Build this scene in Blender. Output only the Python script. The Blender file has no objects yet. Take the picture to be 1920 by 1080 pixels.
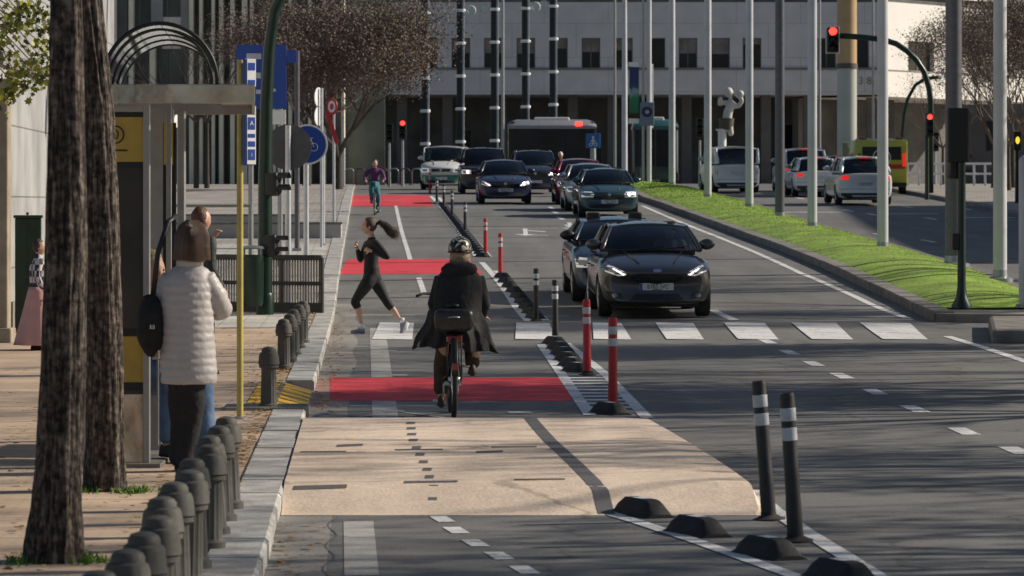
import bpy, bmesh, math, random
from mathutils import Vector, Matrix, Euler, noise
from mathutils.bvhtree import BVHTree
random.seed(7)
R = math.radians
PI = math.pi
C = bpy.context.scene.collection
# ---- camera calibration (used to work out real positions and sizes, all in metres) ----
F, CH, HY = 7000.0, 1.82, 380.0
KN = [(-60, 0), (40, 0), (50, 0.0), (56, .015), (60, .08), (65, .25), (70, .43), (80, .70), (96, 1.06), (110, 1.42),
      (125, 1.80), (165, 2.5), (260, 3.05), (900, 3.1)]
def _pchip():
    xs = [k[0] for k in KN]; ys = [k[1] for k in KN]; n = len(xs)
    h = [xs[i+1]-xs[i] for i in range(n-1)]; dl = [(ys[i+1]-ys[i])/h[i] for i in range(n-1)]
    m = [0]*n
    for i in range(1, n-1):
        if dl[i-1]*dl[i] > 0:
            w1 = 2*h[i]+h[i-1]; w2 = h[i]+2*h[i-1]
            m[i] = (w1+w2)/(w1/dl[i-1]+w2/dl[i])
    return xs, ys, h, m
_X, _Y, _H, _M = _pchip()
def ter(d):
    if d <= _X[0]: return _Y[0]
    if d >= _X[-1]: return _Y[-1]
    i = 0
    while d > _X[i+1]: i += 1
    t = (d-_X[i])/_H[i]
    return ((1+2*t)*(1-t)**2*_Y[i] + t*(1-t)**2*_H[i]*_M[i] + t*t*(3-2*t)*_Y[i+1] + t*t*(t-1)*_H[i]*_M[i+1])
def grade(d): return math.atan((ter(d+1)-ter(d-1))/2)
def X(px, d): return (px-960)*d/F
def Z(py, d): return CH-(py-HY)*d/F
def depth(py, dz=0.0):
    lo, hi = 6.0, 240.0
    for _ in range(50):
        m = (lo+hi)/2
        y = HY+(CH-ter(m)-dz)*F/m
        if y > py: lo = m
        else: hi = m
    return (lo+hi)/2
def G(px, py, dz=0.0):
    d = depth(py, dz); return Vector((X(px, d), d, ter(d)+dz))
# ---- mesh builder ----
class MB:
    def __init__(s): s.v = []; s.f = []
    def add(s, vs, fs):
        o = len(s.v); s.v += [tuple(v) for v in vs]; s.f += [tuple(i+o for i in f) for f in fs]; return s
    def box(s, x0, x1, y0, y1, z0, z1, m=None):
        vs = [Vector((x, y, z)) for z in (z0, z1) for y in (y0, y1) for x in (x0, x1)]
        if m: vs = [m @ v for v in vs]
        return s.add(vs, [(0, 2, 3, 1), (4, 5, 7, 6), (0, 1, 5, 4), (2, 6, 7, 3), (0, 4, 6, 2), (1, 3, 7, 5)])
    def cbox(s, c, sz, rz=0, rx=0, ry=0):
        m = Matrix.Translation(c) @ Euler((rx, ry, rz)).to_matrix().to_4x4()
        return s.box(-sz[0]/2, sz[0]/2, -sz[1]/2, sz[1]/2, -sz[2]/2, sz[2]/2, m)
    def bbox(s, c, sz, b=.02, rz=0, rx=0, ry=0):     # bevelled box
        bm = bmesh.new(); bmesh.ops.create_cube(bm, size=1)
        for v in bm.verts: v.co = Vector((v.co.x*sz[0], v.co.y*sz[1], v.co.z*sz[2]))
        bmesh.ops.bevel(bm, geom=bm.edges[:], offset=b, segments=2, affect='EDGES', profile=.5)
        m = Matrix.Translation(c) @ Euler((rx, ry, rz)).to_matrix().to_4x4()
        bm.verts.index_update()
        s.add([m @ v.co for v in bm.verts], [[v.index for v in f.verts] for f in bm.faces]); bm.free(); return s
    def tube(s, pts, rad, n=8, cap=True, sx=1, sy=1):
        pts = [Vector(p) for p in pts]
        if not isinstance(rad, (list, tuple)): rad = [rad]*len(pts)
        vs = []; fs = []
        up = None
        for i, p in enumerate(pts):
            if i == 0: t = pts[1]-p
            elif i == len(pts)-1: t = p-pts[-2]
            else: t = pts[i+1]-pts[i-1]
            t = t.normalized() if t.length > 0 else Vector((0, 0, 1))
            if up is None: up = Vector((0, 1, 0)) if abs(t.y) < .9 else Vector((1, 0, 0))
            a = t.cross(up).normalized(); b = a.cross(t).normalized(); up = b
            for k in range(n):
                q = 2*PI*k/n
                vs.append(p+a*(math.cos(q)*rad[i]*sx)+b*(math.sin(q)*rad[i]*sy))
        for i in range(len(pts)-1):
            for k in range(n):
                k2 = (k+1) % n
                fs.append((i*n+k, i*n+k2, (i+1)*n+k2, (i+1)*n+k))
        if cap:
            fs.append(tuple(range(n-1, -1, -1))); fs.append(tuple((len(pts)-1)*n+k for k in range(n)))
        return s.add(vs, fs)
    def lathe(s, prof, c=(0, 0, 0), n=20, m=None):      # prof: (r,z)
        vs = []; fs = []; c = Vector(c)
        for r, z in prof:
            for k in range(n):
                q = 2*PI*k/n; v = Vector((r*math.cos(q), r*math.sin(q), z)); v = (m @ v) if m else v
                vs.append(v+c)
        for i in range(len(prof)-1):
            for k in range(n):
                k2 = (k+1) % n; fs.append((i*n+k, i*n+k2, (i+1)*n+k2, (i+1)*n+k))
        fs.append(tuple(range(n-1, -1, -1))); fs.append(tuple((len(prof)-1)*n+k for k in range(n)))
        return s.add(vs, fs)
    def grid(s, fn, nu, nv):
        vs = [fn(i/nu, j/nv) for j in range(nv+1) for i in range(nu+1)]
        fs = [(j*(nu+1)+i, j*(nu+1)+i+1, (j+1)*(nu+1)+i+1, (j+1)*(nu+1)+i) for j in range(nv) for i in range(nu)]
        return s.add(vs, fs)
    def rings(s, rings, n=None, cap=True):             # list of closed rings of equal length
        n = len(rings[0]); vs = [p for r in rings for p in r]; fs = []
        for i in range(len(rings)-1):
            for k in range(n):
                k2 = (k+1) % n; fs.append((i*n+k, i*n+k2, (i+1)*n+k2, (i+1)*n+k))
        if cap: fs.append(tuple(range(n-1, -1, -1))); fs.append(tuple((len(rings)-1)*n+k for k in range(n)))
        return s.add(vs, fs)
    def prism(s, poly, y0, y1, m=None):                # poly in XZ, extruded in Y
        n = len(poly); vs = [Vector((p[0], y0, p[1])) for p in poly]+[Vector((p[0], y1, p[1])) for p in poly]
        if m: vs = [m @ v for v in vs]
        fs = [tuple(range(n)), tuple(range(2*n-1, n-1, -1))]+[(i, i+n, (i+1) % n+n, (i+1) % n) for i in range(n)]
        return s.add(vs, fs)
    def sphere(s, c, r, nu=14, nv=9, fn=None):
        c = Vector(c); r = r if isinstance(r, (tuple, list)) else (r, r, r)
        rings = []
        for j in range(nv+1):
            th = PI*(j+.02 if j == 0 else j-.02 if j == nv else j)/nv
            ring = []
            for i in range(nu):
                ph = 2*PI*i/nu
                u = Vector((math.sin(th)*math.cos(ph), math.sin(th)*math.sin(ph), -math.cos(th)))
                k = fn(u) if fn else 1
                ring.append(c+Vector((u.x*r[0]*k, u.y*r[1]*k, u.z*r[2]*k)))
            rings.append(ring)
        return s.rings(rings)
    def build(s, name, m, parent=None, smooth=False, loc=None):
        me = bpy.data.meshes.new(name); me.from_pydata(s.v, [], s.f); me.update()
        bm = bmesh.new(); bm.from_mesh(me); bmesh.ops.recalc_face_normals(bm, faces=bm.faces); bm.to_mesh(me); bm.free()
        o = bpy.data.objects.new(name, me); C.objects.link(o)
        if m: me.materials.append(m)
        if smooth: shade(me, smooth)
        if parent: o.parent = parent
        if loc: o.location = loc
        return o
def shade(me, ang=True):
    for p in me.polygons: p.use_smooth = True
    if ang is not True and ang < 180:
        bm = bmesh.new(); bm.from_mesh(me)
        for e in bm.edges:
            if len(e.link_faces) == 2 and e.calc_face_angle(0) > R(ang): e.smooth = False
        bm.to_mesh(me); bm.free()
def tag(o, label=None, cat=None, group=None, kind=None):
    if label: o['label'] = label
    if cat: o['category'] = cat
    if group: o['group'] = group
    if kind: o['kind'] = kind
    return o
def thing(name, label, cat, loc=(0, 0, 0), rz=0, group=None, rx=0):
    o = bpy.data.objects.new(name, None); C.objects.link(o); o.location = loc; o.rotation_euler = (rx, 0, rz)
    o.empty_display_size = .1
    return tag(o, label, cat, group)
def struct(o): o['kind'] = 'structure'; return o
def copy_tree(o, parent=None):
    c = o.copy(); C.objects.link(c)
    if parent: c.parent = parent
    for ch in list(o.children): copy_tree(ch, c)
    return c
ORD = ['zeroth', 'first', 'second', 'third', 'fourth', 'fifth', 'sixth', 'seventh', 'eighth', 'ninth', 'tenth', 'eleventh', 'twelfth', 'thirteenth',
       'fourteenth', 'fifteenth', 'sixteenth', 'seventeenth', 'eighteenth', 'nineteenth', 'twentieth']
def ordn(i):
    if i <= 20: return ORD[i]
    t = {2: 'twenty', 3: 'thirty', 4: 'forty'}[i//10]
    return t+'-'+ORD[i % 10] if i % 10 else {3: 'thirtieth', 4: 'fortieth'}[i//10]
# ---- materials ----
def mat(name, col, rough=.6, metal=0.0, var=.12, scale=8.0, bump=0.0, bscale=60.0, spec=.5, emit=None, es=0, coat=0, world=False, alpha=None, dirt=0):
    m = bpy.data.materials.new(name); m.use_nodes = True; nt = m.node_tree; N = nt.nodes; L = nt.links
    b = N['Principled BSDF']; b.inputs['Roughness'].default_value = rough; b.inputs['Metallic'].default_value = metal
    b.inputs['Specular IOR Level'].default_value = spec; b.inputs['Coat Weight'].default_value = coat
    b.inputs['Coat Roughness'].default_value = .05
    tc = N.new('ShaderNodeNewGeometry') if world else N.new('ShaderNodeTexCoord')
    vec = tc.outputs['Position'] if world else tc.outputs['Object']
    n = N.new('ShaderNodeTexNoise'); n.inputs['Scale'].default_value = scale; n.inputs['Detail'].default_value = 4; L.new(vec, n.inputs['Vector'])
    rmp = N.new('ShaderNodeValToRGB'); rmp.color_ramp.elements[0].position = .3; rmp.color_ramp.elements[1].position = .72
    rmp.color_ramp.elements[0].color = (*[max(0, c*(1-var)) for c in col], 1); rmp.color_ramp.elements[1].color = (*[min(1, c*(1+var)) for c in col], 1)
    L.new(n.outputs['Fac'], rmp.inputs['Fac']); out = rmp.outputs['Color']
    if dirt:
        n3 = N.new('ShaderNodeTexNoise'); n3.inputs['Scale'].default_value = scale*.35; n3.inputs['Detail'].default_value = 6; L.new(vec, n3.inputs['Vector'])
        mr = N.new('ShaderNodeMapRange'); mr.inputs['From Min'].default_value = .5; mr.inputs['From Max'].default_value = .75; mr.inputs['To Max'].default_value = dirt
        L.new(n3.outputs['Fac'], mr.inputs['Value'])
        mx = N.new('ShaderNodeMix'); mx.data_type = 'RGBA'; L.new(mr.outputs[0], mx.inputs['Factor']); L.new(out, mx.inputs['A']); mx.inputs['B'].default_value = (.09, .075, .06, 1)
        out = mx.outputs['Result']
    L.new(out, b.inputs['Base Color'])
    if bump:
        n2 = N.new('ShaderNodeTexNoise'); n2.inputs['Scale'].default_value = bscale; n2.inputs['Detail'].default_value = 3; L.new(vec, n2.inputs['Vector'])
        bp = N.new('ShaderNodeBump'); bp.inputs['Strength'].default_value = min(1, bump); bp.inputs['Distance'].default_value = .01*max(1, bump)
        L.new(n2.outputs['Fac'], bp.inputs['Height']); L.new(bp.outputs['Normal'], b.inputs['Normal'])
    if emit: b.inputs['Emission Color'].default_value = (*emit, 1); b.inputs['Emission Strength'].default_value = es
    return m
def glassmat(name, col, trans=.35, rough=.03, opq=.25):
    m = bpy.data.materials.new(name); m.use_nodes = True; nt = m.node_tree; N = nt.nodes; L = nt.links
    for x in list(N): N.remove(x)
    o = N.new('ShaderNodeOutputMaterial'); t = N.new('ShaderNodeBsdfTransparent'); t.inputs['Color'].default_value = (*[trans*c for c in (.8, .9, .95)], 1)
    g = N.new('ShaderNodeBsdfGlossy'); g.inputs['Roughness'].default_value = rough; g.inputs['Color'].default_value = (.9, .95, 1, 1)
    d = N.new('ShaderNodeBsdfDiffuse'); d.inputs['Color'].default_value = (*col, 1)
    ns = N.new('ShaderNodeTexNoise'); ns.inputs['Scale'].default_value = 3
    fr = N.new('ShaderNodeFresnel'); fr.inputs['IOR'].default_value = 1.62
    m1 = N.new('ShaderNodeMixShader'); m1.inputs[0].default_value = opq; m2 = N.new('ShaderNodeMixShader')
    L.new(t.outputs[0], m1.inputs[1]); L.new(d.outputs[0], m1.inputs[2]); L.new(fr.outputs[0], m2.inputs[0])
    L.new(m1.outputs[0], m2.inputs[1]); L.new(g.outputs[0], m2.inputs[2]); L.new(m2.outputs[0], o.inputs['Surface'])
    return m
def text_mesh(name, txt, size, m, parent, loc, rot, sx=1.0, depth_=.002, align='CENTER'):
    cu = bpy.data.curves.new(name, 'FONT'); cu.body = txt; cu.size = size; cu.align_x = align; cu.align_y = 'CENTER'; cu.extrude = depth_
    o = bpy.data.objects.new(name+'_tmp', cu); C.objects.link(o)
    dg = bpy.context.evaluated_depsgraph_get(); me = bpy.data.meshes.new_from_object(o.evaluated_get(dg)); bpy.data.objects.remove(o)
    q = bpy.data.objects.new(name, me); C.objects.link(q); me.materials.clear(); me.materials.append(m)
    q.parent = parent; q.location = loc; q.rotation_euler = rot; q.scale = (sx, 1, 1); return q
# ---- shared materials ----
M = {}
def sh(name, *a, **k): M[name] = mat(name, *a, **k); return M[name]
sh('dark_metal', (.03, .033, .035), .45, .6); sh('grey_metal', (.36, .37, .39), .42, .7, var=.08); sh('light_metal', (.62, .64, .67), .38, .35, var=.06, dirt=.15)
sh('white_paint', (.78, .78, .77), .55, var=.05, dirt=.2); sh('pole_paint', (.58, .59, .62), .5, .0, var=.05, scale=3, dirt=.25); sh('green_paint', (.006, .026, .016), .35, .1, var=.25)
sh('black_plastic', (.012, .012, .013), .45, var=.2); sh('rubber', (.02, .02, .021), .8, var=.3, scale=20, bump=.4, bscale=120, dirt=.5)
sh('post_black', (.022, .022, .024), .5, var=.3, dirt=.4, scale=12); sh('post_red', (.50, .022, .03), .45, var=.15, dirt=.25, scale=12)
sh('reflective', (.60, .61, .64), .4, var=.08, dirt=.3, scale=20); sh('blue_sign', (.01, .06, .34), .4, var=.05); sh('sign_white', (.8, .8, .8), .45, var=.04)
sh('sign_back', (.10, .10, .105), .55, .3, var=.15); sh('red_sign', (.5, .02, .03), .4); sh('yellow_poster', (.50, .34, .06), .5, var=.1)
sh('red_lamp', (.6, .01, .01), .3, emit=(1, .03, .02), es=5); sh('tail_lamp', (.35, .01, .012), .2, emit=(1, .02, .02), es=.7); sh('tail_off', (.22, .01, .012), .15, coat=1)
sh('head_lamp', (.75, .78, .8), .12, .3, emit=(1, .97, .9), es=.25); sh('lamp_lit', (.9, .9, .85), .2, emit=(1, .95, .82), es=12); sh('chrome', (.7, .71, .73), .15, 1.0, var=.03)
sh('drl', (.9, .9, .88), .2, emit=(1, .97, .9), es=1.6)
sh('fog', (.25, .26, .27), .15, .6); sh('skin', (.52, .31, .22), .5, var=.08, scale=20); sh('skin_pale', (.62, .40, .31), .5, var=.06, scale=20)
sh('yellow_lamp', (.6, .5, .02), .3, emit=(1, .75, .05), es=1.0)
M['glass'] = glassmat('window_glass', (.01, .013, .015), .55); M['dark_glass'] = mat('dark_glass', (.012, .016, .022), .12, var=.4, scale=.6, spec=.3)
M['shelter_glass'] = glassmat('shelter_glass', (.05, .05, .05), .8)
M['car_glass'] = glassmat('car_glass', (.006, .008, .01), .62, .02)
sh('bbark', (.07, .058, .048), .9, var=.5, scale=14, bump=1, bscale=60)
def empty_mesh_bvh(o):
    me = o.data
    return BVHTree.FromPolygons([v.co.copy() for v in me.vertices], [tuple(p.vertices) for p in me.polygons])
def evaluate(o, name=None):
    """bake modifiers of a temp object to a plain mesh"""
    dg = bpy.context.evaluated_depsgraph_get(); dg.update()
    me = bpy.data.meshes.new_from_object(o.evaluated_get(dg)); return me
# ================= GROUND, ROADS =================
def lin(N, L, a, op, b=None):
    n = N.new('ShaderNodeMath'); n.operation = op
    for i, x in enumerate((a, b)):
        if x is None: continue
        if isinstance(x, (int, float)): n.inputs[i].default_value = x
        else: L.new(x, n.inputs[i])
    return n.outputs[0]
def asphalt(name, base, patch=.25, warm=0.0):
    m = bpy.data.materials.new(name); m.use_nodes = True; N = m.node_tree.nodes; L = m.node_tree.links; b = N['Principled BSDF']
    g = N.new('ShaderNodeNewGeometry'); pos = g.outputs['Position']
    def nz(s, det=4, sc=(1, 1, 1), rot=0):
        mp = N.new('ShaderNodeMapping'); mp.inputs['Scale'].default_value = sc; mp.inputs['Rotation'].default_value = (0, 0, rot); L.new(pos, mp.inputs[0])
        n = N.new('ShaderNodeTexNoise'); n.inputs['Scale'].default_value = s; n.inputs['Detail'].default_value = det; L.new(mp.outputs[0], n.inputs['Vector']); return n.outputs['Fac']
    fine = nz(45, 3); med = nz(7, 5); big = nz(.45, 4); streak = nz(1.6, 4, (1, .06, 1), R(-2.2)); stain = nz(.9, 6)
    v = lin(N, L, lin(N, L, fine, 'MULTIPLY', .9), 'ADD', lin(N, L, med, 'MULTIPLY', .5))
    v = lin(N, L, v, 'ADD', lin(N, L, big, 'MULTIPLY', .9)); v = lin(N, L, v, 'ADD', lin(N, L, streak, 'MULTIPLY', .9))
    rm = N.new('ShaderNodeMapRange'); rm.inputs['From Min'].default_value = 1.0; rm.inputs['From Max'].default_value = 2.2
    rm.inputs['To Min'].default_value = 1-patch-.15; rm.inputs['To Max'].default_value = 1+patch+.15; L.new(v, rm.inputs['Value'])
    vo = N.new('ShaderNodeTexVoronoi'); vo.feature = 'DISTANCE_TO_EDGE'; vo.inputs['Scale'].default_value = .33
    wp = N.new('ShaderNodeVectorMath'); wp.operation = 'ADD'; nn = N.new('ShaderNodeTexNoise'); nn.inputs['Scale'].default_value = 1.4; nn.inputs['Detail'].default_value = 5
    L.new(pos, nn.inputs['Vector']); L.new(pos, wp.inputs[0]); L.new(nn.outputs['Color'], wp.inputs[1]); L.new(wp.outputs[0], vo.inputs['Vector'])
    ck = N.new('ShaderNodeMapRange'); ck.inputs['From Min'].default_value = 0; ck.inputs['From Max'].default_value = .012; ck.inputs['To Min'].default_value = .62; L.new(vo.outputs['Distance'], ck.inputs['Value'])
    st = N.new('ShaderNodeMapRange'); st.inputs['From Min'].default_value = .6; st.inputs['From Max'].default_value = .72; st.inputs['To Min'].default_value = 1; st.inputs['To Max'].default_value = .78; L.new(stain, st.inputs['Value'])
    tot = lin(N, L, lin(N, L, rm.outputs[0], 'MULTIPLY', ck.outputs[0]), 'MULTIPLY', st.outputs[0])
    mx = N.new('ShaderNodeVectorMath'); mx.operation = 'SCALE'; mx.inputs[0].default_value = base; L.new(tot, mx.inputs['Scale'])
    L.new(mx.outputs[0], b.inputs['Base Color']); b.inputs['Roughness'].default_value = .85; b.inputs['Specular IOR Level'].default_value = .3
    bp = N.new('ShaderNodeBump'); bp.inputs['Strength'].default_value = .6; bp.inputs['Distance'].default_value = .006; L.new(fine, bp.inputs['Height']); L.new(bp.outputs[0], b.inputs['Normal'])
    return m
def paving(name, c1, c2, mortar, bw, bh, joint=0, msize=.012, lo=.68, hi=1.2):
    m = bpy.data.materials.new(name); m.use_nodes = True; N = m.node_tree.nodes; L = m.node_tree.links; b = N['Principled BSDF']
    g = N.new('ShaderNodeNewGeometry'); pos = g.outputs['Position']
    mp = N.new('ShaderNodeMapping'); mp.inputs['Rotation'].default_value = (0, 0, R(-2.2)); L.new(pos, mp.inputs[0])
    br = N.new('ShaderNodeTexBrick'); br.inputs['Scale'].default_value = 1; br.inputs['Brick Width'].default_value = bw; br.inputs['Row Height'].default_value = bh
    br.inputs['Mortar Size'].default_value = msize; br.inputs['Color1'].default_value = (*c1, 1); br.inputs['Color2'].default_value = (*c2, 1); br.inputs['Mortar'].default_value = (*mortar, 1)
    L.new(mp.outputs[0], br.inputs['Vector'])
    n = N.new('ShaderNodeTexNoise'); n.inputs['Scale'].default_value = .9; n.inputs['Detail'].default_value = 7; L.new(pos, n.inputs['Vector'])
    rm = N.new('ShaderNodeMapRange'); rm.inputs['From Min'].default_value = .3; rm.inputs['From Max'].default_value = .7; rm.inputs['To Min'].default_value = lo; rm.inputs['To Max'].default_value = hi
    L.new(n.outputs['Fac'], rm.inputs['Value']); f = rm.outputs[0]
    if joint:
        sp = N.new('ShaderNodeSeparateXYZ'); L.new(mp.outputs[0], sp.inputs[0])
        fr = lin(N, L, lin(N, L, sp.outputs['Y'], 'DIVIDE', joint), 'FRACT'); lt = lin(N, L, fr, 'LESS_THAN', .05)
        f = lin(N, L, f, 'MULTIPLY', lin(N, L, 1.0, 'SUBTRACT', lin(N, L, lt, 'MULTIPLY', .5)))
    mx = N.new('ShaderNodeVectorMath'); mx.operation = 'SCALE'; L.new(br.outputs['Color'], mx.inputs[0]); L.new(f, mx.inputs['Scale'])
    L.new(mx.outputs[0], b.inputs['Base Color']); b.inputs['Roughness'].default_value = .85
    bp = N.new('ShaderNodeBump'); bp.inputs['Strength'].default_value = .4; bp.inputs['Distance'].default_value = .01; L.new(br.outputs['Fac'], bp.inputs['Height']); bp.invert = True; L.new(bp.outputs[0], b.inputs['Normal'])
    return m
A_ROAD = asphalt('asphalt', (.165, .163, .158)); A_LANE = asphalt('cycle_lane_asphalt', (.17, .172, .165), .2)
A_GUT = asphalt('gutter_concrete', (.27, .255, .235), .28); A_OLD = asphalt('faded_marking', (.38, .37, .35), .25)
PAVE = paving('brown_paving', (.54, .40, .285), (.52, .385, .272), (.48, .355, .25), .2, .1, .62)
PAVE2 = paving('grey_slabs', (.52, .50, .45), (.48, .46, .42), (.2, .19, .17), .6, .4)
PAVE3 = paving('far_paving', (.38, .345, .31), (.35, .32, .29), (.17, .16, .15), .4, .4)
KERB = mat('kerb_stone', (.44, .43, .405), .8, var=.3, scale=5, bump=.6, bscale=50, world=True, dirt=.5)
KERBD = mat('dark_kerb_stone', (.22, .205, .185), .85, var=.3, scale=4, bump=.6, bscale=50, world=True, dirt=.5)
def worn(name, col, wear=.5, under=(.15, .15, .145)):
    m = asphalt(name, col, .10); N = m.node_tree.nodes; L = m.node_tree.links; b = N['Principled BSDF']; src = b.inputs['Base Color'].links[0].from_socket
    g = N.new('ShaderNodeNewGeometry'); n1 = N.new('ShaderNodeTexNoise'); n1.inputs['Scale'].default_value = 26; n1.inputs['Detail'].default_value = 5; n2 = N.new('ShaderNodeTexNoise'); n2.inputs['Scale'].default_value = 2.2; n2.inputs['Detail'].default_value = 4
    for n in (n1, n2): L.new(g.outputs['Position'], n.inputs['Vector'])
    a = lin(N, L, lin(N, L, n1.outputs['Fac'], 'ADD', n2.outputs['Fac']), 'MULTIPLY', .5); mr = N.new('ShaderNodeMapRange'); mr.inputs['From Min'].default_value = .62-.14*wear; mr.inputs['From Max'].default_value = .70-.10*wear; mr.inputs['To Max'].default_value = .85; L.new(a, mr.inputs['Value'])
    mx = N.new('ShaderNodeMix'); mx.data_type = 'RGBA'; L.new(mr.outputs[0], mx.inputs['Factor']); L.new(src, mx.inputs['A']); mx.inputs['B'].default_value = (*under, 1); L.new(mx.outputs['Result'], b.inputs['Base Color']); return m
PAINT = worn('road_paint', (.66, .66, .66), .55)
REDP = worn('red_road_paint', (.64, .05, .07), .26)
TABLE = asphalt('beige_road_surface', (.68, .55, .435), .32); DARKP = asphalt('dark_road_paint', (.12, .115, .12), .15)
def XK(d): return -.5-.039*d
def drange(a, b, st):
    n = max(1, int(math.ceil((b-a)/st))); return [a+(b-a)*i/n for i in range(n+1)]
def sheet(name, xl, xr, d0, d1, dz, m, st=1.0, nx=1, zf=None):
    ds = drange(d0, d1, st); mb = MB(); vs = []; fs = []
    for d in ds:
        a, b = xl(d), xr(d)
        for i in range(nx+1):
            x = a+(b-a)*i/nx; vs.append((x, d, ter(d)+dz+(zf(x, d) if zf else 0)))
    for j in range(len(ds)-1):
        for i in range(nx):
            k = j*(nx+1)+i; fs.append((k, k+1, k+nx+2, k+nx+1))
    mb.add(vs, fs); return struct(mb.build(name, m))
cf = lambda c: (lambda d: c)
sheet('ground', cf(-400), cf(400), -40, 900, -.06, PAVE3, 6)
# piecewise right edges traced from ground points
def tracer(pts, dz=0):
    g = sorted([(G(px, py, dz).y, G(px, py, dz).x) for px, py in pts])
    def f(d):
        if d <= g[0][0]: return g[0][1]+(g[1][1]-g[0][1])/(g[1][0]-g[0][0])*(d-g[0][0])
        for i in range(len(g)-1):
            if d <= g[i+1][0]: t = (d-g[i][0])/(g[i+1][0]-g[i][0]); return g[i][1]+t*(g[i+1][1]-g[i][1])
        i = len(g)-2; return g[-1][1]+(g[-1][1]-g[i][1])/(g[-1][0]-g[i][0])*(d-g[-1][0])
    return f
sheet('road', XK, lambda d: 15.2+(0 if d < 150 else (d-150)*.3), -20, 245, 0, A_ROAD)
struct(MB().grid(lambda u, v: Vector((-60+u*200, 176+v*70, ter(176+v*70)+.004)), 4, 30).build('cross_street', A_ROAD))
# speed table
T0, T1, T2, T3 = 21.7, 22.75, 29.4, 30.6
def tz(d):
    if d < T0 or d > T3: return 0
    if d < T1: t = (d-T0)/(T1-T0); return .12*(t*t*(3-2*t))
    if d <= T2: return .12
    t = (T3-d)/(T3-T2); return .12*(t*t*(3-2*t))
def tr(d):       # right edge of the table, tapering
    return [1.42, 1.47, 1.30, 1.09][0] if d < 21.9 else (1.45-(max(0, d-22.6)/6.8)**1.25*.37)
sheet('raised_crossing', lambda d: XK(d)+.003, tr, T0, T3, .003, TABLE, .12, 14, zf=lambda x, d: tz(d)*(1 if x < tr(d)-.01 else .92))
# skirt closing the right side of the table
mb = MB(); ds = drange(T0, T3, .2)
mb.add([(tr(d)+k*.05, d, ter(d)+(.003+tz(d)*.92 if k == 0 else .001)) for d in ds for k in (0, 1)], [(2*i, 2*i+1, 2*i+3, 2*i+2) for i in range(len(ds)-1)])
struct(mb.build('raised_crossing_edge', TABLE))
gz = lambda x, d: ter(d)+(tz(d) if x < tr(d) else 0)
LAf = tracer([(1140, 962), (1240, 995), (1480, 1078)]); LAm = tracer([(1105, 778), (1057, 708), (1010, 645)])
def strip(name, pts, w, m, dz=.0055, st=.4, dash=None, group=None, mb=None, table=False, wf=None):
    """painted strip along ground points (x,y), w wide"""
    P = [Vector((p[0], p[1])) for p in pts]; seg = []
    for a, b in zip(P, P[1:]):
        n = max(1, int((b-a).length/st))
        for i in range(n): seg.append(a+(b-a)*i/n)
    seg.append(P[-1]); own = mb is None
    if own: mb = MB()
    acc = 0; vs = []; fs = []
    for i, p in enumerate(seg):
        t = (seg[min(i+1, len(seg)-1)]-seg[max(i-1, 0)]).normalized(); nrm = Vector((-t.y, t.x))
        ww = wf(p.y) if wf else w
        for k in (-1, 1):
            q = p+nrm*(ww/2*k); vs.append((q.x, q.y, (gz(q.x, q.y) if table else ter(q.y))+dz))
    fs = [(2*i, 2*i+1, 2*i+3, 2*i+2) for i in range(len(seg)-1)]
    mb.add(vs, fs)
    return struct(mb.build(name, m)) if own else mb
def gp(*pts): return [tuple(G(x, y)[:2]) for x, y in pts]
def tp(*pts): return [tuple(G(x, y, .12)[:2]) for x, y in pts]     # on top of the table
# gutter and faded edge band beside the kerb
sheet('gutter', XK, lambda d: XK(d)+.30, 6, T0-.05, .002, A_GUT, .5)
sheet('gutter', XK, lambda d: XK(d)+.36-.03*math.sin(d), T3+.3, 62, .002, A_GUT, .5)
strip('faded_band', gp((678, 1080), (672, 978)), .17, A_OLD, .003)
strip('faded_band', [(XK(d)+.66, d) for d in (31, 45, 54)], .22, A_OLD, .003)
strip('gutter_crack', [(XK(d)+.31+.03*math.sin(d*5), d) for d in drange(10, 21.6, .2)], .012, DARKP, .003, .1)
# separated cycle-lane line pair
A_pts = [(1137, 962), (1190, 978), (1300, 1014), (1480, 1078), (1700, 1155)]
strip('cycle_lane_line', gp(*A_pts), .10, PAINT)
B1 = [(1408, 920), (1450, 957), (1510, 998), (1570, 1035), (1645, 1082), (1760, 1150)]
strip('carriageway_line', gp(*B1), .11, PAINT)
A2 = [(1106, 779), (1057, 708), (1014, 646)]; B2 = [(1214, 785), (1137, 704), (1062, 644)]
strip('cycle_lane_line', gp(*A2), .11, PAINT); strip('carriageway_line', gp(*B2), .11, PAINT)
A3 = [(990, 602), (947, 545), (903, 492)]; B3 = [(1024, 601), (980, 560), (930, 508)]
strip('cycle_lane_line', gp(*A3), .12, PAINT); strip('carriageway_line', gp(*B3), .12, PAINT)
A4 = [(893, 480), (860, 430), (808, 368)]; B4 = [(917, 482), (880, 440), (822, 370)]
strip('cycle_lane_line', gp(*A4), .13, PAINT); strip('carriageway_line', gp(*B4), .13, PAINT)
# hatch between the two lines
mb = MB(); fa = tracer(A2); fb = tracer(B2)
d = 32.4
while d < 39.6:
    a, b = fa(d), fb(d); mb.add([(a, d, .0045), (b, d, .0045), (b-.01, d+.26, .0045), (a-.01, d+.26, .0045)], [(0, 1, 2, 3)]); d += .62
struct(mb.build('hatched_marking', PAINT))
mb = MB(); a, b = fa(39.8), fb(39.8)
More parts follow.
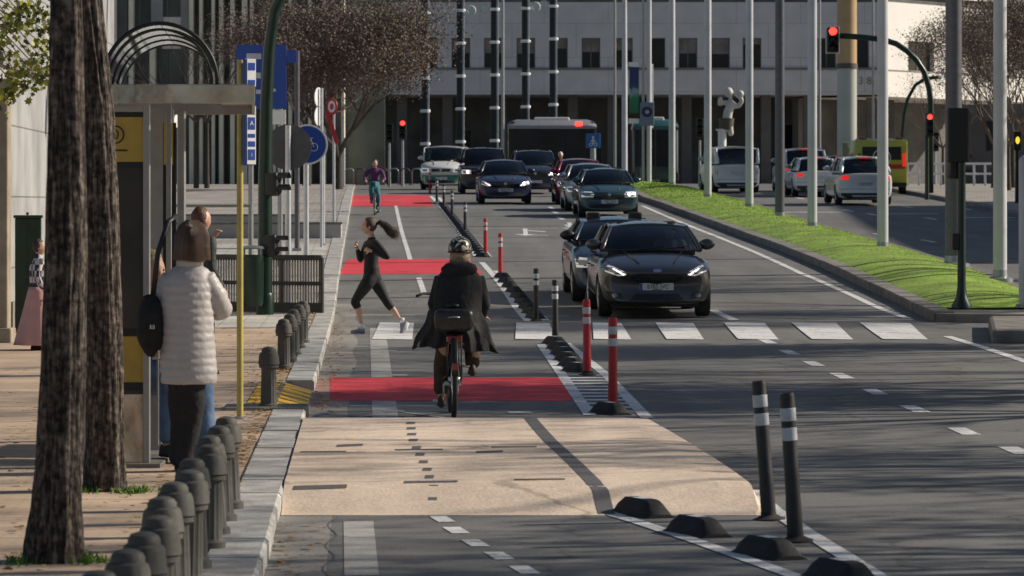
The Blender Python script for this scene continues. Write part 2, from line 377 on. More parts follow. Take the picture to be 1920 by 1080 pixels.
# red bands across the cycle lane
def band(y0, y1, x0, x1, x2, x3, m=REDP, dz=.0042, name='red_band'):
    # near edge y0 from x0..x1, far edge y1 from x2..x3
    mb = MB(); n = 14
    for k in range(n):
        t0, t1 = k/n, (k+1)/n; q = []
        for t, (a, b) in ((t0, (0, 1)), (t1, (0, 1))): pass
        d0, d1 = depth(y0), depth(y1); A0 = X(x0, d0); B0 = X(x1, d0); A1 = X(x2, d1); B1_ = X(x3, d1)
        v = []
        for t in (t0, t1):
            dd = d0+(d1-d0)*t; v += [(A0+(A1-A0)*t, dd, ter(dd)+dz), (B0+(B1_-B0)*t, dd, ter(dd)+dz)]
        mb.add(v, [(0, 1, 3, 2)])
    return struct(mb.build(name, m))
band(752, 708, 619, 1072, 619, 1058); band(514, 486, 636, 905, 652, 880); band(387, 366, 652, 812, 640, 803)
band(765, 712, 540, 618, 560, 618, mat('worn_red_paint', (.34, .2, .16), .8, var=.3, scale=3, world=True), .0036, 'worn_red_band')
# zebra crossing
mb = MB()
for x0, x1, x2, x3 in [(697, 773, 712, 776), (966, 1044, 968, 1030), (1113, 1184, 1111, 1165), (1250, 1320, 1229, 1300), (1384, 1460, 1357, 1434), (1522, 1600, 1484, 1568), (1655, 1740, 1612, 1706), (830, 905, 838, 903)]:
    d0, d1 = depth(637), depth(606); n = 5
    for k in range(n):
        v = []
        for t in (k/n, (k+1)/n):
            dd = d0+(d1-d0)*t; a = X(x0, d0)+(X(x2, d1)-X(x0, d0))*t; b = X(x1, d0)+(X(x3, d1)-X(x1, d0))*t
            v += [(a, dd, ter(dd)+.012), (b, dd, ter(dd)+.0048)]
        mb.add(v, [(0, 1, 3, 2)])
struct(mb.build('zebra_crossing', PAINT))
# stop line and transverse worn marks in the cycle lane
mb = MB()
for x0, x1, y, w in [(900, 1068, 594, .22), (640, 780, 592, .2), (668, 760, 651, .12), (716, 745, 659, .2), (664, 800, 697, .12), (735, 766, 705, .25), (655, 820, 763, .15), (720, 760, 773, .28), (955, 1000, 776, .3), (640, 700, 645, .1),
                     (905, 985, 594, .2), (880, 1068, 429, .25), (980, 1030, 442, .5), (740, 800, 439, .15), (700, 770, 547, .12), (660, 760, 376, .25)]:
    d0 = depth(y); mb.add([(X(x0, d0), d0, ter(d0)+.0052), (X(x1, d0), d0, ter(d0)+.0052), (X(x1, d0)-.03, d0+w, ter(d0+w)+.0052), (X(x0, d0)-.03, d0+w, ter(d0+w)+.0052)], [(0, 1, 2, 3)])
struct(mb.build('worn_marking', mat('worn_paint', (.42, .42, .42), .75, var=.35, scale=6, world=True, dirt=.6)))
strip('marking_arrow', gp((640, 788), (745, 772), (850, 786)), .07, A_OLD, .004)
strip('cycle_centre_line', gp((742, 386), (752, 430), (769, 487)), .1, PAINT, .0055); strip('cycle_centre_line', gp((785, 521), (796, 552)), .1, PAINT, .0055)
mb = MB()
for x, y in [(829, 974), (855, 995), (891, 1019), (936, 1043), (983, 1069), (1030, 1097)]:
    g0 = G(x, y); t = Vector((-.155, .98)).normalized(); strip('', [g0.xy-t*.2, g0.xy+t*.2], .10, None, .004, mb=mb)
struct(mb.build('cycle_centre_dashes', PAINT))
mb = MB()
for i, (x, y) in enumerate([(770, 794), (771, 804), (772, 815), (775, 826), (781, 840), (787.5, 853), (794, 867), (801, 881), (805, 895), (812, 912)]):
    g0 = G(x, y, .12); w = 8/(F/g0.y)*1.05; mb.add([(g0.x+a*w, g0.y+b*(.14 if i < 9 else .2), tz(g0.y+b*(.14 if i < 9 else .2))+.0045) for a, b in ((-1, -1), (1, -1), (1, 1), (-1, 1))], [(0, 1, 2, 3)])
for x, y, w, h in [(656, 836, 48, 6), (606, 848, 85, 3), (786, 844, 90, 3), (964, 839, 85, 3), (918, 848, 50, 5), (600, 909, 100, 3), (808, 904, 100, 3), (1012, 900, 95, 3)]:
    g0 = G(x, y, .12); a = w/2/(F/g0.y); b = h/2/18; zq = lambda q: tz(g0.y+q)+.0055; mb.add([(g0.x-a, g0.y-b, zq(-b)), (g0.x+a, g0.y-b*.4, zq(-b*.4)), (g0.x+a, g0.y+b, zq(b)), (g0.x-a, g0.y+b*.4, zq(b*.4))], [(0, 1, 2, 3)])
struct(mb.build('dark_marking', DARKP))
strip('dark_lane_line', tp((994, 785), (1012, 806), (1031, 827), (1055, 849), (1080, 872), (1114, 906))+[(G(1128, 934, .07).x, 22.4), (G(1137, 962).x, 21.75)], .10, DARKP, .005, .12, table=True)
# lane dashes on the carriageway
mb = MB()
for x, y, l in [(1905, 845, .55), (1807, 809, .6), (1715, 767, .7), (1640, 735, .7), (1578, 705, .8), (1525, 682, .8), (1480, 661, .9), (1440, 641, .9), (1356, 591, 3.2), (1068, 425, 3), (1050, 409, 2.5), (1040, 398, 2.5), (1034, 390, 2.5), (2010, 900, .6)]:
    g0 = G(x, y); t = Vector((.03, 1)).normalized() if y > 600 else Vector((-.05, 1)).normalized()
    if y > 600: t = Vector((-.016, 1)).normalized(); l *= 1.55
    strip('', [g0.xy-t*l/2, g0.xy+t*l/2], .15, None, .004, mb=mb)
struct(mb.build('lane_dashes', PAINT))
strip('edge_line', gp((1204, 386), (1250, 406), (1340, 442), (1500, 512), (1600, 555), (1702, 597)), .13, PAINT)
strip('edge_line', gp((1776, 631), (1850, 654), (1925, 679), (2000, 700)), .13, PAINT)
# arrows
def arrow(px, py, name='lane_arrow'):
    g0 = G(px, py); mb = MB(); z = lambda y: ter(y)+.0052
    for poly in ([(-.06, 0), (.06, 0), (.06, 3), (-.06, 3)], [(-.3, -1.4), (0, -2.6), (.3, -1.4), (0, -1.6)], [(-.06, -1.6), (.06, -1.6), (.06, 0), (-.06, 0)], [(.06, 1.3), (.5, .3), (.55, .7), (.06, 1.8)]):
        mb.add([(g0.x+a, g0.y+b, z(g0.y+b)) for a, b in poly], [(0, 1, 2, 3)])
    return struct(mb.build(name, PAINT))
arrow(985, 436); arrow(1070, 424)
# right carriageway marks
mb = MB()
for x, y in [(1590, 395), (1565, 385), (1635, 402), (1700, 388), (1745, 410), (1810, 392), (1500, 372), (1475, 366), (1650, 440), (1740, 452)]:
    g0 = G(x, y); strip('', [g0.xy+Vector((.05, -1)), g0.xy+Vector((-.05, 1))], .15, None, .004, mb=mb)
for x0, x1, y in [(1470, 1580, 398), (1665, 1760, 401), (1800, 1905, 408), (1380, 1400, 380)]:
    g0 = G(x0, y); g1 = G(x1, y); strip('', [g0.xy, g1.xy], .4, None, .004, mb=mb)
struct(mb.build('lane_markings', PAINT))
strip('edge_line', gp((1560, 432), (1680, 470), (1800, 507), (1900, 548), (1960, 580)), .12, PAINT)
# kerbs (individual stones along the edge)
def kerb(name, xf, d0, d1, w, h, m, side=-1, L=1.0, base=0.0, gap=.012):
    mb = MB(); d = d0
    while d < d1:
        e = min(d+L-gap, d1); zz = lambda q: ter(q)
        jit = random.uniform(-.004, .004); xa, xb = xf(d), xf(e)
        bv = .018
        prof = [(0, -.05), (0, h-bv), (bv, h), (w, h), (w, -.05)]
        r = []
        for q, x in ((d, xa), (e, xb)): r.append([(x+side*p[0]+jit, q, zz(q)+p[1]+jit) for p in prof])
        mb.rings(r); d += L
    return struct(mb.build(name, m))
kerb('kerb', XK, 6, 31.0, .27, .112, KERB); kerb('kerb', XK, 36.0, 62, .27, .112, KERB); kerb('kerb', XK, 62, 170, .3, .112, KERB, L=1.0)
# pavement on the left (top sheets)
sheet('pavement', cf(-7.5), lambda d: XK(d)-.27, -10, 51, .10, PAVE, .5); sheet('pavement', cf(-14), lambda d: XK(d)-.27, 51, 84, .10, PAVE2, 1)
sheet('pavement', cf(-60), lambda d: XK(d)-.3, 84, 172, .10, PAVE3, 2)
sheet('pavement', cf(-60), cf(-7.5), -10, 51, .09, PAVE2, 4); sheet('pavement', cf(-60), cf(-14), 51, 84, .09, PAVE2, 4)
# dropped kerb edge with yellow ramp plate between 31 and 36 m
YEL = mat('yellow_tactile', (.88, .50, .02), .6, var=.15, scale=6, dirt=.3)
mb = MB()
dA, dB = 31.6, 35.9
def ry(u, v):
    d = dA+(dB-dA)*v; x = XK(d)-.52+u*.5; return Vector((x, d, .108-.095*max(0, (u-.35)/.65)))
mb.grid(ry, 10, 20)
o = mb.build('kerb_ramp', YEL); tag(o, 'orange yellow ramp plate sloping from the pavement down to the cycle lane', 'ramp')
for k in range(7):
    t = MB(); d0 = dA+.15+k*.62; t.grid(lambda u, v: ry(u, (d0+v*.07-dA)/(dB-dA))+Vector((0, .25*u, .006)), 8, 1); t.build('groove', DARKP, o)
t = MB(); t.grid(lambda u, v: Vector((XK(31.0+v*5)-.02+u*.02, 31.0+v*5, .0+.014*(1-u))), 1, 5); struct(t.build('kerb_lip', KERBD))
mb = MB(); mb.bbox((XK(31.3)-.33, 31.15, .06), (.7, .55, .14), .02, rz=.04); struct(mb.build('kerb_corner', KERBD))
# grass median
ML = tracer([(1752, 603), (1690, 573), (1600, 531), (1500, 486), (1350, 429), (1290, 407), (1205, 377), (1180, 362)])
MR = lambda d: 8.6 if d < 66 else 8.6-(d-66)*.0195
dN = 56.4
def mxl(d): return ML(d)+max(0, (59-d))**2*.06
kerb('median_kerb', ML, dN+.2, 168, .3, .15, KERBD, side=1, L=1.0)
kerb('median_kerb', lambda d: MR(d)+.3, dN+.2, 168, .2, .12, KERBD, side=-1)
mb = MB(); mb.grid(lambda u, v: Vector((ML(dN)+u*(MR(dN)+.3-ML(dN)), dN+.25*(1-4*(u-.5)**2)*-2+v*2.4, ter(dN)+.13)), 12, 4); struct(mb.build('median_nose', KERBD))
mb = MB(); mb.grid(lambda u, v: Vector((ML(dN)+u*(MR(dN)+.3-ML(dN)), dN-.5*(1-4*(u-.5)**2)-.002, ter(dN)-.05+v*.179)), 12, 1); struct(mb.build('median_nose_face', KERBD))
GRASS = mat('grass', (.235, .36, .045), .95, var=.38, scale=1.3, world=True, bump=.3, bscale=40, dirt=.25)
def gh(x, d):
    a, b = ML(d)+.28, MR(d)+.12; u = min(1, max(0, (x-a)/(b-a))); e = min(1, max(0, (d-dN-2)/2.5))
    return ter(d)+.13+(.13*math.sin(PI*u)**.8*e)+.02*noise.noise(Vector((x*1.2, d*.45, 0)))
mb = MB(); ds = drange(dN+2, 168, .7); nx = 12; vs = []
for d in ds:
    a, b = ML(d)+.28, MR(d)+.12
    for i in range(nx+1): x = a+(b-a)*i/nx; vs.append((x, d, gh(x, d)))
mb.add(vs, [(j*(nx+1)+i, j*(nx+1)+i+1, (j+1)*(nx+1)+i+1, (j+1)*(nx+1)+i) for j in range(len(ds)-1) for i in range(nx)])
tag(mb.build('grass_bank', GRASS, smooth=True), kind='structure')
mb = MB(); rnd = random.Random(3); BL = mat('grass_blades', (.27, .40, .05), .8, var=.5, scale=2.5, world=True)
for k in range(52000):
    d = dN+2+(rnd.random()**1.7)*100; a, b = ML(d)+.26, MR(d)+.12; x = a+(b-a)*rnd.random(); z = gh(x, d)-.01
    q = rnd.random()*PI; h = rnd.uniform(.008, .022)*(1+(d-56)/90); w = .006*(1+(d-56)/40); c, s_ = math.cos(q)*w, math.sin(q)*w
    mb.add([(x-c, d-s_, z), (x+c, d+s_, z), (x+rnd.uniform(-.03, .03), d+rnd.uniform(-.03, .03), z+h)], [(0, 1, 2)])
tag(mb.build('grass', BL), 'short bright green grass on the sloping median', 'grass', kind='stuff')
# second island corner at the right edge
mb = MB(); g0 = G(1832, 622); mb.bbox((g0.x+1.6, g0.y-1.5, .07), (3.2, 6.0, .22), .06, rz=-.12); struct(mb.build('island_kerb', KERBD))
# right pavement
RK = tracer([(1700, 364), (1740, 371), (1895, 405)])
kerb('kerb', lambda d: RK(d) if d > 70 else RK(70), 20, 170, .3, .13, KERBD, side=1, L=2)
sheet('pavement', lambda d: (RK(d) if d > 70 else RK(70))+.3, cf(60), 10, 172, .12, PAVE3, 2)
# fallen leaves
LEAF = mat('fallen_leaf', (.30, .17, .05), .8, var=.6, scale=3, world=True)
mb = MB(); rnd = random.Random(5)
def leaf(x, y, z, s, mb):
    q = rnd.random()*6.28; tl = rnd.uniform(-.5, .5); c, n = math.cos(q), math.sin(q)
    pts = [(-1, 0), (-.3, -.6), (.5, -.5), (1, 0), (.4, .6), (-.4, .5)]
    mb.add([(x+s*(a*c-b*n), y+s*(a*n+b*c), z+.004+s*abs(tl*a)) for a, b in pts], [tuple(range(6))])
for k in range(2200):
    d = 12+48*rnd.random()**1.3; r = rnd.random()
    if r < .55: x = XK(d)-.27-abs(rnd.gauss(0, .18)); z = .112 if d < 51 else .115
    elif r < .75 and (d < 21 or d > 32): x = XK(d)+abs(rnd.gauss(0, .15)); z = .012
    else: x = rnd.uniform(XK(d)-3.2, XK(d)-.3); z = .112
    leaf(x, d, z+ter(d), rnd.uniform(.022, .045), mb)
tag(mb.build('fallen_leaves', LEAF), 'brown fallen leaves scattered along the kerb and pavement', 'leaves', kind='stuff')
# ================= PEOPLE =================
def skinmesh(chains, sub=2):
    """tapered limbs as closed volumes with rounded joints (merged later into one continuous surface)"""
    mb = MB()
    for ch in chains:
        P = [Vector(p[:3]) for p in ch]; Q = [p[3] for p in ch]; pts = []; rr = []
        for i in range(len(P)-1):
            a = P[i-1] if i else P[0]*2-P[1]; b, c = P[i], P[i+1]; e = P[i+2] if i+2 < len(P) else c*2-b
            m = 6
            for k in range(m+(i == len(P)-2)):
                t = k/m; u = b*2+(c-a)*t+(a*2-b*5+c*4-e)*t*t+(b*3-a-c*3+e)*t*t*t; q = b.lerp(c, t)
                pts.append(q.lerp(u*.5, .55)); rr.append(Q[i]+(Q[i+1]-Q[i])*(t*t*(3-2*t)))
        mb.tube(pts, rr, 14)
        for p, r in ((P[0], Q[0]), (P[-1], Q[-1])): mb.sphere(p, r*.99, 14, 9)
        for p, r in list(zip(P, Q))[1:-1]: mb.sphere(p, r*.97, 12, 8)
    return mb
def me_to_mb(me, mb, mtx=None):
    mb.add([(mtx @ Vector(v) if mtx else v) for v in me.v], me.f); return mb
def voxel(name, mb, m, parent, size=.01, smooth=4):
    me = bpy.data.meshes.new('t'); me.from_pydata(mb.v, [], mb.f); o = bpy.data.objects.new('t', me); C.objects.link(o)
    r = o.modifiers.new('r', 'REMESH'); r.mode = 'VOXEL'; r.voxel_size = size; r.use_smooth_shade = True
    if smooth: s = o.modifiers.new('s', 'SMOOTH'); s.iterations = smooth; s.factor = .5
    out = evaluate(o); bpy.data.objects.remove(o); out.materials.clear(); out.materials.append(m)
    q = bpy.data.objects.new(name, out); C.objects.link(q); q.parent = parent; shade(out); return q
def head_fn(u):
    # face looks along -Y
    k = 1.0
    f = max(0, -u.y)
    k += .16*math.exp(-((u.x/.10)**2+((u.z+.10)/.17)**2))*(f > .5)          # nose
    k -= .07*math.exp(-(((abs(u.x)-.30)/.16)**2+((u.z-.08)/.12)**2))*(f > .3)  # eye sockets
    k += .04*math.exp(-((u.x/.5)**2+((u.z-.28)/.12)**2))*(f > .3)             # brow
    k += .05*math.exp(-((u.x/.2)**2+((u.z+.42)/.08)**2))*(f > .5)             # lips
    k += .07*math.exp(-((u.x/.25)**2+((u.z+.72)/.16)**2))*(f > .2)            # chin
    k -= .16*max(0, -u.z-.2)*max(0, u.y+.3)                                   # under the skull
    k -= .10*max(0, -u.z-.3)*(abs(u.x) > .2)
    return k
def head(c, yaw, s=1.0, pitch=0):
    mb = MB(); m = Matrix.Translation(c) @ Euler((pitch, 0, yaw)).to_matrix().to_4x4()
    t = MB(); t.sphere((0, 0, 0), (.076*s, .096*s, .118*s), 36, 26, head_fn)
    for sx in (-1, 1): t.sphere((sx*.078*s, .01*s, -.005), (.012*s, .02*s, .03*s), 10, 8)
    mb.add([m @ Vector(v) for v in t.v], t.f); return mb, m
def face_bits(root, m, s=1.0):
    w = sh_w; e = MB()
    for sx in (-1, 1):
        t = MB(); t.sphere((sx*.029*s, -.083*s, .012*s), (.013*s, .008*s, .007*s), 10, 6); t2 = MB(); t2.add([m @ Vector(v) for v in t.v], t.f); t2.build('eye', M['eye'], root, True)
    t = MB(); t.sphere((0, -.094*s, -.052*s), (.024*s, .007*s, .007*s), 12, 6); t2 = MB(); t2.add([m @ Vector(v) for v in t.v], t.f); t2.build('mouth', M['lips'], root, True)
sh_w = None
sh('eye', (.06, .04, .03), .2); sh('lips', (.42, .12, .11), .5)
def hand(wrist, d, palm_n, s=1.0, curl=.5, thumb=1):
    """chains of palm, five fingers; d: direction of the hand, palm_n: direction the palm faces"""
    w = Vector(wrist); d = Vector(d).normalized(); n = Vector(palm_n); n = (n-d*n.dot(d)).normalized(); a = d.cross(n).normalized()*thumb
    ch = [[(*w, .022*s), (*(w+d*.045*s), .03*s), (*(w+d*.08*s), .028*s)]]
    for i, (off, L, c) in enumerate(((-.03, .062, 1.1), (-.01, .075, 1.0), (.011, .08, 1.0), (.031, .07, .95))):
        p = w+d*.075*s+a*off*s; dd = d.copy(); pts = [(*p, .0095*s)]
        for k in range(3):
            ang = curl*c*(.5+.35*k); dd = (dd*math.cos(ang)+n*math.sin(ang)).normalized(); p = p+dd*L*s*(.42, .33, .25)[k]; pts.append((*p, (.009, .0085, .007)[k]*s))
        ch.append(pts)
    p = w+d*.03*s+a*.03*s; q = p+(d*.5+a*.75+n*.3).normalized()*.035*s; r = q+(d*.8+a*.1+n*.6).normalized()*.03*s
    ch.append([(*p, .013*s), (*q, .011*s), (*r, .009*s)])
    return ch
def body(root, chains, hd, m=None, hands=(), vox=.0095, name='body'):
    mb = MB(); me_to_mb(skinmesh(chains), mb)
    for h in hands:
        for c in h: me_to_mb(skinmesh([c], 1), mb)
    if hd: mb.add(hd.v, hd.f)
    return voxel(name, mb, m or M['skin'], root, vox)
def cloth(name, chains, m, root, vox=.012, extra=None, smooth=4):
    mb = MB(); me_to_mb(skinmesh(chains), mb)
    if extra: mb.add(extra.v, extra.f)
    return voxel(name, mb, m, root, vox, smooth)
def shoe(mb, heel, toe, up=(0, 0, 1), w=.045, h=.085, s=1):
    heel, toe, up = Vector(heel), Vector(toe), Vector(up); d = (toe-heel); L = d.length; d.normalize(); a = d.cross(up).normalized(); up = a.cross(d)
    rings = []
    for t, ww, hh in ((-.02, .55, .5), (.05, .8, .95), (.25, .85, 1.0), (.45, .9, .8), (.65, 1.05, .58), (.85, .95, .5), (.98, .6, .42), (1.03, .25, .25)):
        c = heel+d*L*t; ring = []
        for k in range(12):
            q = 2*PI*k/12; z = math.sin(q); ring.append(c+a*math.cos(q)*w*ww*(1.0 if z < 0 else .8)+up*((z*.5+.5)*h*hh if z > 0 else (z*.5+.5)*h*hh*.9))
        rings.append(ring)
    mb.rings(rings); return mb
BLACKCLOTH = mat('black_cloth', (.014, .014, .016), .85, var=.35, scale=14, bump=.8, bscale=25); NAVY = mat('navy_cloth', (.02, .025, .04), .85, var=.3, scale=12, bump=.6, bscale=30)
BROWNCLOTH = mat('brown_cloth', (.07, .045, .025), .9, var=.25, scale=14, bump=.8, bscale=25); TIGHTS = mat('sports_tights', (.006, .006, .008), .75, var=.3, scale=10, bump=.3, bscale=30)
HAIR_B = mat('brown_hair', (.055, .03, .018), .5, var=.5, scale=40, bump=1, bscale=90); HAIR_G = mat('greying_hair', (.105, .06, .036), .42, var=.3, scale=9, bump=.15, bscale=30)
HAIR_BL = mat('fair_hair', (.36, .25, .15), .5, var=.4, scale=50, bump=1, bscale=90); HAIR_R = mat('auburn_hair', (.11, .045, .022), .5, var=.5, scale=40, bump=1, bscale=90)
COAT = mat('quilted_coat', (.47, .44, .43), .5, var=.06, scale=9, bump=.5, bscale=18)
def hairstrands(mb, fn, n, rnd, r=.0035):
    for i in range(n):
        pts = fn(rnd); mb.tube(pts, [r*(1-.7*k/(len(pts)-1)) for k in range(len(pts))], 4, False)

# ---- woman in the pale quilted coat at the bus stop (seen from behind) ----
def woman_coat():
    d = 23.9; x = X(345, d); z0 = .10
    r = thing('person', 'woman from behind in a long pale quilted coat waiting by the bus shelter', 'person', (x, d, z0))
    s = F/d
    def p(px, py, dy=0): return Vector(((px-345)/s, dy, CH-z0-(py-HY)/s))
    hdm, m = head(p(362, 455, 0), R(180-62), .98)
    sL, sR = p(327, 524, .0), p(384, 524, .0)
    wr = p(400, 583, .30)
    body(r, [[(*p(350, 700), .10), (*p(350, 620), .11), (*p(353, 530), .09), (*p(357, 500), .045), (*p(361, 470), .045)],
             [(*p(350, 700), .10), (*p(338, 745, .03), .058), (*p(338, 800, .02), .045), (*p(333, 858, .03), .035)],
             [(*p(350, 700), .10), (*p(360, 745, -.02), .058), (*p(358, 800, -.01), .045), (*p(350, 862, -.03), .035)],
             [(*p(353, 530), .09), (*sR, .035), (*p(414, 578, .06), .028), (*wr, .024)],
             [(*p(353, 530), .09), (*sL, .035), (*p(303, 585, .08), .028), (*p(330, 615, .28), .024)]],
         hdm, M['skin_pale'], [hand(wr, (-.5, .8, .1), (0, .2, -1), .95), hand(p(330, 615, .28), (.7, .7, 0), (0, 0, -1), .95, thumb=-1)])
    # coat: lofted rings with quilting ridges
    prof = [(497, 355, .075, .075), (505, 355, .12, .09), (515, 353, .150, .11), (535, 351, .168, .13), (570, 350, .168, .14), (620, 351, .168, .14), (660, 352, .174, .145), (700, 354, .180, .15), (721, 354, .176, .15)]
    def at(py):
        for a, b in zip(prof, prof[1:]):
            if py <= b[0]:
                t = (py-a[0])/(b[0]-a[0]); return [a[i]+(b[i]-a[i])*t for i in range(1, 4)]
        return list(prof[-1][1:])
    rings = []; py = 497.0
    while py <= 719.5:
        cx, rx, ry = at(py); q = abs(math.sin((py-500)/15.5*PI)); k = 1+(.05*q**.5-.02 if py > 512 else 0); ring = []
        for i in range(40):
            a = 2*PI*i/40; c = p(cx, py, 0); f = 1+.03*noise.noise(Vector((a*1.5, py*.03, 2)))+.022*noise.noise(Vector((a*6, py*.10, 0)))
            ring.append(c+Vector((math.cos(a)*rx*k*f, math.sin(a)*ry*k*f, .006*noise.noise(Vector((a*4, py*.1, 5))))))
        rings.append(ring); py += 1.85
    cb = MB(); cb.rings(rings)
    # sleeves with quilt ridges
    def sleeve(pts, rads):
        P = []; Q = []
        for i in range(len(pts)-1):
            n = 16
            for k in range(n+(i == len(pts)-2)):
                t = k/n; P.append(pts[i].lerp(pts[i+1], t)); l = i+t; Q.append((rads[i]+(rads[i+1]-rads[i])*t)*(1+.11*abs(math.sin(l*6.5*PI/2))**.5-.05))
        cb.tube(P, Q, 18)
    sleeve([p(382, 520), p(402, 552, .02), p(414, 580, .08), p(402, 588, .26)], [.072, .070, .066, .052])
    sleeve([p(324, 520), p(306, 552, .02), p(300, 588, .08), p(325, 612, .25)], [.07, .066, .062, .05])
    c = voxel('coat', cb, COAT, r, .008, 1)
    cb = MB(); cb.lathe([(.085, 0), (.088, .03), (.08, .06), (.07, .062)], p(356, 500), 24); cb.build('collar', COAT, r, True)
    cloth('trousers', [[(*p(350, 690), .13), (*p(350, 712), .13)], [(*p(350, 712), .13), (*p(339, 745, .02), .088), (*p(338, 800, .03), .068), (*p(333, 850, .03), .058), (*p(332, 858, .03), .06)],
                       [(*p(350, 712), .13), (*p(361, 745, -.02), .088), (*p(358, 800, -.01), .068), (*p(349, 852, -.03), .058), (*p(348, 862, -.03), .06)]], BLACKCLOTH, r)
    for a, b in ((334, .03), (349, -.03)):
        sb = MB(); q = p(a, 866, b); q.z = .0; shoe(sb, q+Vector((.0, -.03, 0)), q+Vector((.06, .17, 0))); sb.build('shoe', M['rubber'], r, True)
    # bobbed hair
    hb = MB(); hc = p(360, 452)
    def hf(u):
        k = 1.0
        if u.z < -.1: k *= 1+.28*min(1, -u.z)*(1 if abs(u.x) > .2 or u.y < 0 else .6)
        return k+.02*noise.noise(u*2)
    hb.sphere(hc, (.112, .12, .130), 40, 26, hf)
    rn = random.Random(2)
    def st(rn):
        a = rn.uniform(0, 2*PI); c0 = hc+Vector((0, 0, .02)); pts = []
        for t in (0.15, .4, .65, .85, 1.0):
            th = t*2.25; rr = (.108, .12, .13); pts.append(c0+Vector((math.sin(min(th, 1.75))*math.cos(a)*rr[0]*(1+.25*max(0, t-.5)), math.sin(min(th, 1.75))*math.sin(a)*rr[1]*(1+.2*max(0, t-.5)), math.cos(min(th, 1.5))*.12-(max(0, th-1.5))*.20+rn.uniform(-.002, .002))))
        return pts
    hairstrands(hb, st, 900, rn, .0022); hb.build('hair', HAIR_G, r, 40)
    b = thing('backpack', 'soft black shoulder bag carried by the woman in the pale quilted coat', 'bag', (X(284, d), d-.10, z0+.98))
    bb = MB()
    bb.sphere((0, .06, -.02), (.088, .10, .20), 24, 16, lambda u: 1+.14*noise.noise(u*3)+(.1 if u.z < -.3 else -.12*max(0, u.z)))
    bb.build('bag_body', BLACKCLOTH, b, True)
    st_ = MB(); o = b.location
    q = [Vector(v)-Vector((0, 0, 0)) for v in ((.02, .02, .16), (.05, .0, .42), (.115, .02, .62), (.16, .14, .66))]; st_.tube(q, .012, 6, sx=1.4, sy=.6); st_.build('strap', M['black_plastic'], b, True)
    st_ = MB(); st_.bbox((.02, -.05, -.05), (.03, .012, .03), .004); st_.build('buckle', M['chrome'], b)
woman_coat()

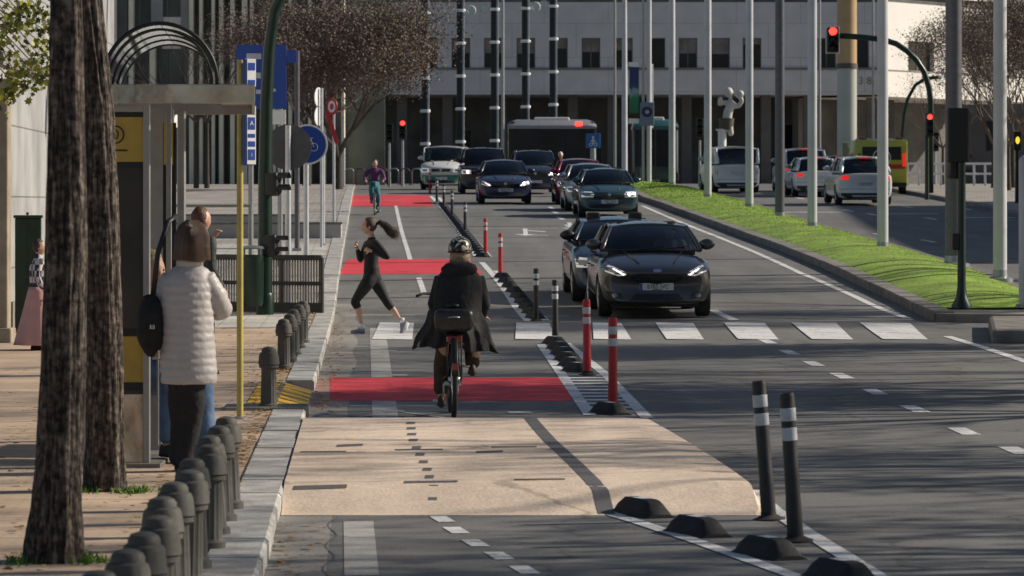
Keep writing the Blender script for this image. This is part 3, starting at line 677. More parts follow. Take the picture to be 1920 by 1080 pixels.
# ---- jogger crossing the zebra ----
def jogger():
    d = 51.7; s = F/d; x0 = X(690, d)
    r = thing('person', 'woman jogging to the left in black top and capri tights with a flying ponytail', 'person', (x0, d, 0))
    def p(px, py, dy=0): return Vector(((px-690)/s, dy, CH-(py-HY)/s))
    hc = p(691, 424); hdm, m = head(hc, R(-82), 1.0, 0)
    hip = p(697, 517); chest = p(696, 466)
    kf, af = p(667, 563, -.02), p(677, 606, -.02); kr, ar = p(726, 567, .04), p(750, 600, .04)
    e1, w1 = p(727, 481, -.24), p(697, 470, -.20); e2, w2 = p(675, 487, .2), p(669, 467, .12)
    body(r, [[(*hip, .10), (*p(696, 492), .088), (*chest, .10), (*p(697, 448), .05), (*p(695, 437), .045)],
             [(*hip, .10), (*p(690, 530, -.07), .082), (*kf, .05), (*p(673, 583, -.02), .047), (*af, .027)],
             [(*hip, .10), (*p(705, 530, .07), .082), (*kr, .05), (*p(738, 583, .04), .047), (*ar, .027)],
             [(*chest, .10), (*p(705, 455, -.17), .042), (*e1, .032), (*w1, .022)],
             [(*chest, .10), (*p(688, 457, .17), .042), (*e2, .032), (*w2, .022)]],
         hdm, M['skin'], [hand(w1, (-.9, .3, .3), (0, .8, -.3), .9, 1.0), hand(w2, (-.25, -.1, .9), (.6, -.5, 0), .9, 1.0, -1)])
    cloth('top', [[(*p(696, 510), .108), (*p(696, 490), .10), (*p(696, 464), .113), (*p(697, 449), .06)],
                  [(*p(696, 464), .113), (*p(705, 456, -.165), .056), (*e1, .044), (*(e1.lerp(w1, .85)), .032)],
                  [(*p(696, 464), .113), (*p(688, 458, .165), .056), (*e2, .044), (*(e2.lerp(w2, .85)), .032)]], TIGHTS, r, .01)
    cloth('tights', [[(*p(697, 503), .108), (*hip, .118), (*p(689, 531, -.07), .096), (*kf.lerp(hip, -.03), .062), (*kf.lerp(af, .25), .058)],
                     [(*hip, .118), (*p(706, 531, .07), .096), (*kr, .062), (*kr.lerp(ar, .28), .056)]], TIGHTS, r, .01)
    SH = mat('running_shoe', (.25, .23, .30), .6, var=.4, scale=20); WS = mat('sock', (.75, .75, .75), .8)
    for a, h, t, u in ((af, p(684, 625, -.02), p(658, 624, -.02), (0, 0, 1)), (ar, p(763, 604, .04), p(753, 631, .04), (-.8, 0, .1))):
        mb = MB(); shoe(mb, h, t, u, .047, .085); o = mb.build('running_shoe', SH, r, True)
        mb = MB(); mb.tube([a, a.lerp(h, .55)], [.036, .042], 10); mb.build('sock', WS, r, True)
        mb = MB(); hh, tt, uu = Vector(h), Vector(t), Vector(u).normalized(); mb.tube([hh+uu*.008, hh.lerp(tt, .5)+uu*.006, tt+uu*.012], [.04, .045, .03], 10, sy=.3); mb.build('sole', WS, o, True)
    hb = MB(); hb.sphere(hc+Vector((.02, 0, .022)), (.10, .088, .108), 30, 20, lambda u: (1.0 if (u.x > -.55 or u.z > .5) else .72)+.03*noise.noise(u*5))
    hb.sphere(hc+Vector((.098, 0, .03)), .03, 12, 8); rn = random.Random(4)
    def st(rn):
        a, b, c = rn.gauss(0, 1), rn.gauss(0, 1), rn.gauss(0, 1); L = rn.uniform(.75, 1.1); o = hc+Vector((.10, 0, .03))
        return [o, o+Vector((.06*L, b*.014, .02+c*.012)), o+Vector((.14*L, b*.02, -.03+c*.02)), o+Vector((.22*L, b*.028, -.11+c*.028)), o+Vector((.30*L, b*.035, -.145+c*.035))]
    hairstrands(hb, st, 420, rn, .0032); hb.build('hair', HAIR_B, r, 40); face_bits(r, m)
    cb = MB(); cb.lathe([(.028, -.012), (.03, 0), (.028, .012)], hc+Vector((.097, 0, .03)), 12, Euler((0, R(90), 0)).to_matrix()); cb.build('hair_tie', M['black_plastic'], r)
jogger()

# ---- bicycles ----
def wheel_bike(mb_t, mb_s, c, rad, n=28):
    ring = [Vector(c)+Vector((0, rad*math.cos(2*PI*k/36), rad*math.sin(2*PI*k/36))) for k in range(37)]
    mb_t.tube(ring, .021, 8, False)
    mb_s.tube([v+(Vector(c)-v)*.07 for v in ring], .010, 6, False)
    for k in range(n):
        a = 2*PI*k/n; mb_s.tube([Vector(c)+Vector(((-1)**k*.025, .02*math.cos(a), .02*math.sin(a))), Vector(c)+Vector((0, (rad-.03)*math.cos(a), (rad-.03)*math.sin(a)))], .0016, 4, False)
    mb_s.tube([Vector(c)+Vector((-.05, 0, 0)), Vector(c)+Vector((.05, 0, 0))], .02, 10)
def bicycle(label, loc, rz, frame_m, rack=True, child=False):
    b = thing('bicycle', label, 'bicycle', loc, rz)
    RW = .34
    for y in (0, 1.05):
        t, s_ = MB(), MB(); wheel_bike(t, s_, (0, y, RW), RW-.02); w = t.build('wheel', M['rubber'], b, True); s_.build('spokes', M['light_metal'], w, True)
    f = MB(); BB = (0, .45, .28); ST = (0, .30, .80); HT = (0, .88, .86); HB = (0, .93, .68)
    for a, c, q in ((BB, ST, .016), (BB, HB, .019), ((0, .33, .70), HB, .016), (HT, HB, .02)): f.tube([a, c], q, 10)
    for sx in (-1, 1):
        f.tube([(sx*.015, .45, .28), (sx*.06, 0, RW)], .009, 8); f.tube([(sx*.015, .32, .74), (sx*.06, 0, RW)], .008, 8)
        f.tube([(sx*.02, .93, .68), (sx*.05, .96, .62), (sx*.055, 1.05, RW)], .011, 8)
    f.build('frame', frame_m, b, True)
    mb = MB(); mb.tube([(0, .88, .86), (0, .86, 1.02)], .014, 8); mb.tube([(-.30, .66, 1.02), (-.24, .80, 1.04), (-.1, .87, 1.03), (.1, .87, 1.03), (.24, .80, 1.04), (.30, .66, 1.02)], .012, 8); mb.build('handlebar', M['dark_metal'], b, True)
    mb = MB(); mb.tube([(0, .30, .80), (0, .27, .93)], .013, 8); mb.sphere((0, .22, .95), (.085, .14, .035), 16, 8, lambda u: 1-.5*max(0, u.y)); mb.build('saddle', M['black_plastic'], b, True)
    mb = MB(); g = [Vector((0, (RW+.03)*math.cos(a), RW+(RW+.03)*math.sin(a))) for a in [R(20+14*k) for k in range(12)]]; mb.tube(g, .028, 8, sy=.35); mb.build('mudguard', M['dark_metal'], b, True)
    mb = MB(); mb.tube([(-.07, .45, .28), (.07, .45, .28)], .02, 10)
    for k in range(24): a = 2*PI*k/24; mb.cbox((.045, .45+.085*math.cos(a), .28+.085*math.sin(a)), (.006, .02, .014), rx=a)
    mb.tube([(.05, .45, .28), (.075, .45, .28), (.075, .38, .42)], .009, 6); mb.cbox((.12, .38, .43), (.09, .09, .02))
    mb.tube([(-.05, .45, .28), (-.075, .45, .28), (-.075, .52, .14)], .009, 6); mb.cbox((-.12, .52, .13), (.09, .09, .02)); mb.build('crank', M['light_metal'], b, True)
    if rack:
        mb = MB()
        for sx in (-1, 1): mb.tube([(sx*.06, .0, RW), (sx*.06, -.08, .71), (sx*.06, .30, .72)], .006, 6)
        for y in (-.08, .05, .18): mb.tube([(-.06, y, .715), (.06, y, .715)], .005, 6)
        mb.build('rack', M['dark_metal'], b, True)
        mb = MB(); mb.bbox((0, -.12, .68), (.13, .03, .055), .012); mb.build('tail_light', M['tail_off'], b); mb = MB(); mb.bbox((0, -.385, .46), (.05, .02, .06), .008); mb.build('reflector', M['tail_off'], b)
    return b
def cyclist():
    d = 31.0; x = X(850, d); s = F/d; bz = R(2.5)
    b = bicycle('dark city bicycle with a rear rack and red reflector ridden past the beige crossing', (x, d+.34, .0), bz, M['dark_metal'])
    r = thing('person', 'cyclist from behind in a flaring black coat, brown trousers and a patterned helmet', 'person', (x, d+.34, 0))
    def p(px, py, dy=0): return Vector(((px-850)/s, dy, CH-(py-HY)/s))
    hc = p(860, 478, .42); hdm, m = head(hc, R(180), .95, 0)
    hip = p(852, 612, .22); ch = p(858, 535, .33)
    kl, al = p(826, 690, .62), p(824, 752, .52); kr, ar = p(884, 655, .62), p(884, 690, .40)
    hl, hr_ = p(808, 600, .66), p(905, 600, .66)
    body(r, [[(*hip, .14), (*p(855, 575, .26), .12), (*ch, .10), (*p(860, 505, .38), .05), (*p(860, 490, .41), .05)],
             [(*hip, .14), (*kl, .06), (*al, .035)], [(*hip, .14), (*kr, .06), (*ar, .035)],
             [(*ch, .10), (*p(829, 530, .35), .035), (*p(813, 575, .42), .03), (*hl, .025)],
             [(*ch, .10), (*p(889, 530, .35), .035), (*p(904, 575, .42), .03), (*hr_, .025)]],
         hdm, M['skin'], [hand(hl, (.1, .9, -.2), (.2, 0, -1), 1, 1.1), hand(hr_, (-.1, .9, -.2), (-.2, 0, -1), 1, 1.1, -1)])
    cb = MB()
    prof = [(503, 859, .09, .10, .36), (512, 859, .15, .11, .34), (525, 858, .195, .13, .32), (560, 857, .205, .15, .28), (600, 855, .205, .17, .24), (618, 853, .215, .18, .22)]
    rings = []
    for py, cx, rx, ry, cy in prof:
        ring = []
        for i in range(48):
            a = 2*PI*i/48; f = 1+.05*noise.noise(Vector((a*2.8, py*.035, 1))); ring.append(p(cx, py, cy)+Vector((math.cos(a)*rx*f, math.sin(a)*ry*f, 0)))
        rings.append(ring)
    rings2 = []
    cb.rings(rings)
    for pts, rad in (([p(827, 525, .35), p(812, 575, .42), p(814, 598, .62)], [.072, .064, .046]), ([p(892, 525, .35), p(905, 575, .42), p(901, 598, .62)], [.072, .064, .046])): cb.tube(pts, rad, 18)
    # flaring skirt of the coat, split at the back, with folds
    def skirt(sx, x_out, y_out, x_in):
        def fn(u, v):
            top = p(852+sx*(8+u*42), 585, .04+.25*u*u); bot = p(x_in+(x_out-x_in)*u, y_out+(-10 if u < .25 else 0)*(1-u*4)-8*math.sin(u*PI), .05+.16*u+.30*u*u)
            q = top.lerp(bot, v); q.y += .035*math.sin(u*17+sx)*v-.05*math.sin(v*PI)+.02*noise.noise(Vector((u*6, v*5, sx))); q.x += .01*math.sin(v*9+u*5); return q
        a, b_ = MB(), None; a.grid(fn, 26, 18); o = len(a.v)
        vs = [Vector(v) for v in a.v]; k = MB(); k.v = [tuple(v) for v in vs]+[tuple(v+Vector((0, .03, 0))) for v in vs]; k.f = a.f+[tuple(i+o for i in reversed(f)) for f in a.f]
        def idx(i, j): return j*27+i
        bd = [idx(i, 0) for i in range(27)]+[idx(26, j) for j in range(1, 19)]+[idx(i, 18) for i in range(25, -1, -1)]+[idx(0, j) for j in range(17, 0, -1)]
        k.f += [(bd[i], bd[(i+1) % len(bd)], bd[(i+1) % len(bd)]+o, bd[i]+o) for i in range(len(bd))]
        cb.add(k.v, k.f)
    skirt(-1, 764, 664, 836); skirt(1, 936, 672, 868)
    voxel('coat', cb, BLACKCLOTH, r, .0085, 1)
    hb = MB(); hb.sphere(p(859, 508, .27), (.155, .07, .075), 24, 12, lambda u: 1+.12*noise.noise(u*4)); hb.build('hood', BLACKCLOTH, r, True)
    cloth('trousers', [[(*p(852, 600, .22), .15), (*hip, .15), (*p(838, 650, .45), .10), (*kl, .078), (*p(825, 720, .57), .072), (*p(824, 738, .54), .07)],
                       [(*hip, .15), (*p(868, 635, .45), .10), (*kr, .078), (*p(884, 675, .47), .068), (*p(884, 686, .42), .066)]], BROWNCLOTH, r)
    for a in (al, ar):
        mb = MB(); shoe(mb, a+Vector((0, -.07, -.10)), a+Vector((0, .17, -.10)), (0, 0, 1), .048, .11); mb.build('shoe', mat('brown_boot', (.05, .03, .02), .6), r, True)
    hb = MB(); rn = random.Random(8); hb.sphere(hc+Vector((0, -.02, -.03)), (.088, .085, .105), 24, 16)
    hairstrands(hb, lambda rn: (lambda a, q: [hc+Vector((a*.075, -.07*math.sqrt(max(0, 1-a*a)), -.02)), hc+Vector((a*.09, -.09, -.08)), hc+Vector((a*.11+q*.01, -.095+q*.01, -.13-rn.random()*.03))])(rn.uniform(-1, 1), rn.gauss(0, 1)), 170, rn, .005)
    hb.build('hair', HAIR_BL, r, 40)
    HM = bpy.data.materials.new('helmet_shell'); HM.use_nodes = True; N = HM.node_tree.nodes; L = HM.node_tree.links; tc = N.new('ShaderNodeTexCoord'); wv = N.new('ShaderNodeTexNoise'); wv.inputs['Scale'].default_value = 13; wv.inputs['Distortion'].default_value = 2.5; L.new(tc.outputs['Object'], wv.inputs['Vector'])
    rp = N.new('ShaderNodeValToRGB'); rp.color_ramp.elements[0].position = .54; rp.color_ramp.elements[0].color = (.012, .012, .014, 1); rp.color_ramp.elements[1].position = .57; rp.color_ramp.elements[1].color = (.55, .52, .42, 1); L.new(wv.outputs['Fac'], rp.inputs['Fac']); L.new(rp.outputs['Color'], N['Principled BSDF'].inputs['Base Color']); N['Principled BSDF'].inputs['Roughness'].default_value = .25
    hb = MB(); ce = hc+Vector((0, 0, .045)); hb.sphere(ce, (.102, .125, .105), 36, 20, lambda u: 1.0 if u.z > -.22 else max(.2, 1+(u.z+.22)*1.1)); he = hb.build('helmet', HM, r, True)
    hb = MB(); hb.tube([ce+Vector((math.cos(2*PI*k/24)*.1, math.sin(2*PI*k/24)*.122, -.03)) for k in range(25)], .007, 6, False); hb.build('rim', M['black_plastic'], he, True)
    bg = thing('saddle_bag', 'wide black bag strapped behind the saddle of the city bicycle', 'bag', (x, d+.30, .80))
    mb = MB(); mb.sphere((0, 0, .03), (.165, .09, .10), 36, 22, lambda u: (abs(u.x)**5+abs(u.y)**5+abs(u.z)**5)**-.2*(1+.03*noise.noise(u*4))*(1-.10*max(0, -u.z))); mb.build('bag_body', mat('bag_leather', (.02, .02, .021), .4, var=.3, scale=12, bump=.5, bscale=40), bg, True)
    mb = MB(); mb.tube([(-.05, -.10, .06), (0, -.108, .065), (.05, -.10, .06)], .006, 6); mb.build('strap', M['grey_metal'], bg, True)
cyclist()

# ---- smaller figures ----
def walker(name_label, px, d, z0, H, hairm, topm, legm, yaw=0, pose='stand', skirt=None, head_extra=None, arm=0, cat='person', vox=.013, hair_l=.0):
    """a simple full figure: H standing height, yaw 0 faces the camera"""
    r = thing('person', name_label, cat, (X(px, d), d, z0), yaw); k = H/1.7
    def q(x, y, z): return Vector((x*k, y*k, z*k))
    hc = q(0, -.02, 1.585); hdm, m = head(hc, 0, k)
    if pose == 'sit':     # seated, facing -Y locally, hip at .50
        hip = q(0, .1, .52); ch = q(0, .08, .88); hc = q(0, .03, 1.16); hdm, m = head(hc, 0, k); nk = q(0, .06, 1.04)
        legs = [[q(-.09, -.32, .55), q(-.10, -.30, .12)], [q(.09, -.34, .55), q(.10, -.45, .12)]]
        arms = [[q(-.2, .06, .96), q(-.25, -.02, .72), q(-.12, -.26, .66)], [q(.2, .06, .96), q(.25, -.02, .72), q(.12, -.26, .66)]]
    elif pose == 'ride':
        hip = q(0, .1, .97); ch = q(0, -.03, 1.32); hc = q(0, -.13, 1.58); hdm, m = head(hc, 0, k); nk = q(0, -.08, 1.46)
        legs = [[q(-.1, -.32, .85), q(-.1, -.18, .45)], [q(.1, -.22, .62), q(.1, -.12, .16)]]
        arms = [[q(-.19, -.05, 1.36), q(-.30, -.22, 1.12), q(-.27, -.50, 1.06)], [q(.19, -.05, 1.36), q(.30, -.22, 1.12), q(.27, -.50, 1.06)]]
    else:
        hip = q(0, 0, .90); ch = q(0, 0, 1.25); nk = q(0, 0, 1.45)
        legs = [[q(-.09, -.03, .48), q(-.09, .03, .09)], [q(.09, .03, .48), q(.09, .05, .09)]]
        arms = [[q(-.2, 0, 1.37), q(-.25, .02, 1.10), q(-.24, -.12, .88)], [q(.2, 0, 1.37), q(.27, .02, 1.10), q(.22, -.16, .98)]]
        if arm: arms[1] = [q(.2, 0, 1.37), q(.24, -.14, 1.18), q(.08, -.20, 1.40)]
    A = lambda v, r_: (*v, r_*k)
    chains = [[A(hip, .11), A(ch, .12), A(nk, .05), A(hc-Vector((0, 0, .09*k)), .05)]]
    for l in legs: chains.append([A(hip, .11), A(l[0], .055), A(l[1], .035)])
    for a in arms: chains.append([A(ch, .12), A(a[0], .048), A(a[1], .036), A(a[2], .024)])
    hs = [hand(a[2], (a[2]-a[1]), (0, 0, -1), k, .9, s_) for a, s_ in zip(arms, (1, -1))]
    body(r, chains, hdm, M['skin'], hs, vox)
    cloth('jacket', [[A(hip, .135), A(ch, .145), A(nk, .065)]]+[[A(ch, .145), A(a[0], .065), A(a[1], .053), A(a[1].lerp(a[2], .9), .038)] for a in arms], topm, r, vox)
    if skirt:
        mb = MB(); rg = []
        for t in [i/12 for i in range(13)]:
            z = .98-t*.9; rr = .15+.22*t; rg.append([q(math.cos(2*PI*i/40)*rr*(1+.07*math.sin(i*1.3)*t), math.sin(2*PI*i/40)*rr*(1+.07*math.sin(i*1.3)*t), z) for i in range(40)])
        mb.rings(rg); mb.build('skirt', skirt, r, True)
    cloth('trousers', [[A(hip, .14), A(l[0], .078), A(l[0].lerp(l[1], .9), .058)] for l in legs], legm, r, vox)
    for l in legs:
        mb = MB(); f = l[1]-Vector((0, 0, .09*k)); shoe(mb, f+Vector((0, .06*k, 0)), f+Vector((0, -.19*k, 0)), (0, 0, 1), .045*k, .09*k); mb.build('shoe', M['rubber'], r, True)
    mb = MB(); mb.sphere(hc+Vector((0, .022*k, .028*k)), (.088*k, .098*k, .112*k), 24, 18, lambda u: (1 if (u.y > -.35 or u.z > .55) else .78)+.07*noise.noise(u*5)+.05*noise.noise(u*14))
    if hair_l: mb.sphere(hc+Vector((0, .05*k, -.08*k)), (.085*k, .05*k, hair_l*k), 20, 12)
    mb.build('hair', hairm, r, True); face_bits(r, m, k); return r
JACK = mat('dark_jacket', (.02, .026, .028), .7, var=.3, scale=9, bump=.7, bscale=24)
walker('auburn haired person in a dark jacket standing behind the woman in the pale coat', 376, 37.5, .10, 1.66, HAIR_R, JACK, NAVY, R(125), arm=1, hair_l=.10)
JEAN = mat('blue_jeans', (.10, .17, .30), .85, var=.3, scale=12, bump=.5, bscale=40); ORG = mat('orange_cloth', (.75, .22, .03), .8, var=.2)
walker('person with short fair hair and blue jeans sitting inside the bus shelter', 290, 25.05, .10, 1.84, HAIR_BL, NAVY, JEAN, R(38), 'sit')
PLAID = bpy.data.materials.new('plaid_cloth'); PLAID.use_nodes = True
_N = PLAID.node_tree.nodes; _L = PLAID.node_tree.links; _t = _N.new('ShaderNodeTexCoord'); _c = _N.new('ShaderNodeTexChecker'); _c.inputs['Scale'].default_value = 14; _c.inputs['Color1'].default_value = (.55, .50, .52, 1); _c.inputs['Color2'].default_value = (.05, .05, .07, 1); _L.new(_t.outputs['Object'], _c.inputs['Vector']); _L.new(_c.outputs['Color'], _N['Principled BSDF'].inputs['Base Color']); _N['Principled BSDF'].inputs['Roughness'].default_value = .9
PINK = mat('pink_cloth', (.62, .34, .32), .85, var=.1, scale=6, bump=.5, bscale=14)
walker('child in a plaid shirt and long pink skirt, half hidden by the nearest tree trunk', 72, 43.6, .10, 1.28, HAIR_B, PLAID, PINK, R(100), skirt=PINK)
dC = 111.0
bicycle('small bicycle ridden towards the camera over the farthest red band', (X(703, dC), dC+.9, ter(dC)), R(180), M['dark_metal'], rack=False).rotation_euler[0] = 0
TEAL = mat('teal_cloth', (.02, .16, .20), .8, var=.3); PURP = mat('purple_cloth', (.12, .03, .12), .8, var=.3)
walker('distant cyclist in a purple jacket and teal trousers riding towards the camera', 703, dC+.62, ter(dC), 1.66, HAIR_B, PURP, TEAL, 0, 'ride', vox=.016)
def umbrella():
    d = 52.0; u = thing('umbrella', 'half open green umbrella with a white edge at the left edge of the pavement', 'umbrella', (X(-12, d), d, .12))
    mb = MB(); n = 8; ap = Vector((-.12, 0, .62)); rg = []
    G_ = mat('green_umbrella_cloth', (.015, .10, .045), .7, var=.2)
    rg = [Vector((-.1+.42*math.cos(2*PI*k/16), .42*math.sin(2*PI*k/16), .08+.05*(k % 2))) for k in range(16)]
    mb.add([ap]+rg, [(0, k+1, (k+1) % 16+1) for k in range(16)]); mb.build('canopy', G_, u)
    mb = MB(); mb.tube(rg+[rg[0]], .012, 6, False); mb.build('edge_trim', M['sign_white'], u); mb = MB(); mb.tube([ap, (-.1, 0, -.02)], .008, 6); mb.build('shaft', M['dark_metal'], u)
    for k in range(0, 16, 4): mb = MB(); mb.tube([ap, rg[k]], .006, 5); mb.build('rib', M['dark_metal'], u)
umbrella()
# ================= STREET FURNITURE =================
# bollards
STONE = mat('bollard_iron', (.09, .087, .077), .7, var=.3, scale=3, bump=.35, bscale=30, dirt=.35)
def bollard():
    b = thing('bollard', 'x', 'bollard'); mb = MB(); n = 16
    def flut(r, z, amp=.0): return [Vector((r*(1-amp*(k % 2))*math.cos(2*PI*k/32), r*(1-amp*(k % 2))*math.sin(2*PI*k/32), z)) for k in range(32)]
    mb.rings([flut(.085, -.02), flut(.085, .04), flut(.07, .05), flut(.068, .06, .1), flut(.062, .33, .1), flut(.064, .345), flut(.082, .35), flut(.082, .37)])
    mb.build('shaft', STONE, b, 35)
    mb = MB(); mb.rings([flut(.078, .371), flut(.088, .378), flut(.087, .40, .05), flut(.080, .455, .07), flut(.072, .472), flut(.060, .480), flut(.061, .496, .06), flut(.050, .512), flut(.030, .521), flut(.008, .524)]); mb.build('cap', STONE, b, 35)
    return b
b0 = bollard()
def put(proto, used, loc, rz, label, group=None, tilt=None):
    o = copy_tree(proto) if used else proto
    o.location = loc; o.rotation_euler = (tilt or (0, 0, rz)); o['label'] = label
    if group: o['group'] = group
    return o
rnd = random.Random(11)
ds = [12.15, 12.9, 13.6, 14.3, 15.2, 16.0, 16.75, 17.5, 18.5, 19.25, 20.05, 20.9]
xs = [195, 231, 262, 293, 311, 329, 351, 364, 391, 402, 415, 429]
for i, (d, px) in enumerate(zip(ds, xs)):
    put(b0, i > 0, (X(px, d), d, .10), rnd.random(), 'fluted iron bollard, %s from the near end of the long kerb row' % ordn(i+1), 'bollards of the near kerb row', (rnd.uniform(-.045, .045), rnd.uniform(-.05, .05), rnd.random()*6))
g = G(504, 768, .1); put(b0, True, (g.x, g.y, .1), 0, 'single dark iron bollard standing beside the yellow kerb ramp', 'bollards beyond the bus stop')
for i, (px, d) in enumerate([(532, 38.5), (542, 40.2), (551, 42.0), (560, 43.9), (568, 45.6)]):
    put(b0, True, (X(px, d), d, .1), rnd.random(), 'grey iron bollard, %s in the short row before the zebra crossing' % ordn(i+1), 'bollards beyond the bus stop', (rnd.uniform(-.02, .02), rnd.uniform(-.02, .02), 1))
# rubber separators
def separator():
    s = thing('lane_separator', 'x', 'lane separator'); mb = MB(); rings = []
    L = .50
    for t in [i/10 for i in range(11)]:
        y = (t-.5)*L; e = min(1, t/.22, (1-t)/.16); h = .10*(.22+.78*e**.8); w = .095
        rings.append([Vector((x*w, y, z*h)) for x, z in ((-1, 0), (-.96, .25), (-.62, .82), (-.40, 1), (.40, 1), (.62, .82), (.96, .25), (1, 0))])
    mb.rings(rings); mb.build('rubber_block', M['rubber'], s, 30)
    mb = MB(); mb.grid(lambda u, v: Vector(((u-.5)*.07, -.07+v*.14, .1025)), 1, 2); mb.build('reflective_strip', M['reflective'], s)
    return s
s0 = separator(); n = 0
near = [(1204, 966), (1307, 1002), (1440, 1043), (1577, 1088)]
for i, (px, py) in enumerate(near):
    g = G(px, py); put(s0, n > 0, g, R(-32), 'black rubber lane separator, %s in the near row from the beige crossing' % ordn(i+1), 'rubber separators of the cycle lane', (0, 0, R(24))); n += 1
g = G(1143, 776); put(s0, True, g, 0, 'black rubber lane separator lying at the foot of the nearest red post', 'rubber separators of the cycle lane', (0, 0, R(24)))
i = 0
for k in range(6):
    t = k/5; px, py = 1040+(1082-1040)*t, 645+(697-645)*t; g = G(px, py); put(s0, True, g, 0, 'black rubber lane separator, %s of the group between zebra and hatching' % ordn(k+1), 'rubber separators of the cycle lane', (0, 0, R(22)))
for k in range(9):
    t = k/8; d = 57.6+12*t; py = HY+(CH-ter(d))*F/d; px = 1006+(942-1006)*((601-py)/(601-522)); g = Vector((X(px, d), d, ter(d)))
    put(s0, True, g, 0, 'black rubber lane separator, %s beyond the zebra crossing towards the red posts' % ordn(k+1), 'rubber separators of the cycle lane', (-grade(d), 0, R(22)))
a4 = tracer(A4); b4 = tracer(B4); d = 79.0; k = 1
while d < 124:
    put(s0, True, ((a4(d)+b4(d))/2, d, ter(d)), 0, 'black rubber lane separator, %s of the far row that starts behind the second red post' % ordn(k), 'rubber separators of the cycle lane', (grade(d), 0, R(22))); d += 1.5; k += 1
# flexible posts
def post(m):
    p = thing('marker_post', 'x', 'marker post'); mb = MB()
    mb.lathe([(.038, .0), (.043, .05), (.043, .20), (.040, .24), (.040, .78), (.036, .80), (.028, .80), (.028, .76)], n=24); mb.build('tube', m, p, 40)
    for z in (.685, .58): mb = MB(); mb.lathe([(.0402, z-.035), (.0425, z-.033), (.0425, z+.033), (.0402, z+.035)], n=24); mb.build('reflective_band', M['reflective'], p, 40)
    mb = MB(); mb.lathe([(.095, -.005), (.095, .01), (.07, .018), (.046, .03), (.044, .05)], n=24); mb.build('base', M['rubber'], p, 40)
    return p
pb, pr = post(M['post_black']), post(M['post_red'])
GP = 'flexible marker posts along the cycle lane'
for i, (px, py, m, lab, tl) in enumerate([(1442, 975, 'b', 'tilted black marker post with two white bands, left one of the nearest pair', -.075), (1492, 1016, 'b', 'tilted black marker post with two white bands, right and nearest one of the pair', -.06),
        (1149, 764, 'r', 'nearest red marker post, standing in a rubber separator by the beige crossing', 0), (1101, 704, 'r', 'red marker post at the end of the hatching, left of the nearest red one', -.01),
        (1041, 638, 'b', 'black marker post standing at the near edge of the zebra crossing', -.005), (1005, 602, 'b', 'black marker post just beyond the zebra crossing', 0),
        (938, 517, 'r', 'red marker post on the second red band, nearer one of the far red pair', 0), (910, 480, 'r', 'red marker post on the second red band, farther one of the far red pair', 0),
        (872, 437, 'b', 'black marker post, nearest one of the far row left of the oncoming cars', 0), (847.5, 409, 'b', 'black marker post, second of the far row left of the oncoming cars', 0),
        (832, 393, 'b', 'black marker post, third of the far row left of the oncoming cars', 0), (819, 379, 'b', 'black marker post, fourth and last black one of the far row', 0),
        (806, 363, 'r', 'distant red marker post at the far end of the separated lane', 0)]):
    g = G(px, py); pro = pb if m == 'b' else pr; used = bool(pro.get('used')); o = put(pro, used, g, 0, lab, GP, (0, tl, 0)); pro['used'] = 1
for o in bpy.data.objects:
    if 'used' in o: del o['used']
# flag poles and lamp columns of the median
def pole(px, py, wpx, H, label, m, name='flag_pole', cat='pole', lamp=False):
    g = G(px, py, .15); r = wpx/2/(F/g.y)
    p = thing(name, label, cat, g, group='tall poles along the median'); mb = MB(); mb.lathe([(r, 0), (r*.95, H*.5), (r*.7, H)], n=24); mb.build('shaft', m, p, 40)
    mb = MB(); mb.lathe([(r*1.9, -.05), (r*1.9, .03), (r*1.1, .06), (r*1.02, .18)], n=24); mb.build('base', M['grey_metal'], p, 40)
    if lamp:
        mb = MB(); mb.tube([(0, 0, H), (-.8, 0, H+.5), (-2.2, 0, H+.7)], .05, 8); mb.build('lamp_arm', m, p, True); mb = MB(); mb.bbox((-2.5, 0, H+.68), (.8, .3, .14), .04); mb.build('lamp_head', M['dark_metal'], p)
    else:
        mb = MB(); mb.sphere((0, 0, H+.08), .12, 12, 8); mb.build('finial', M['grey_metal'], p, True)
    return p
LP = M['pole_paint']; DP = mat('dark_pole_paint', (.13, .13, .15), .45, .2, var=.15, dirt=.2)
for px, py, w, H, lab, m in [(1171, 331, 11, 13, 'white flag pole farthest along the median, left of the banner', LP), (1260, 350, 12.5, 13, 'white flag pole left of the distant white van', LP),
        (1327, 374, 14, 13, 'white flag pole in front of the pale statue', LP), (1405, 393, 15, 13, 'white flag pole right of the pale statue', LP), (1462, 410, 18, 12, 'dark grey lamp column between the white flag poles', DP),
        (1523, 430, 18, 13, 'white flag pole left of the hanging red traffic light', LP), (1655, 470, 21, 13, 'white flag pole in front of the yellow ambulance', LP), (1875, 525, 26, 13, 'nearest white flag pole right of the black signal post', LP),
        (1788, 497, 32, 12, 'thick dark grey lamp column behind the black signal post', DP)]:
    pole(px, py, w, H, lab, m, 'lamp_column' if m is DP else 'flag_pole', 'lamp post' if m is DP else 'flag pole', lamp=m is DP)
g = Vector((X(1922, 58.5), 58.5, ter(58.5)+.15)); p = thing('short_post', 'short pale post at the right edge of the median nose', 'post', g); mb = MB(); mb.lathe([(.10, 0), (.10, 2.28), (.085, 2.32), (.03, 2.36)], n=20); mb.build('shaft', LP, p, 40); mb = MB(); mb.lathe([(.15, -.02), (.15, .03), (.11, .04)], n=20); mb.build('base', M['grey_metal'], p, 40)
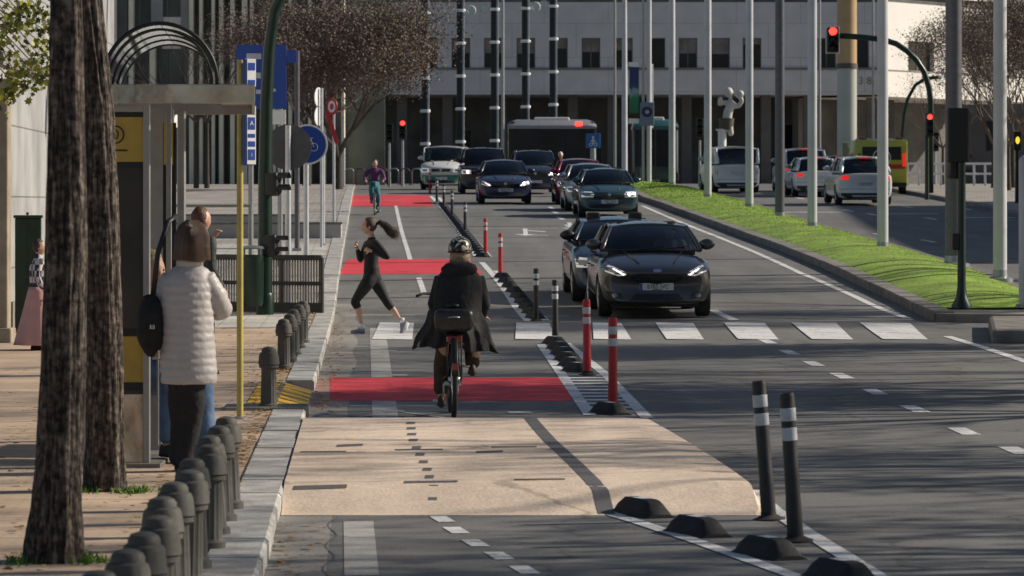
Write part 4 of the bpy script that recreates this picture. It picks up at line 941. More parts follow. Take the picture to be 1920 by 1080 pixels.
# traffic signals
def sig_head(parent, c, yaw=0, lit=None, W=.30, H=.86, n=3, back=False):
    m = Matrix.Translation(c) @ Euler((0, 0, yaw)).to_matrix().to_4x4()
    t = MB(); t.bbox((0, 0, 0), (W, .2, H), .04); q = MB(); q.add([m @ Vector(v) for v in t.v], t.f); h = q.build('signal_head', M['black_plastic'], parent, 30)
    for i in range(n):
        z = H/2-(i+.5)*H/n; r = W*.34
        t = MB(); t.lathe([(r, 0), (r*.6, .03), (.01, .035)], (0, -.1, z), 20, Euler((R(90), 0, 0)).to_matrix()); q = MB(); q.add([m @ Vector(v) for v in t.v], t.f)
        q.build('lens', M['red_lamp'] if lit == i else M['dark_glass'], h, True)
        t = MB(); t.grid(lambda u, v: Vector((math.cos(u*PI)*r*1.15, -.1-v*.16, z+math.sin(u*PI)*r*1.15)), 12, 1); t.grid(lambda u, v: Vector((math.cos(u*PI)*r*1.2, -.1-v*.16, z+math.sin(u*PI)*r*1.2)), 12, 1)
        q = MB(); q.add([m @ Vector(v) for v in t.v], t.f); q.build('visor', M['black_plastic'], h, True)
    return h
# near signal post on the median nose (seen from the side/back)
g = G(1803, 578, .15); s = F/g.y
p = thing('traffic_signal', 'tall dark green traffic signal post on the nose of the grass median', 'traffic light', g)
mb = MB(); mb.lathe([(.16, 0), (.155, .05), (.09, .17), (.065, .34), (.06, 3.1)], n=20); mb.build('post', M['green_paint'], p, 40)
for dx, dz, yaw in ((.02, 2.72, R(95)), (-.13, 2.30, R(180)), (.07, 2.72, R(180))): pass
h = sig_head(p, (.02, .18, 2.68), R(180), None, .28, .80); h = sig_head(p, (-.10, .12, 2.22), R(100), None, .22, .44, 2)
mb = MB(); mb.bbox((-.06, -.0, 2.68), (.34, .24, .84), .03); mb.build('signal_housing', M['black_plastic'], p)
mb = MB(); mb.bbox((-.10, 0, 1.03), (.10, .14, .26), .02); mb.build('push_button', M['black_plastic'], p); mb = MB(); mb.tube([(-.14, 0, 2.45), (0, 0, 2.45)], .02, 8); mb.tube([(-.14, 0, 2.95), (0, 0, 2.95)], .02, 8); mb.build('bracket', M['black_plastic'], p)
# far overhanging signals
def arch_signal(pts, r, label, hd=None, head2=None, px0=0, d=0):
    z0 = ter(d)+.1; o = thing('traffic_signal', label, 'traffic light', (X(px0, d), d, z0)); mb = MB(); mb.tube([(X(a, d)-X(px0, d), 0, Z(b, d)-z0) for a, b in pts], r, 12); mb.build('mast', M['green_paint'], o, True)
    if hd: sig_head(o, (X(hd[0], d)-X(px0, d), -.1, Z(hd[1], d)-z0), 0, 0, hd[2]/(F/d), hd[3]/(F/d)); 
    if hd:
        mb = MB(); w, h_ = hd[2]/(F/d), hd[3]/(F/d); mb.bbox((X(hd[0], d)-X(px0, d), .03, Z(hd[1], d)-z0), (w*1.18, .02, h_*1.08), .008); mb.build('backboard', M['sign_white'], o)
    return o
dm = 128.0
arch_signal([(1745, 362), (1745, 250), (1745, 190), (1742, 165), (1733, 135), (1718, 112), (1700, 95), (1680, 82), (1655, 74), (1620, 70), (1575, 67)], .10, 'green mast arm hanging a red traffic light over the right carriageway', (1561, 75, 22, 47), px0=1745, d=dm)
sg = thing('traffic_signal', 'lit red traffic light standing by the foot of the green mast arm', 'traffic light', (X(1738, 126), 126, ter(126)+.1)); mb = MB(); mb.lathe([(.09, 0), (.07, .2), (.06, 2.6)], n=14); mb.build('post', M['green_paint'], sg, 40); sig_head(sg, (.08, -.1, 2.52), 0, 0, .26, .8)
arch_signal([(1692, 300), (1692, 250), (1695, 215), (1702, 185), (1716, 160), (1735, 147), (1760, 145)], .07, 'second green curved mast behind the red traffic light', px0=1692, d=150)
for px, py, lab, lit in [(1753, 278, 'dark pedestrian signal beside the white railing', None), (730, 262, 'unlit pedestrian signal far off under the grey building', None), (755, 255, 'small red pedestrian signal far off under the grey building', 0), (1312, 252, 'dark signal far off left of the statue', None)]:
    d = 168.0; o = thing('traffic_signal', lab, 'traffic light', (X(px, d), d, ter(d))); mb = MB(); mb.lathe([(.07, 0), (.05, 2.1)], n=10); mb.build('post', M['grey_metal'], o, 40); sig_head(o, (0, -.1, Z(py-12, d)-ter(d)), 0, lit, .32, .85)
o = thing('warning_light', 'small yellow lit signal on a dark post at the right edge beyond the road', 'signal', (X(1907, 120), 120, ter(120)+.12)); mb = MB(); mb.lathe([(.07, 0), (.05, 2.2)], n=10); mb.build('post', M['dark_metal'], o, 40); mb = MB(); mb.bbox((0, -.05, 2.0), (.24, .16, .6), .03); mb.build('signal_head', M['black_plastic'], o); mb = MB(); mb.sphere((0, -.14, 2.02), (.07, .05, .12), 12, 8); mb.build('lens', M['yellow_lamp'], o, True)
# left-hand lamp post, signs
g = G(497, 590, .1); s = F/g.y; o = thing('street_lamp', 'tall dark green lamp post with a curved top rising beside the litter bin', 'street lamp', g)
P = [(0, 0, 0), (0, 0, 1.0), (0, 0, 2.0), (.02, 0, 3.2), (.06, 0, 4.0), (.14, 0, 4.6), (.5, 0, 5.4), (1.4, 0, 6.2), (2.6, 0, 6.6)]
mb = MB(); mb.tube(P, [.115, .112, .105, .095, .09, .085, .075, .065, .055], 20); mb.build('mast', M['green_paint'], o, 40)
mb = MB(); mb.bbox((3.0, 0, 6.62), (.8, .3, .14), .04); mb.build('lamp_head', M['grey_metal'], o); mb = MB(); mb.lathe([(.135, 0), (.135, .28), (.117, .33)], n=20); mb.build('base_collar', M['green_paint'], o, 40)
h = sig_head(o, (.10, -.18, 1.05), R(75), None, .17, .34, 2); h = sig_head(o, (.13, -.16, 1.98), R(75), None, .22, .36, 2)
# litter bin hung on the lamp post
b = thing('litter_bin', 'dark green round litter bin with a lid mounted on the lamp post', 'bin', (g.x-.17, g.y-.28, .26)); mb = MB(); mb.lathe([(.145, 0), (.165, .05), (.175, .75), (.165, .76), (.16, .70)], n=26); mb.build('bin_body', M['green_paint'], b, 40)
mb = MB(); mb.lathe([(.185, .86), (.19, .88), (.15, .905), (.03, .92)], n=26); mb.build('lid', mat('bin_lid', (.12, .17, .15), .4), b, 40)
for a in (-1, 1): mb = MB(); mb.tube([(a*.13, 0, .74), (a*.13, 0, .88)], .02, 8); mb.build('lid_support', M['grey_metal'], b, 40)
# round signs on slim poles
def disc_sign(px, pyb, w, ptop, cx, cy, rpx, m_front, label, back=False, yaw=0, dz=.1):
    g = G(px, pyb, dz); s = F/g.y; o = thing('road_sign', label, 'road sign', g)
    mb = MB(); mb.lathe([(w/2/s, 0), (w/2/s, (pyb-ptop)/s)], n=16); mb.build('pole', M['light_metal'], o, 40)
    rr = rpx/s; c = Vector(((cx-px)/s, -.05 if not back else .05, (pyb-cy)/s)); rot = Euler((R(90), 0, yaw)).to_matrix()
    mb = MB(); mb.lathe([(rr, -.012), (rr, .012)], c, 40, rot); dsk = mb.build('disc', M['sign_back'] if back else M['sign_white'], o, 40)
    if not back:
        mb = MB(); mb.lathe([(rr*.91, .013), (rr*.91, .0155)], c, 40, rot); mb.build('face', m_front, dsk, 40)
    for dz_ in (-.12, .12): mb = MB(); mb.bbox((c.x*.5, 0, c.z+dz_), (max(abs(c.x)*1.1, .08), .06, .03), .006); mb.build('clamp', M['grey_metal'], o)
    return o, c, rr, dsk
o1, c1, r1, k1 = disc_sign(574, 575, 10, 300, 577, 271, 38, M['blue_sign'], 'round blue sign with a white bicycle, partly behind the grey sign back')
def bike_icon(parent, c, s, m, y=-.02):
    mb = MB(); w = .011*s
    for x in (-.24, .24):
        cc = c+Vector((x*s, y, -.10*s)); mb.tube([cc+Vector((math.cos(2*PI*k/20)*.15*s, 0, math.sin(2*PI*k/20)*.15*s)) for k in range(21)], w, 5, False)
    pts = {'r': (-.24, -.10), 'b': (-.03, -.10), 's': (-.09, .13), 'h': (.15, .15), 'f': (.24, -.10), 'hh': (.12, .24), 'g': (.22, .25), 's2': (-.16, .15), 's3': (-.02, .15)}
    for a, b_ in (('r', 'b'), ('r', 's'), ('b', 's'), ('b', 'h'), ('s', 'h'), ('h', 'f'), ('h', 'hh'), ('hh', 'g'), ('s2', 's3')):
        mb.tube([c+Vector((pts[a][0]*s, y, pts[a][1]*s)), c+Vector((pts[b_][0]*s, y, pts[b_][1]*s))], w, 5)
    return mb.build('bicycle_symbol', m, parent)
bike_icon(k1, c1, r1*1.3, M['sign_white'], -.019)
disc_sign(540, 580, 11, 235, 541, 276, 43, None, 'round road sign seen from its dark grey back on a slim galvanised pole', back=True)
o = thing('sign_post', 'dark slim post behind the round signs near the railing', 'post', G(557, 470, .1)); q = o.location; s = F/q.y; mb = MB(); mb.lathe([(.055, 0), (.055, (470-95)/s)], n=14); mb.build('pole', DP, o, 40); mb = MB(); mb.bbox((0, 0, .03), (.2, .2, .05), .01); mb.build('base', M['grey_metal'], o)
# blue bus stop flag on the yellow pole
g = G(450, 785, .1); s = F/g.y; o = thing('bus_stop_pole', 'slim yellow bus stop pole with a blue and white sign blade', 'bus stop', g)
YP = mat('yellow_pole_paint', (.50, .41, .11), .5, .1, var=.15, scale=6, dirt=.35)
mb = MB(); mb.lathe([(.026, 0), (.026, (785-112)/s)], n=18); mb.build('pole', YP, o, 40); mb = MB(); mb.lathe([(.06, 0), (.06, .012), (.03, .02)], n=18); mb.build('base', M['grey_metal'], o, 40)
def blade(y0, y1, cells):
    z0, z1 = (785-y1)/s, (785-y0)/s; yaw = R(38); cx = .075; mb = MB(); mb.bbox((cx, -.02, (z0+z1)/2), (.11, .03, z1-z0), .006, rz=yaw); b = mb.build('sign_blade', M['blue_sign'], o)
    d_ = Vector((math.cos(yaw), math.sin(yaw), 0)); nn = Vector((math.sin(yaw), -math.cos(yaw), 0))
    mb = MB(); mb.bbox(Vector((cx, -.02, (z0+z1)/2))+nn*.018+d_*.008, (.085, .006, (z1-z0)*.97), .002, rz=yaw); pn = mb.build('white_panel', M['sign_white'], b)
    for a, b_, t in cells:
        za, zb = (785-b_)/s, (785-a)/s; mb = MB(); mb.bbox(Vector((cx, -.02, (za+zb)/2))+nn*.0225+d_*.008, (.066, .003, zb-za), .001, rz=yaw); k = mb.build('blue_field', M['blue_sign'], pn)
        if t: text_mesh('lettering', t, (zb-za)*.55, M['sign_white'], pn, Vector((cx, -.02, (za+zb)/2))+nn*.0255+d_*.008, (R(90), 0, yaw), depth_=.0005)
blade(110, 163, [(118, 132, ''), (150, 160, '')]); blade(198, 310, [(220, 243, 'A'), (251, 258, ''), (265, 275, ''), (280, 300, 'i')])
# large blue direction sign seen behind the lamp post
d = 72.0; s = F/d; z0 = ter(d)+.1; o = thing('direction_sign', 'large dark blue direction board with white shapes behind the lamp post', 'road sign', (X(490, d), d, z0))
def bx(a, b, y0, y1, m, name, par, dy=0, t=.03): mb = MB(); mb.bbox(((( a+b)/2-490)/s, dy, Z((y0+y1)/2, d)-z0), ((b-a)/s, t, (y1-y0)/s), .005); return mb.build(name, m, par)
bd = bx(443, 537, 84, 204, M['blue_sign'], 'board', o); bx(538, 556, 94, 118, M['blue_sign'], 'side_board', o); bx(510, 536, 206, 233, M['sign_white'], 'white_plate', o)
for a, b, y0, y1 in ((462, 490, 100, 111), (470, 489, 136, 147), (505, 514, 110, 138), (505, 517, 166, 172), (480, 489, 168, 176)): bx(a, b, y0, y1, mat('pale_sign_print', (.5, .52, .6), .6), 'lettering', bd, -.022, .006)
for a in (470, 525): mb = MB(); mb.lathe([(.05, 0), (.05, Z(90, d)-z0)], ((a-490)/s, .06, 0), 12); mb.build('post', M['grey_metal'], o, 40)
# edge-on signs further along
d = 82.0; s = F/d; z0 = ter(d)+.1
o = thing('road_sign', 'pair of white road signs seen edge on above the cycle sign', 'road sign', (X(603, d), d, z0)); mb = MB(); mb.lathe([(.035, 0), (.035, Z(165, d)-z0)], n=12); mb.build('pole', M['light_metal'], o, 40)
for cy, r_ in ((182, 18), (218, 18)): mb = MB(); mb.lathe([(r_/s, -.01), (r_/s, .01)], ((-6)/s, 0, Z(cy, d)-z0), 28, Euler((R(90), 0, R(68))).to_matrix()); mb.build('disc', M['sign_white'], o, 40)
d = 90.0; s = F/d; z0 = ter(d)+.1
o = thing('road_sign', 'red and white round prohibition sign with a red striped plate below', 'road sign', (X(626, d), d, z0)); mb = MB(); mb.lathe([(.035, 0), (.035, Z(190, d)-z0)], n=12); mb.build('pole', M['light_metal'], o, 40)
c = Vector((-3/s, -.05, Z(200, d)-z0)); rt = Euler((R(90), 0, R(-50))).to_matrix(); mb = MB(); mb.lathe([(16/s, -.01), (16/s, .01)], c, 28, rt); k = mb.build('disc', M['red_sign'], o, 40); mb = MB(); mb.lathe([(11/s, .011), (11/s, .014)], c, 28, rt); mb.build('white_ring', M['sign_white'], k, 40); mb = MB(); mb.lathe([(6/s, .015), (6/s, .018)], c, 28, rt); mb.build('red_centre', M['red_sign'], k, 40)
mb = MB(); mb.cbox((-3/s, -.05, Z(240, d)-z0), (.10, .02, 62/s), ry=R(-18)); mb.build('striped_plate', M['red_sign'], o); mb = MB(); mb.cbox((2/s, .03, Z(225, d)-z0), (.28, .02, .38)); mb.build('back_plate', M['sign_back'], o)
for px, y0, yb, lab in [(645, 258, 350, 'thin white pole at the foot of the bare tree'), (606, 275, 460, 'thin grey pole leaning stay beside the far end of the railing')]:
    g = G(px, yb, .1); s = F/g.y; o = thing('slim_pole', lab, 'pole', g); mb = MB(); mb.lathe([(.04, 0), (.04, (yb-y0)/s)], n=10); mb.build('pole', M['light_metal'], o, 40); mb = MB(); mb.lathe([(.07, 0), (.07, .04), (.045, .05)], n=10); mb.build('base', M['grey_metal'], o, 40)
d = 110.0; s = F/d; z0 = ter(d)+.1; o = thing('road_sign', 'small pale sign on a white post seen through the bus shelter', 'road sign', (X(336, d), d, z0)); mb = MB(); mb.lathe([(.06, 0), (.06, Z(208, d)-z0)], n=12); mb.build('pole', M['sign_white'], o, 40); mb = MB(); mb.lathe([(14/s, -.02), (14/s, .02)], (-2/s, -.1, Z(226, d)-z0), 24, Euler((R(90), 0, R(60))).to_matrix()); mb.build('disc', M['sign_white'], o, 40)
# railing beside the pavement
def railing(p0, p1, h, label, nbar=60, m=None):
    p0, p1 = Vector(p0), Vector(p1); L = (p1-p0).length; a = math.atan2(p1.y-p0.y, p1.x-p0.x); o = thing('railing', label, 'railing', p0, a); m = m or M['dark_metal']
    mb = MB(); mb.bbox((L/2, 0, h), (L, .06, .08), .015); mb.build('top_rail', m, o); mb = MB(); mb.bbox((L/2, 0, .10), (L, .05, .18), .01); mb.build('kick_plate', m, o); mb = MB(); mb.bbox((L/2, 0, h*.55), (L, .04, .06), .01); mb.build('middle_rail', m, o)
    for i in range(nbar+1):
        x = L*i/nbar; mb = MB(); e = i in (0, nbar) or i % 15 == 0; w = .045 if e else .011; mb.box(x-w/2, x+w/2, -.02, .02, .0 if e else .02, h); mb.build('post' if e else 'bar', m, o)
    return o
RAILM = mat('railing_paint', (.055, .05, .05), .6, .3, var=.2)
railing((X(308, 58.5), 58.5, .1), (X(604, 57.0), 57.0, .115), .88, 'dark metal railing with close upright bars behind the litter bin', 60, RAILM)
# handrail frame and ramp walls behind
d = 66.0; s = F/d; o = thing('handrail', 'plain grey pipe handrail frame beside the pale paved ramp', 'handrail', (X(300, d), d, ter(d)+.1)); mb = MB(); h = Z(386, d)-ter(d)-.1; mb.tube([(0, 0, 0), (0, 0, h), ((470-300)/s, 0, h), ((470-300)/s, 0, 0)], .035, 8); mb.build('frame', mat('handrail_paint', (.16, .18, .15), .5, .3), o, 30)
mb = MB(); mb.tube([(0, 0, h*.45), ((470-300)/s, 0, h*.45)], .012, 6); mb.build('lower_rail', M['grey_metal'], o, 30)
# cabinet, pillar, wall on the left
d = 49.5; s = F/d; o = thing('utility_cabinet', 'tall dark green utility cabinet against the pale stone wall', 'cabinet', (X(53, d), d, .1)); mb = MB(); mb.bbox((0, 0, .77), (.34, .3, 1.5), .015, rz=.1); cb_ = mb.build('cabinet_body', M['green_paint'], o)
mb = MB(); mb.bbox((0, 0, 1.535), (.38, .34, .04), .01, rz=.1); mb.build('cabinet_top', M['green_paint'], o); mb = MB(); mb.bbox((.1, -.16, .85), (.02, .03, .12), .005); mb.build('handle', M['dark_metal'], o); mb = MB(); mb.bbox((0, 0, .02), (.36, .32, .05), .005, rz=.1); mb.build('plinth', KERBD, o); mb = MB(); mb.bbox((0.01, -.154, .8), (.008, .006, 1.4), .001, rz=.1); mb.build('door_gap', M['black_plastic'], o)
mb = MB(); mb.sphere((-.01, 0, 1.575), .02, 10, 6); mb.build('knob', M['dark_metal'], o)
WALL = paving('stone_wall', (.34, .34, .34), (.32, .32, .32), (.16, .16, .15), 2.2, .95, msize=.012)
# remap wall brick texture to vertical plane
nt = WALL.node_tree; mpn = [n for n in nt.nodes if n.type == 'MAPPING'][0]; sp = nt.nodes.new('ShaderNodeSeparateXYZ'); cbn = nt.nodes.new('ShaderNodeCombineXYZ'); geo = [n for n in nt.nodes if n.type == 'NEW_GEOMETRY'][0]
nt.links.new(geo.outputs['Position'], sp.inputs[0]); nt.links.new(sp.outputs['Y'], cbn.inputs['X']); nt.links.new(sp.outputs['Z'], cbn.inputs['Y']); nt.links.new(cbn.outputs[0], mpn.inputs[0]); mpn.inputs['Rotation'].default_value = (0, 0, 0)
XW = lambda d: -4.73-.039*d
o = thing('stone_clad_building', 'pale stone clad wall of the building along the left pavement', 'building', (XW(50), 50, 0)); mb = MB()
mb.add([(XW(d)-XW(50), d-50, z) for z in (-.1, 12) for d in (48, 70)]+[(XW(d)-XW(50)-8, d-50, z) for z in (-.1, 12) for d in (48, 70)], [(0, 1, 3, 2), (1, 5, 7, 3), (0, 2, 6, 4), (4, 6, 7, 5), (2, 3, 7, 6)]); mb.build('wall', WALL, o)
mb = MB(); mb.box(-.03, .03, -2, 20, .1, .5, Matrix.Rotation(R(2.23), 4, 'Z')); mb.build('plinth', KERBD, o)
for zz in (3.6, 7.2): mb = MB(); mb.box(0, .06, -2, 20, zz, zz+.16, Matrix.Rotation(R(2.23), 4, 'Z')); mb.build('string_course', KERBD, o)
d = 46.0; o = thing('stone_pillar', 'brown stone pillar with a moulded capital at the left edge of the picture', 'pillar', (X(-8, d), d, .1)); BR = mat('brown_stone', (.30, .25, .19), .8, var=.25, scale=4, bump=.5, bscale=30)
mb = MB(); mb.bbox((0, 0, 1.5), (.34, .34, 3.0), .02); mb.build('shaft', BR, o); mb = MB(); mb.bbox((0, 0, 3.06), (.44, .44, .12), .02); mb.bbox((0, 0, 3.18), (.56, .56, .12), .02); mb.build('capital', BR, o); mb = MB(); mb.bbox((0, 0, .08), (.44, .44, .2), .02); mb.build('base', BR, o)
# ---- bus shelter ----
SM = mat('shelter_steel', (.52, .47, .42), .2, .9, var=.35, scale=3.5, bump=1, bscale=4, dirt=.1); SF = mat('shelter_frame', (.36, .35, .34), .4, .3, var=.1)
d = 24.2; s = F/d; ox = X(300, d); sh_ = thing('bus_shelter', 'steel bus shelter with an arched glass roof and yellow posters behind the tree trunks', 'bus shelter', (ox, d, .1))
def sx(px): return (px-300)/s
def sz(py): return Z(py, d)-.1
LS, DX = 3.2, -.22
mb = MB(); mb.bbox(((sx(118)+sx(478))/2, 0, (sz(158)+sz(194))/2), (sx(478)-sx(118), .035, sz(158)-sz(194)), .004); mb.build('fascia', SM, sh_)
mb = MB(); mb.bbox(((sx(118)+sx(478))/2+DX, LS, (sz(158)+sz(194))/2), (sx(478)-sx(118), .035, .12), .004); mb.build('fascia', SF, sh_)
for x, t in ((sx(478), 1), (sx(118), 0)):
    mb = MB(); v = [Vector((x-.02, .02, sz(194))), Vector((x, .02, sz(194))), Vector((x, .02, sz(158))), Vector((x-.02, .02, sz(158)))]; mb.add(v+[q+Vector((DX, LS-.04, 0)) for q in v], [(0, 1, 2, 3), (4, 7, 6, 5), (0, 4, 5, 1), (1, 5, 6, 2), (2, 6, 7, 3), (3, 7, 4, 0)]); mb.build('side_beam', SF, sh_)
# flat roof parts left and right of the vault
for xa, xb in ((sx(118)+.01, sx(192)), (sx(408), sx(478)-.02)):
    mb = MB(); mb.add([(xa, .02, sz(168)), (xb, .02, sz(168)), (xb+DX, LS-.02, sz(168)), (xa+DX, LS-.02, sz(168))], [(0, 1, 2, 3)]); mb.add([(xa, .02, sz(168)-.02), (xb, .02, sz(168)-.02), (xb+DX, LS-.02, sz(168)-.02), (xa+DX, LS-.02, sz(168)-.02)], [(3, 2, 1, 0)]); mb.build('roof_panel', SF, sh_)
def arc(r, t, y, z0=None): return [Vector((r*math.cos(PI*k/28)+DX*t, y, sz(158)+r*1.06*math.sin(PI*k/28))) for k in range(29)]
RA = 108/s
for i, t in enumerate((0, .25, .5, .75, 1)):
    mb = MB(); mb.tube(arc(RA, t, LS*t), .011 if i else .014, 8); mb.build('vault_rib', M['dark_metal'] if i < 4 else M['green_paint'], sh_, True)
mb = MB(); mb.tube(arc(RA-.035, .02, .06), .009, 8); mb.build('inner_rim', M['green_paint'], sh_, True)
mb = MB(); mb.grid(lambda u, v: Vector((RA*math.cos(PI*u)+DX*v, LS*v, sz(158)+RA*1.06*math.sin(PI*u)-.004)), 28, 6); mb.build('vault_glazing', glassmat('vault_glazing', (.34, .27, .24), .8, opq=.62), sh_, True)
def panel(x0, x1, y, w_, n, z0=0, posters=True):
    fr = MB(); th = .07
    for a, b in ((x0, x0+w_), (x1-w_, x1)): fr.bbox(((a+b)/2, y, 1.18), (b-a, th, 2.36), .006)
    fr.bbox(((x0+x1)/2, y, sz(202)), (x1-x0-2*w_, th, .05), .006); f = fr.build('panel_frame', SF, sh_)
    q = MB(); q.box(x0+w_, x1-w_, y-.012, y+.012, sz(740), sz(207)); q.build('glass_pane', M['shelter_glass'] if n else mat('poster_glass', (.03, .03, .032), .15, var=.5, scale=2), f)
    if posters:
        for a, b, m in ((207, 219, M['black_plastic']), (219, 303, M['yellow_poster']), (303, 314, M['black_plastic']), (617, 632, M['black_plastic']), (632, 718, M['yellow_poster']), (718, 734, M['black_plastic'])):
            q = MB(); q.box(x0+w_, x1-w_, y-.016, y-.0125, sz(b), sz(a)); k = q.build('poster', m, f)
            if (a, b) == (219, 303):
                c = Vector((sx(213), y-.02, sz(252))); r_ = 16/s; q = MB(); q.tube([c+Vector((math.cos(2*PI*i/32)*r_, 0, math.sin(2*PI*i/32)*r_)) for i in range(33)], .0045, 6, False); q.build('ring_symbol', M['dark_metal'], k)
                q = MB(); q.tube([c+Vector((math.cos(2*PI*i/20)*r_*.35, 0, math.sin(2*PI*i/20)*r_*.5)) for i in range(21)], .004, 6, False); q.build('ring_symbol', M['dark_metal'], k); q = MB(); q.box(sx(212), sx(236), y-.019, y-.0165, sz(283), sz(280)); q.build('lettering', M['dark_metal'], k)
    q = MB(); q.bbox(((x0+x1)/2, y, (sz(740)+.02)/2), (x1-x0-2*w_, .05, sz(740)-.02), .004); q.build('lower_panel', SM, f)
panel(sx(150), sx(278), 0.12, .042, 0)
fr = MB(); fr.bbox((sx(292), 1.9, 1.18), (.05, .12, 2.36), .006); fr.build('corner_post', SF, sh_)
mb = MB(); mb.bbox((sx(270)-.02+DX*.9, LS*.9, 1.2), (.30, .05, 2.4), .01); q = mb.build('rear_post', SF, sh_)
mb = MB(); y = 1.5; mb.box(sx(291)-.09, sx(291)+.0, y, y+.02, .9, sz(215)-.02); q = mb.build('side_poster', M['black_plastic'], sh_); mb = MB(); mb.box(sx(291)-.085, sx(291)-.02, y-.004, y-.001, 1.98, 2.28); mb.build('poster', M['yellow_poster'], q)
mb = MB(); mb.bbox((sx(304)+DX*.3, 1.2, 1.2), (.035, .035, 2.38), .004); mb.build('post', SF, sh_)
for i in range(6):
    x = sx(290)-.02; mb = MB(); mb.bbox((x+.008, .35+i*.42, .62), (.012, .03, 1.0), .003); mb.build('back_bar', SF, sh_)
mb = MB(); mb.bbox((sx(292)-.02, 1.4, .72), (.05, 2.4, .05), .006); mb.build('rail', SM, sh_)
mb = MB(); mb.bbox((sx(262)+DX*.6, 1.9, .50), (.36, 1.4, .04), .01); q = mb.build('bench_seat', SM, sh_)
for y in (1.35, 2.45): mb = MB(); mb.bbox((sx(262)+DX*.6, y, .24), (.30, .05, .48), .006); mb.build('bench_leg', SF, sh_)
mb = MB(); mb.bbox(((sx(150)+sx(292))/2, 1.5, .012), (.55, 3.0, .03), .004); mb.build('base_plinth', KERBD, sh_)
o = thing('carrier_bag', 'orange and white bag beside the seated person in the shelter', 'bag', (X(307, 25.6), 25.6, .60)); mb = MB(); mb.sphere((0, 0, .10), (.05, .06, .11), 16, 10, lambda u: 1+.2*noise.noise(u*3)); mb.build('bag_body', ORG, o, True); mb = MB(); mb.tube([(-.03, 0, .19), (-.02, 0, .27), (.02, 0, .27), (.03, 0, .19)], .005, 6); mb.build('handle', M['sign_white'], o, True)
# ================= VEHICLES =================
def wheel(parent, c, r, w, side):
    rot = Euler((0, R(90), 0)).to_matrix(); wh = bpy.data.objects.new('wheel', None); C.objects.link(wh); wh.parent = parent; wh.location = c; wh.empty_display_size = .1
    t = MB(); t.lathe([(r*.62, -w/2), (r*.93, -w/2), (r, -w*.36), (r, w*.36), (r*.93, w/2), (r*.62, w/2), (r*.60, 0)], n=32, m=rot); t.build('tyre', M['rubber'], wh, 40)
    q = MB()
    q.tube([(side*w*.1, 0, 0), (side*w*.12, 0, 0)], r*.60, 28)
    for k in range(5):
        a = 2*PI*k/5+.3; v = Vector((0, math.cos(a), math.sin(a))); q.tube([Vector((side*w*.40, 0, 0)), v*r*.3+Vector((side*w*.42, 0, 0)), v*r*.62+Vector((side*w*.36, 0, 0))], [r*.13, r*.09, r*.11], 6)
    q.tube([Vector((side*w*.36, r*.60*math.cos(2*PI*k/32), r*.60*math.sin(2*PI*k/32))) for k in range(33)], r*.035, 6, False)
    q.build('rim', M['rim'], wh, 40)
sh('rim', (.34, .35, .37), .3, .8)
def patch(bvh, poly, dirn, off, grid=.06):
    """project a 2D outline onto the body. dirn 'f': poly in (x,z) seen from the front; 'r': from the rear; 's+','s-': poly in (y,z) from the side; 't': poly in (x,y) from above"""
    bm = bmesh.new()
    mk = {'f': lambda a, b: Vector((a, 0, b)), 'r': lambda a, b: Vector((a, 0, b)), 's+': lambda a, b: Vector((0, a, b)), 's-': lambda a, b: Vector((0, a, b)), 't': lambda a, b: Vector((a, b, 0))}[dirn]
    f = bm.faces.new([bm.verts.new(mk(a, b)) for a, b in poly]); f.normal_update()
    u = [p[0] for p in poly]; v = [p[1] for p in poly]; e1 = mk(1, 0); e2 = mk(0, 1)
    k = math.floor(min(u)/grid)*grid
    while k < max(u): bmesh.ops.bisect_plane(bm, geom=bm.verts[:]+bm.edges[:]+bm.faces[:], plane_co=e1*(k+.001), plane_no=e1); k += grid
    k = math.floor(min(v)/grid)*grid
    while k < max(v): bmesh.ops.bisect_plane(bm, geom=bm.verts[:]+bm.edges[:]+bm.faces[:], plane_co=e2*(k+.001), plane_no=e2); k += grid
    D = {'f': Vector((0, 1, 0)), 'r': Vector((0, -1, 0)), 's+': Vector((-1, 0, 0)), 's-': Vector((1, 0, 0)), 't': Vector((0, 0, -1))}[dirn]
    bad = []
    for vv in bm.verts:
        h = bvh.ray_cast(vv.co-D*20, D)
        if h[0] is None: bad.append(vv)
        else: vv.co = h[0]-D*off
    bmesh.ops.delete(bm, geom=bad, context='VERTS'); bm.verts.index_update()
    mb = MB(); mb.add([q.co.copy() for q in bm.verts], [[q.index for q in f.verts] for f in bm.faces]); bm.free(); return mb
def mir(poly): return [(-a, b) for a, b in poly]
PAINTS = {}
def carpaint(name, col, met=.45): 
    if name not in PAINTS: PAINTS[name] = mat(name, col, .32, met, var=.06, scale=2, coat=.9, dirt=.06)
    return PAINTS[name]
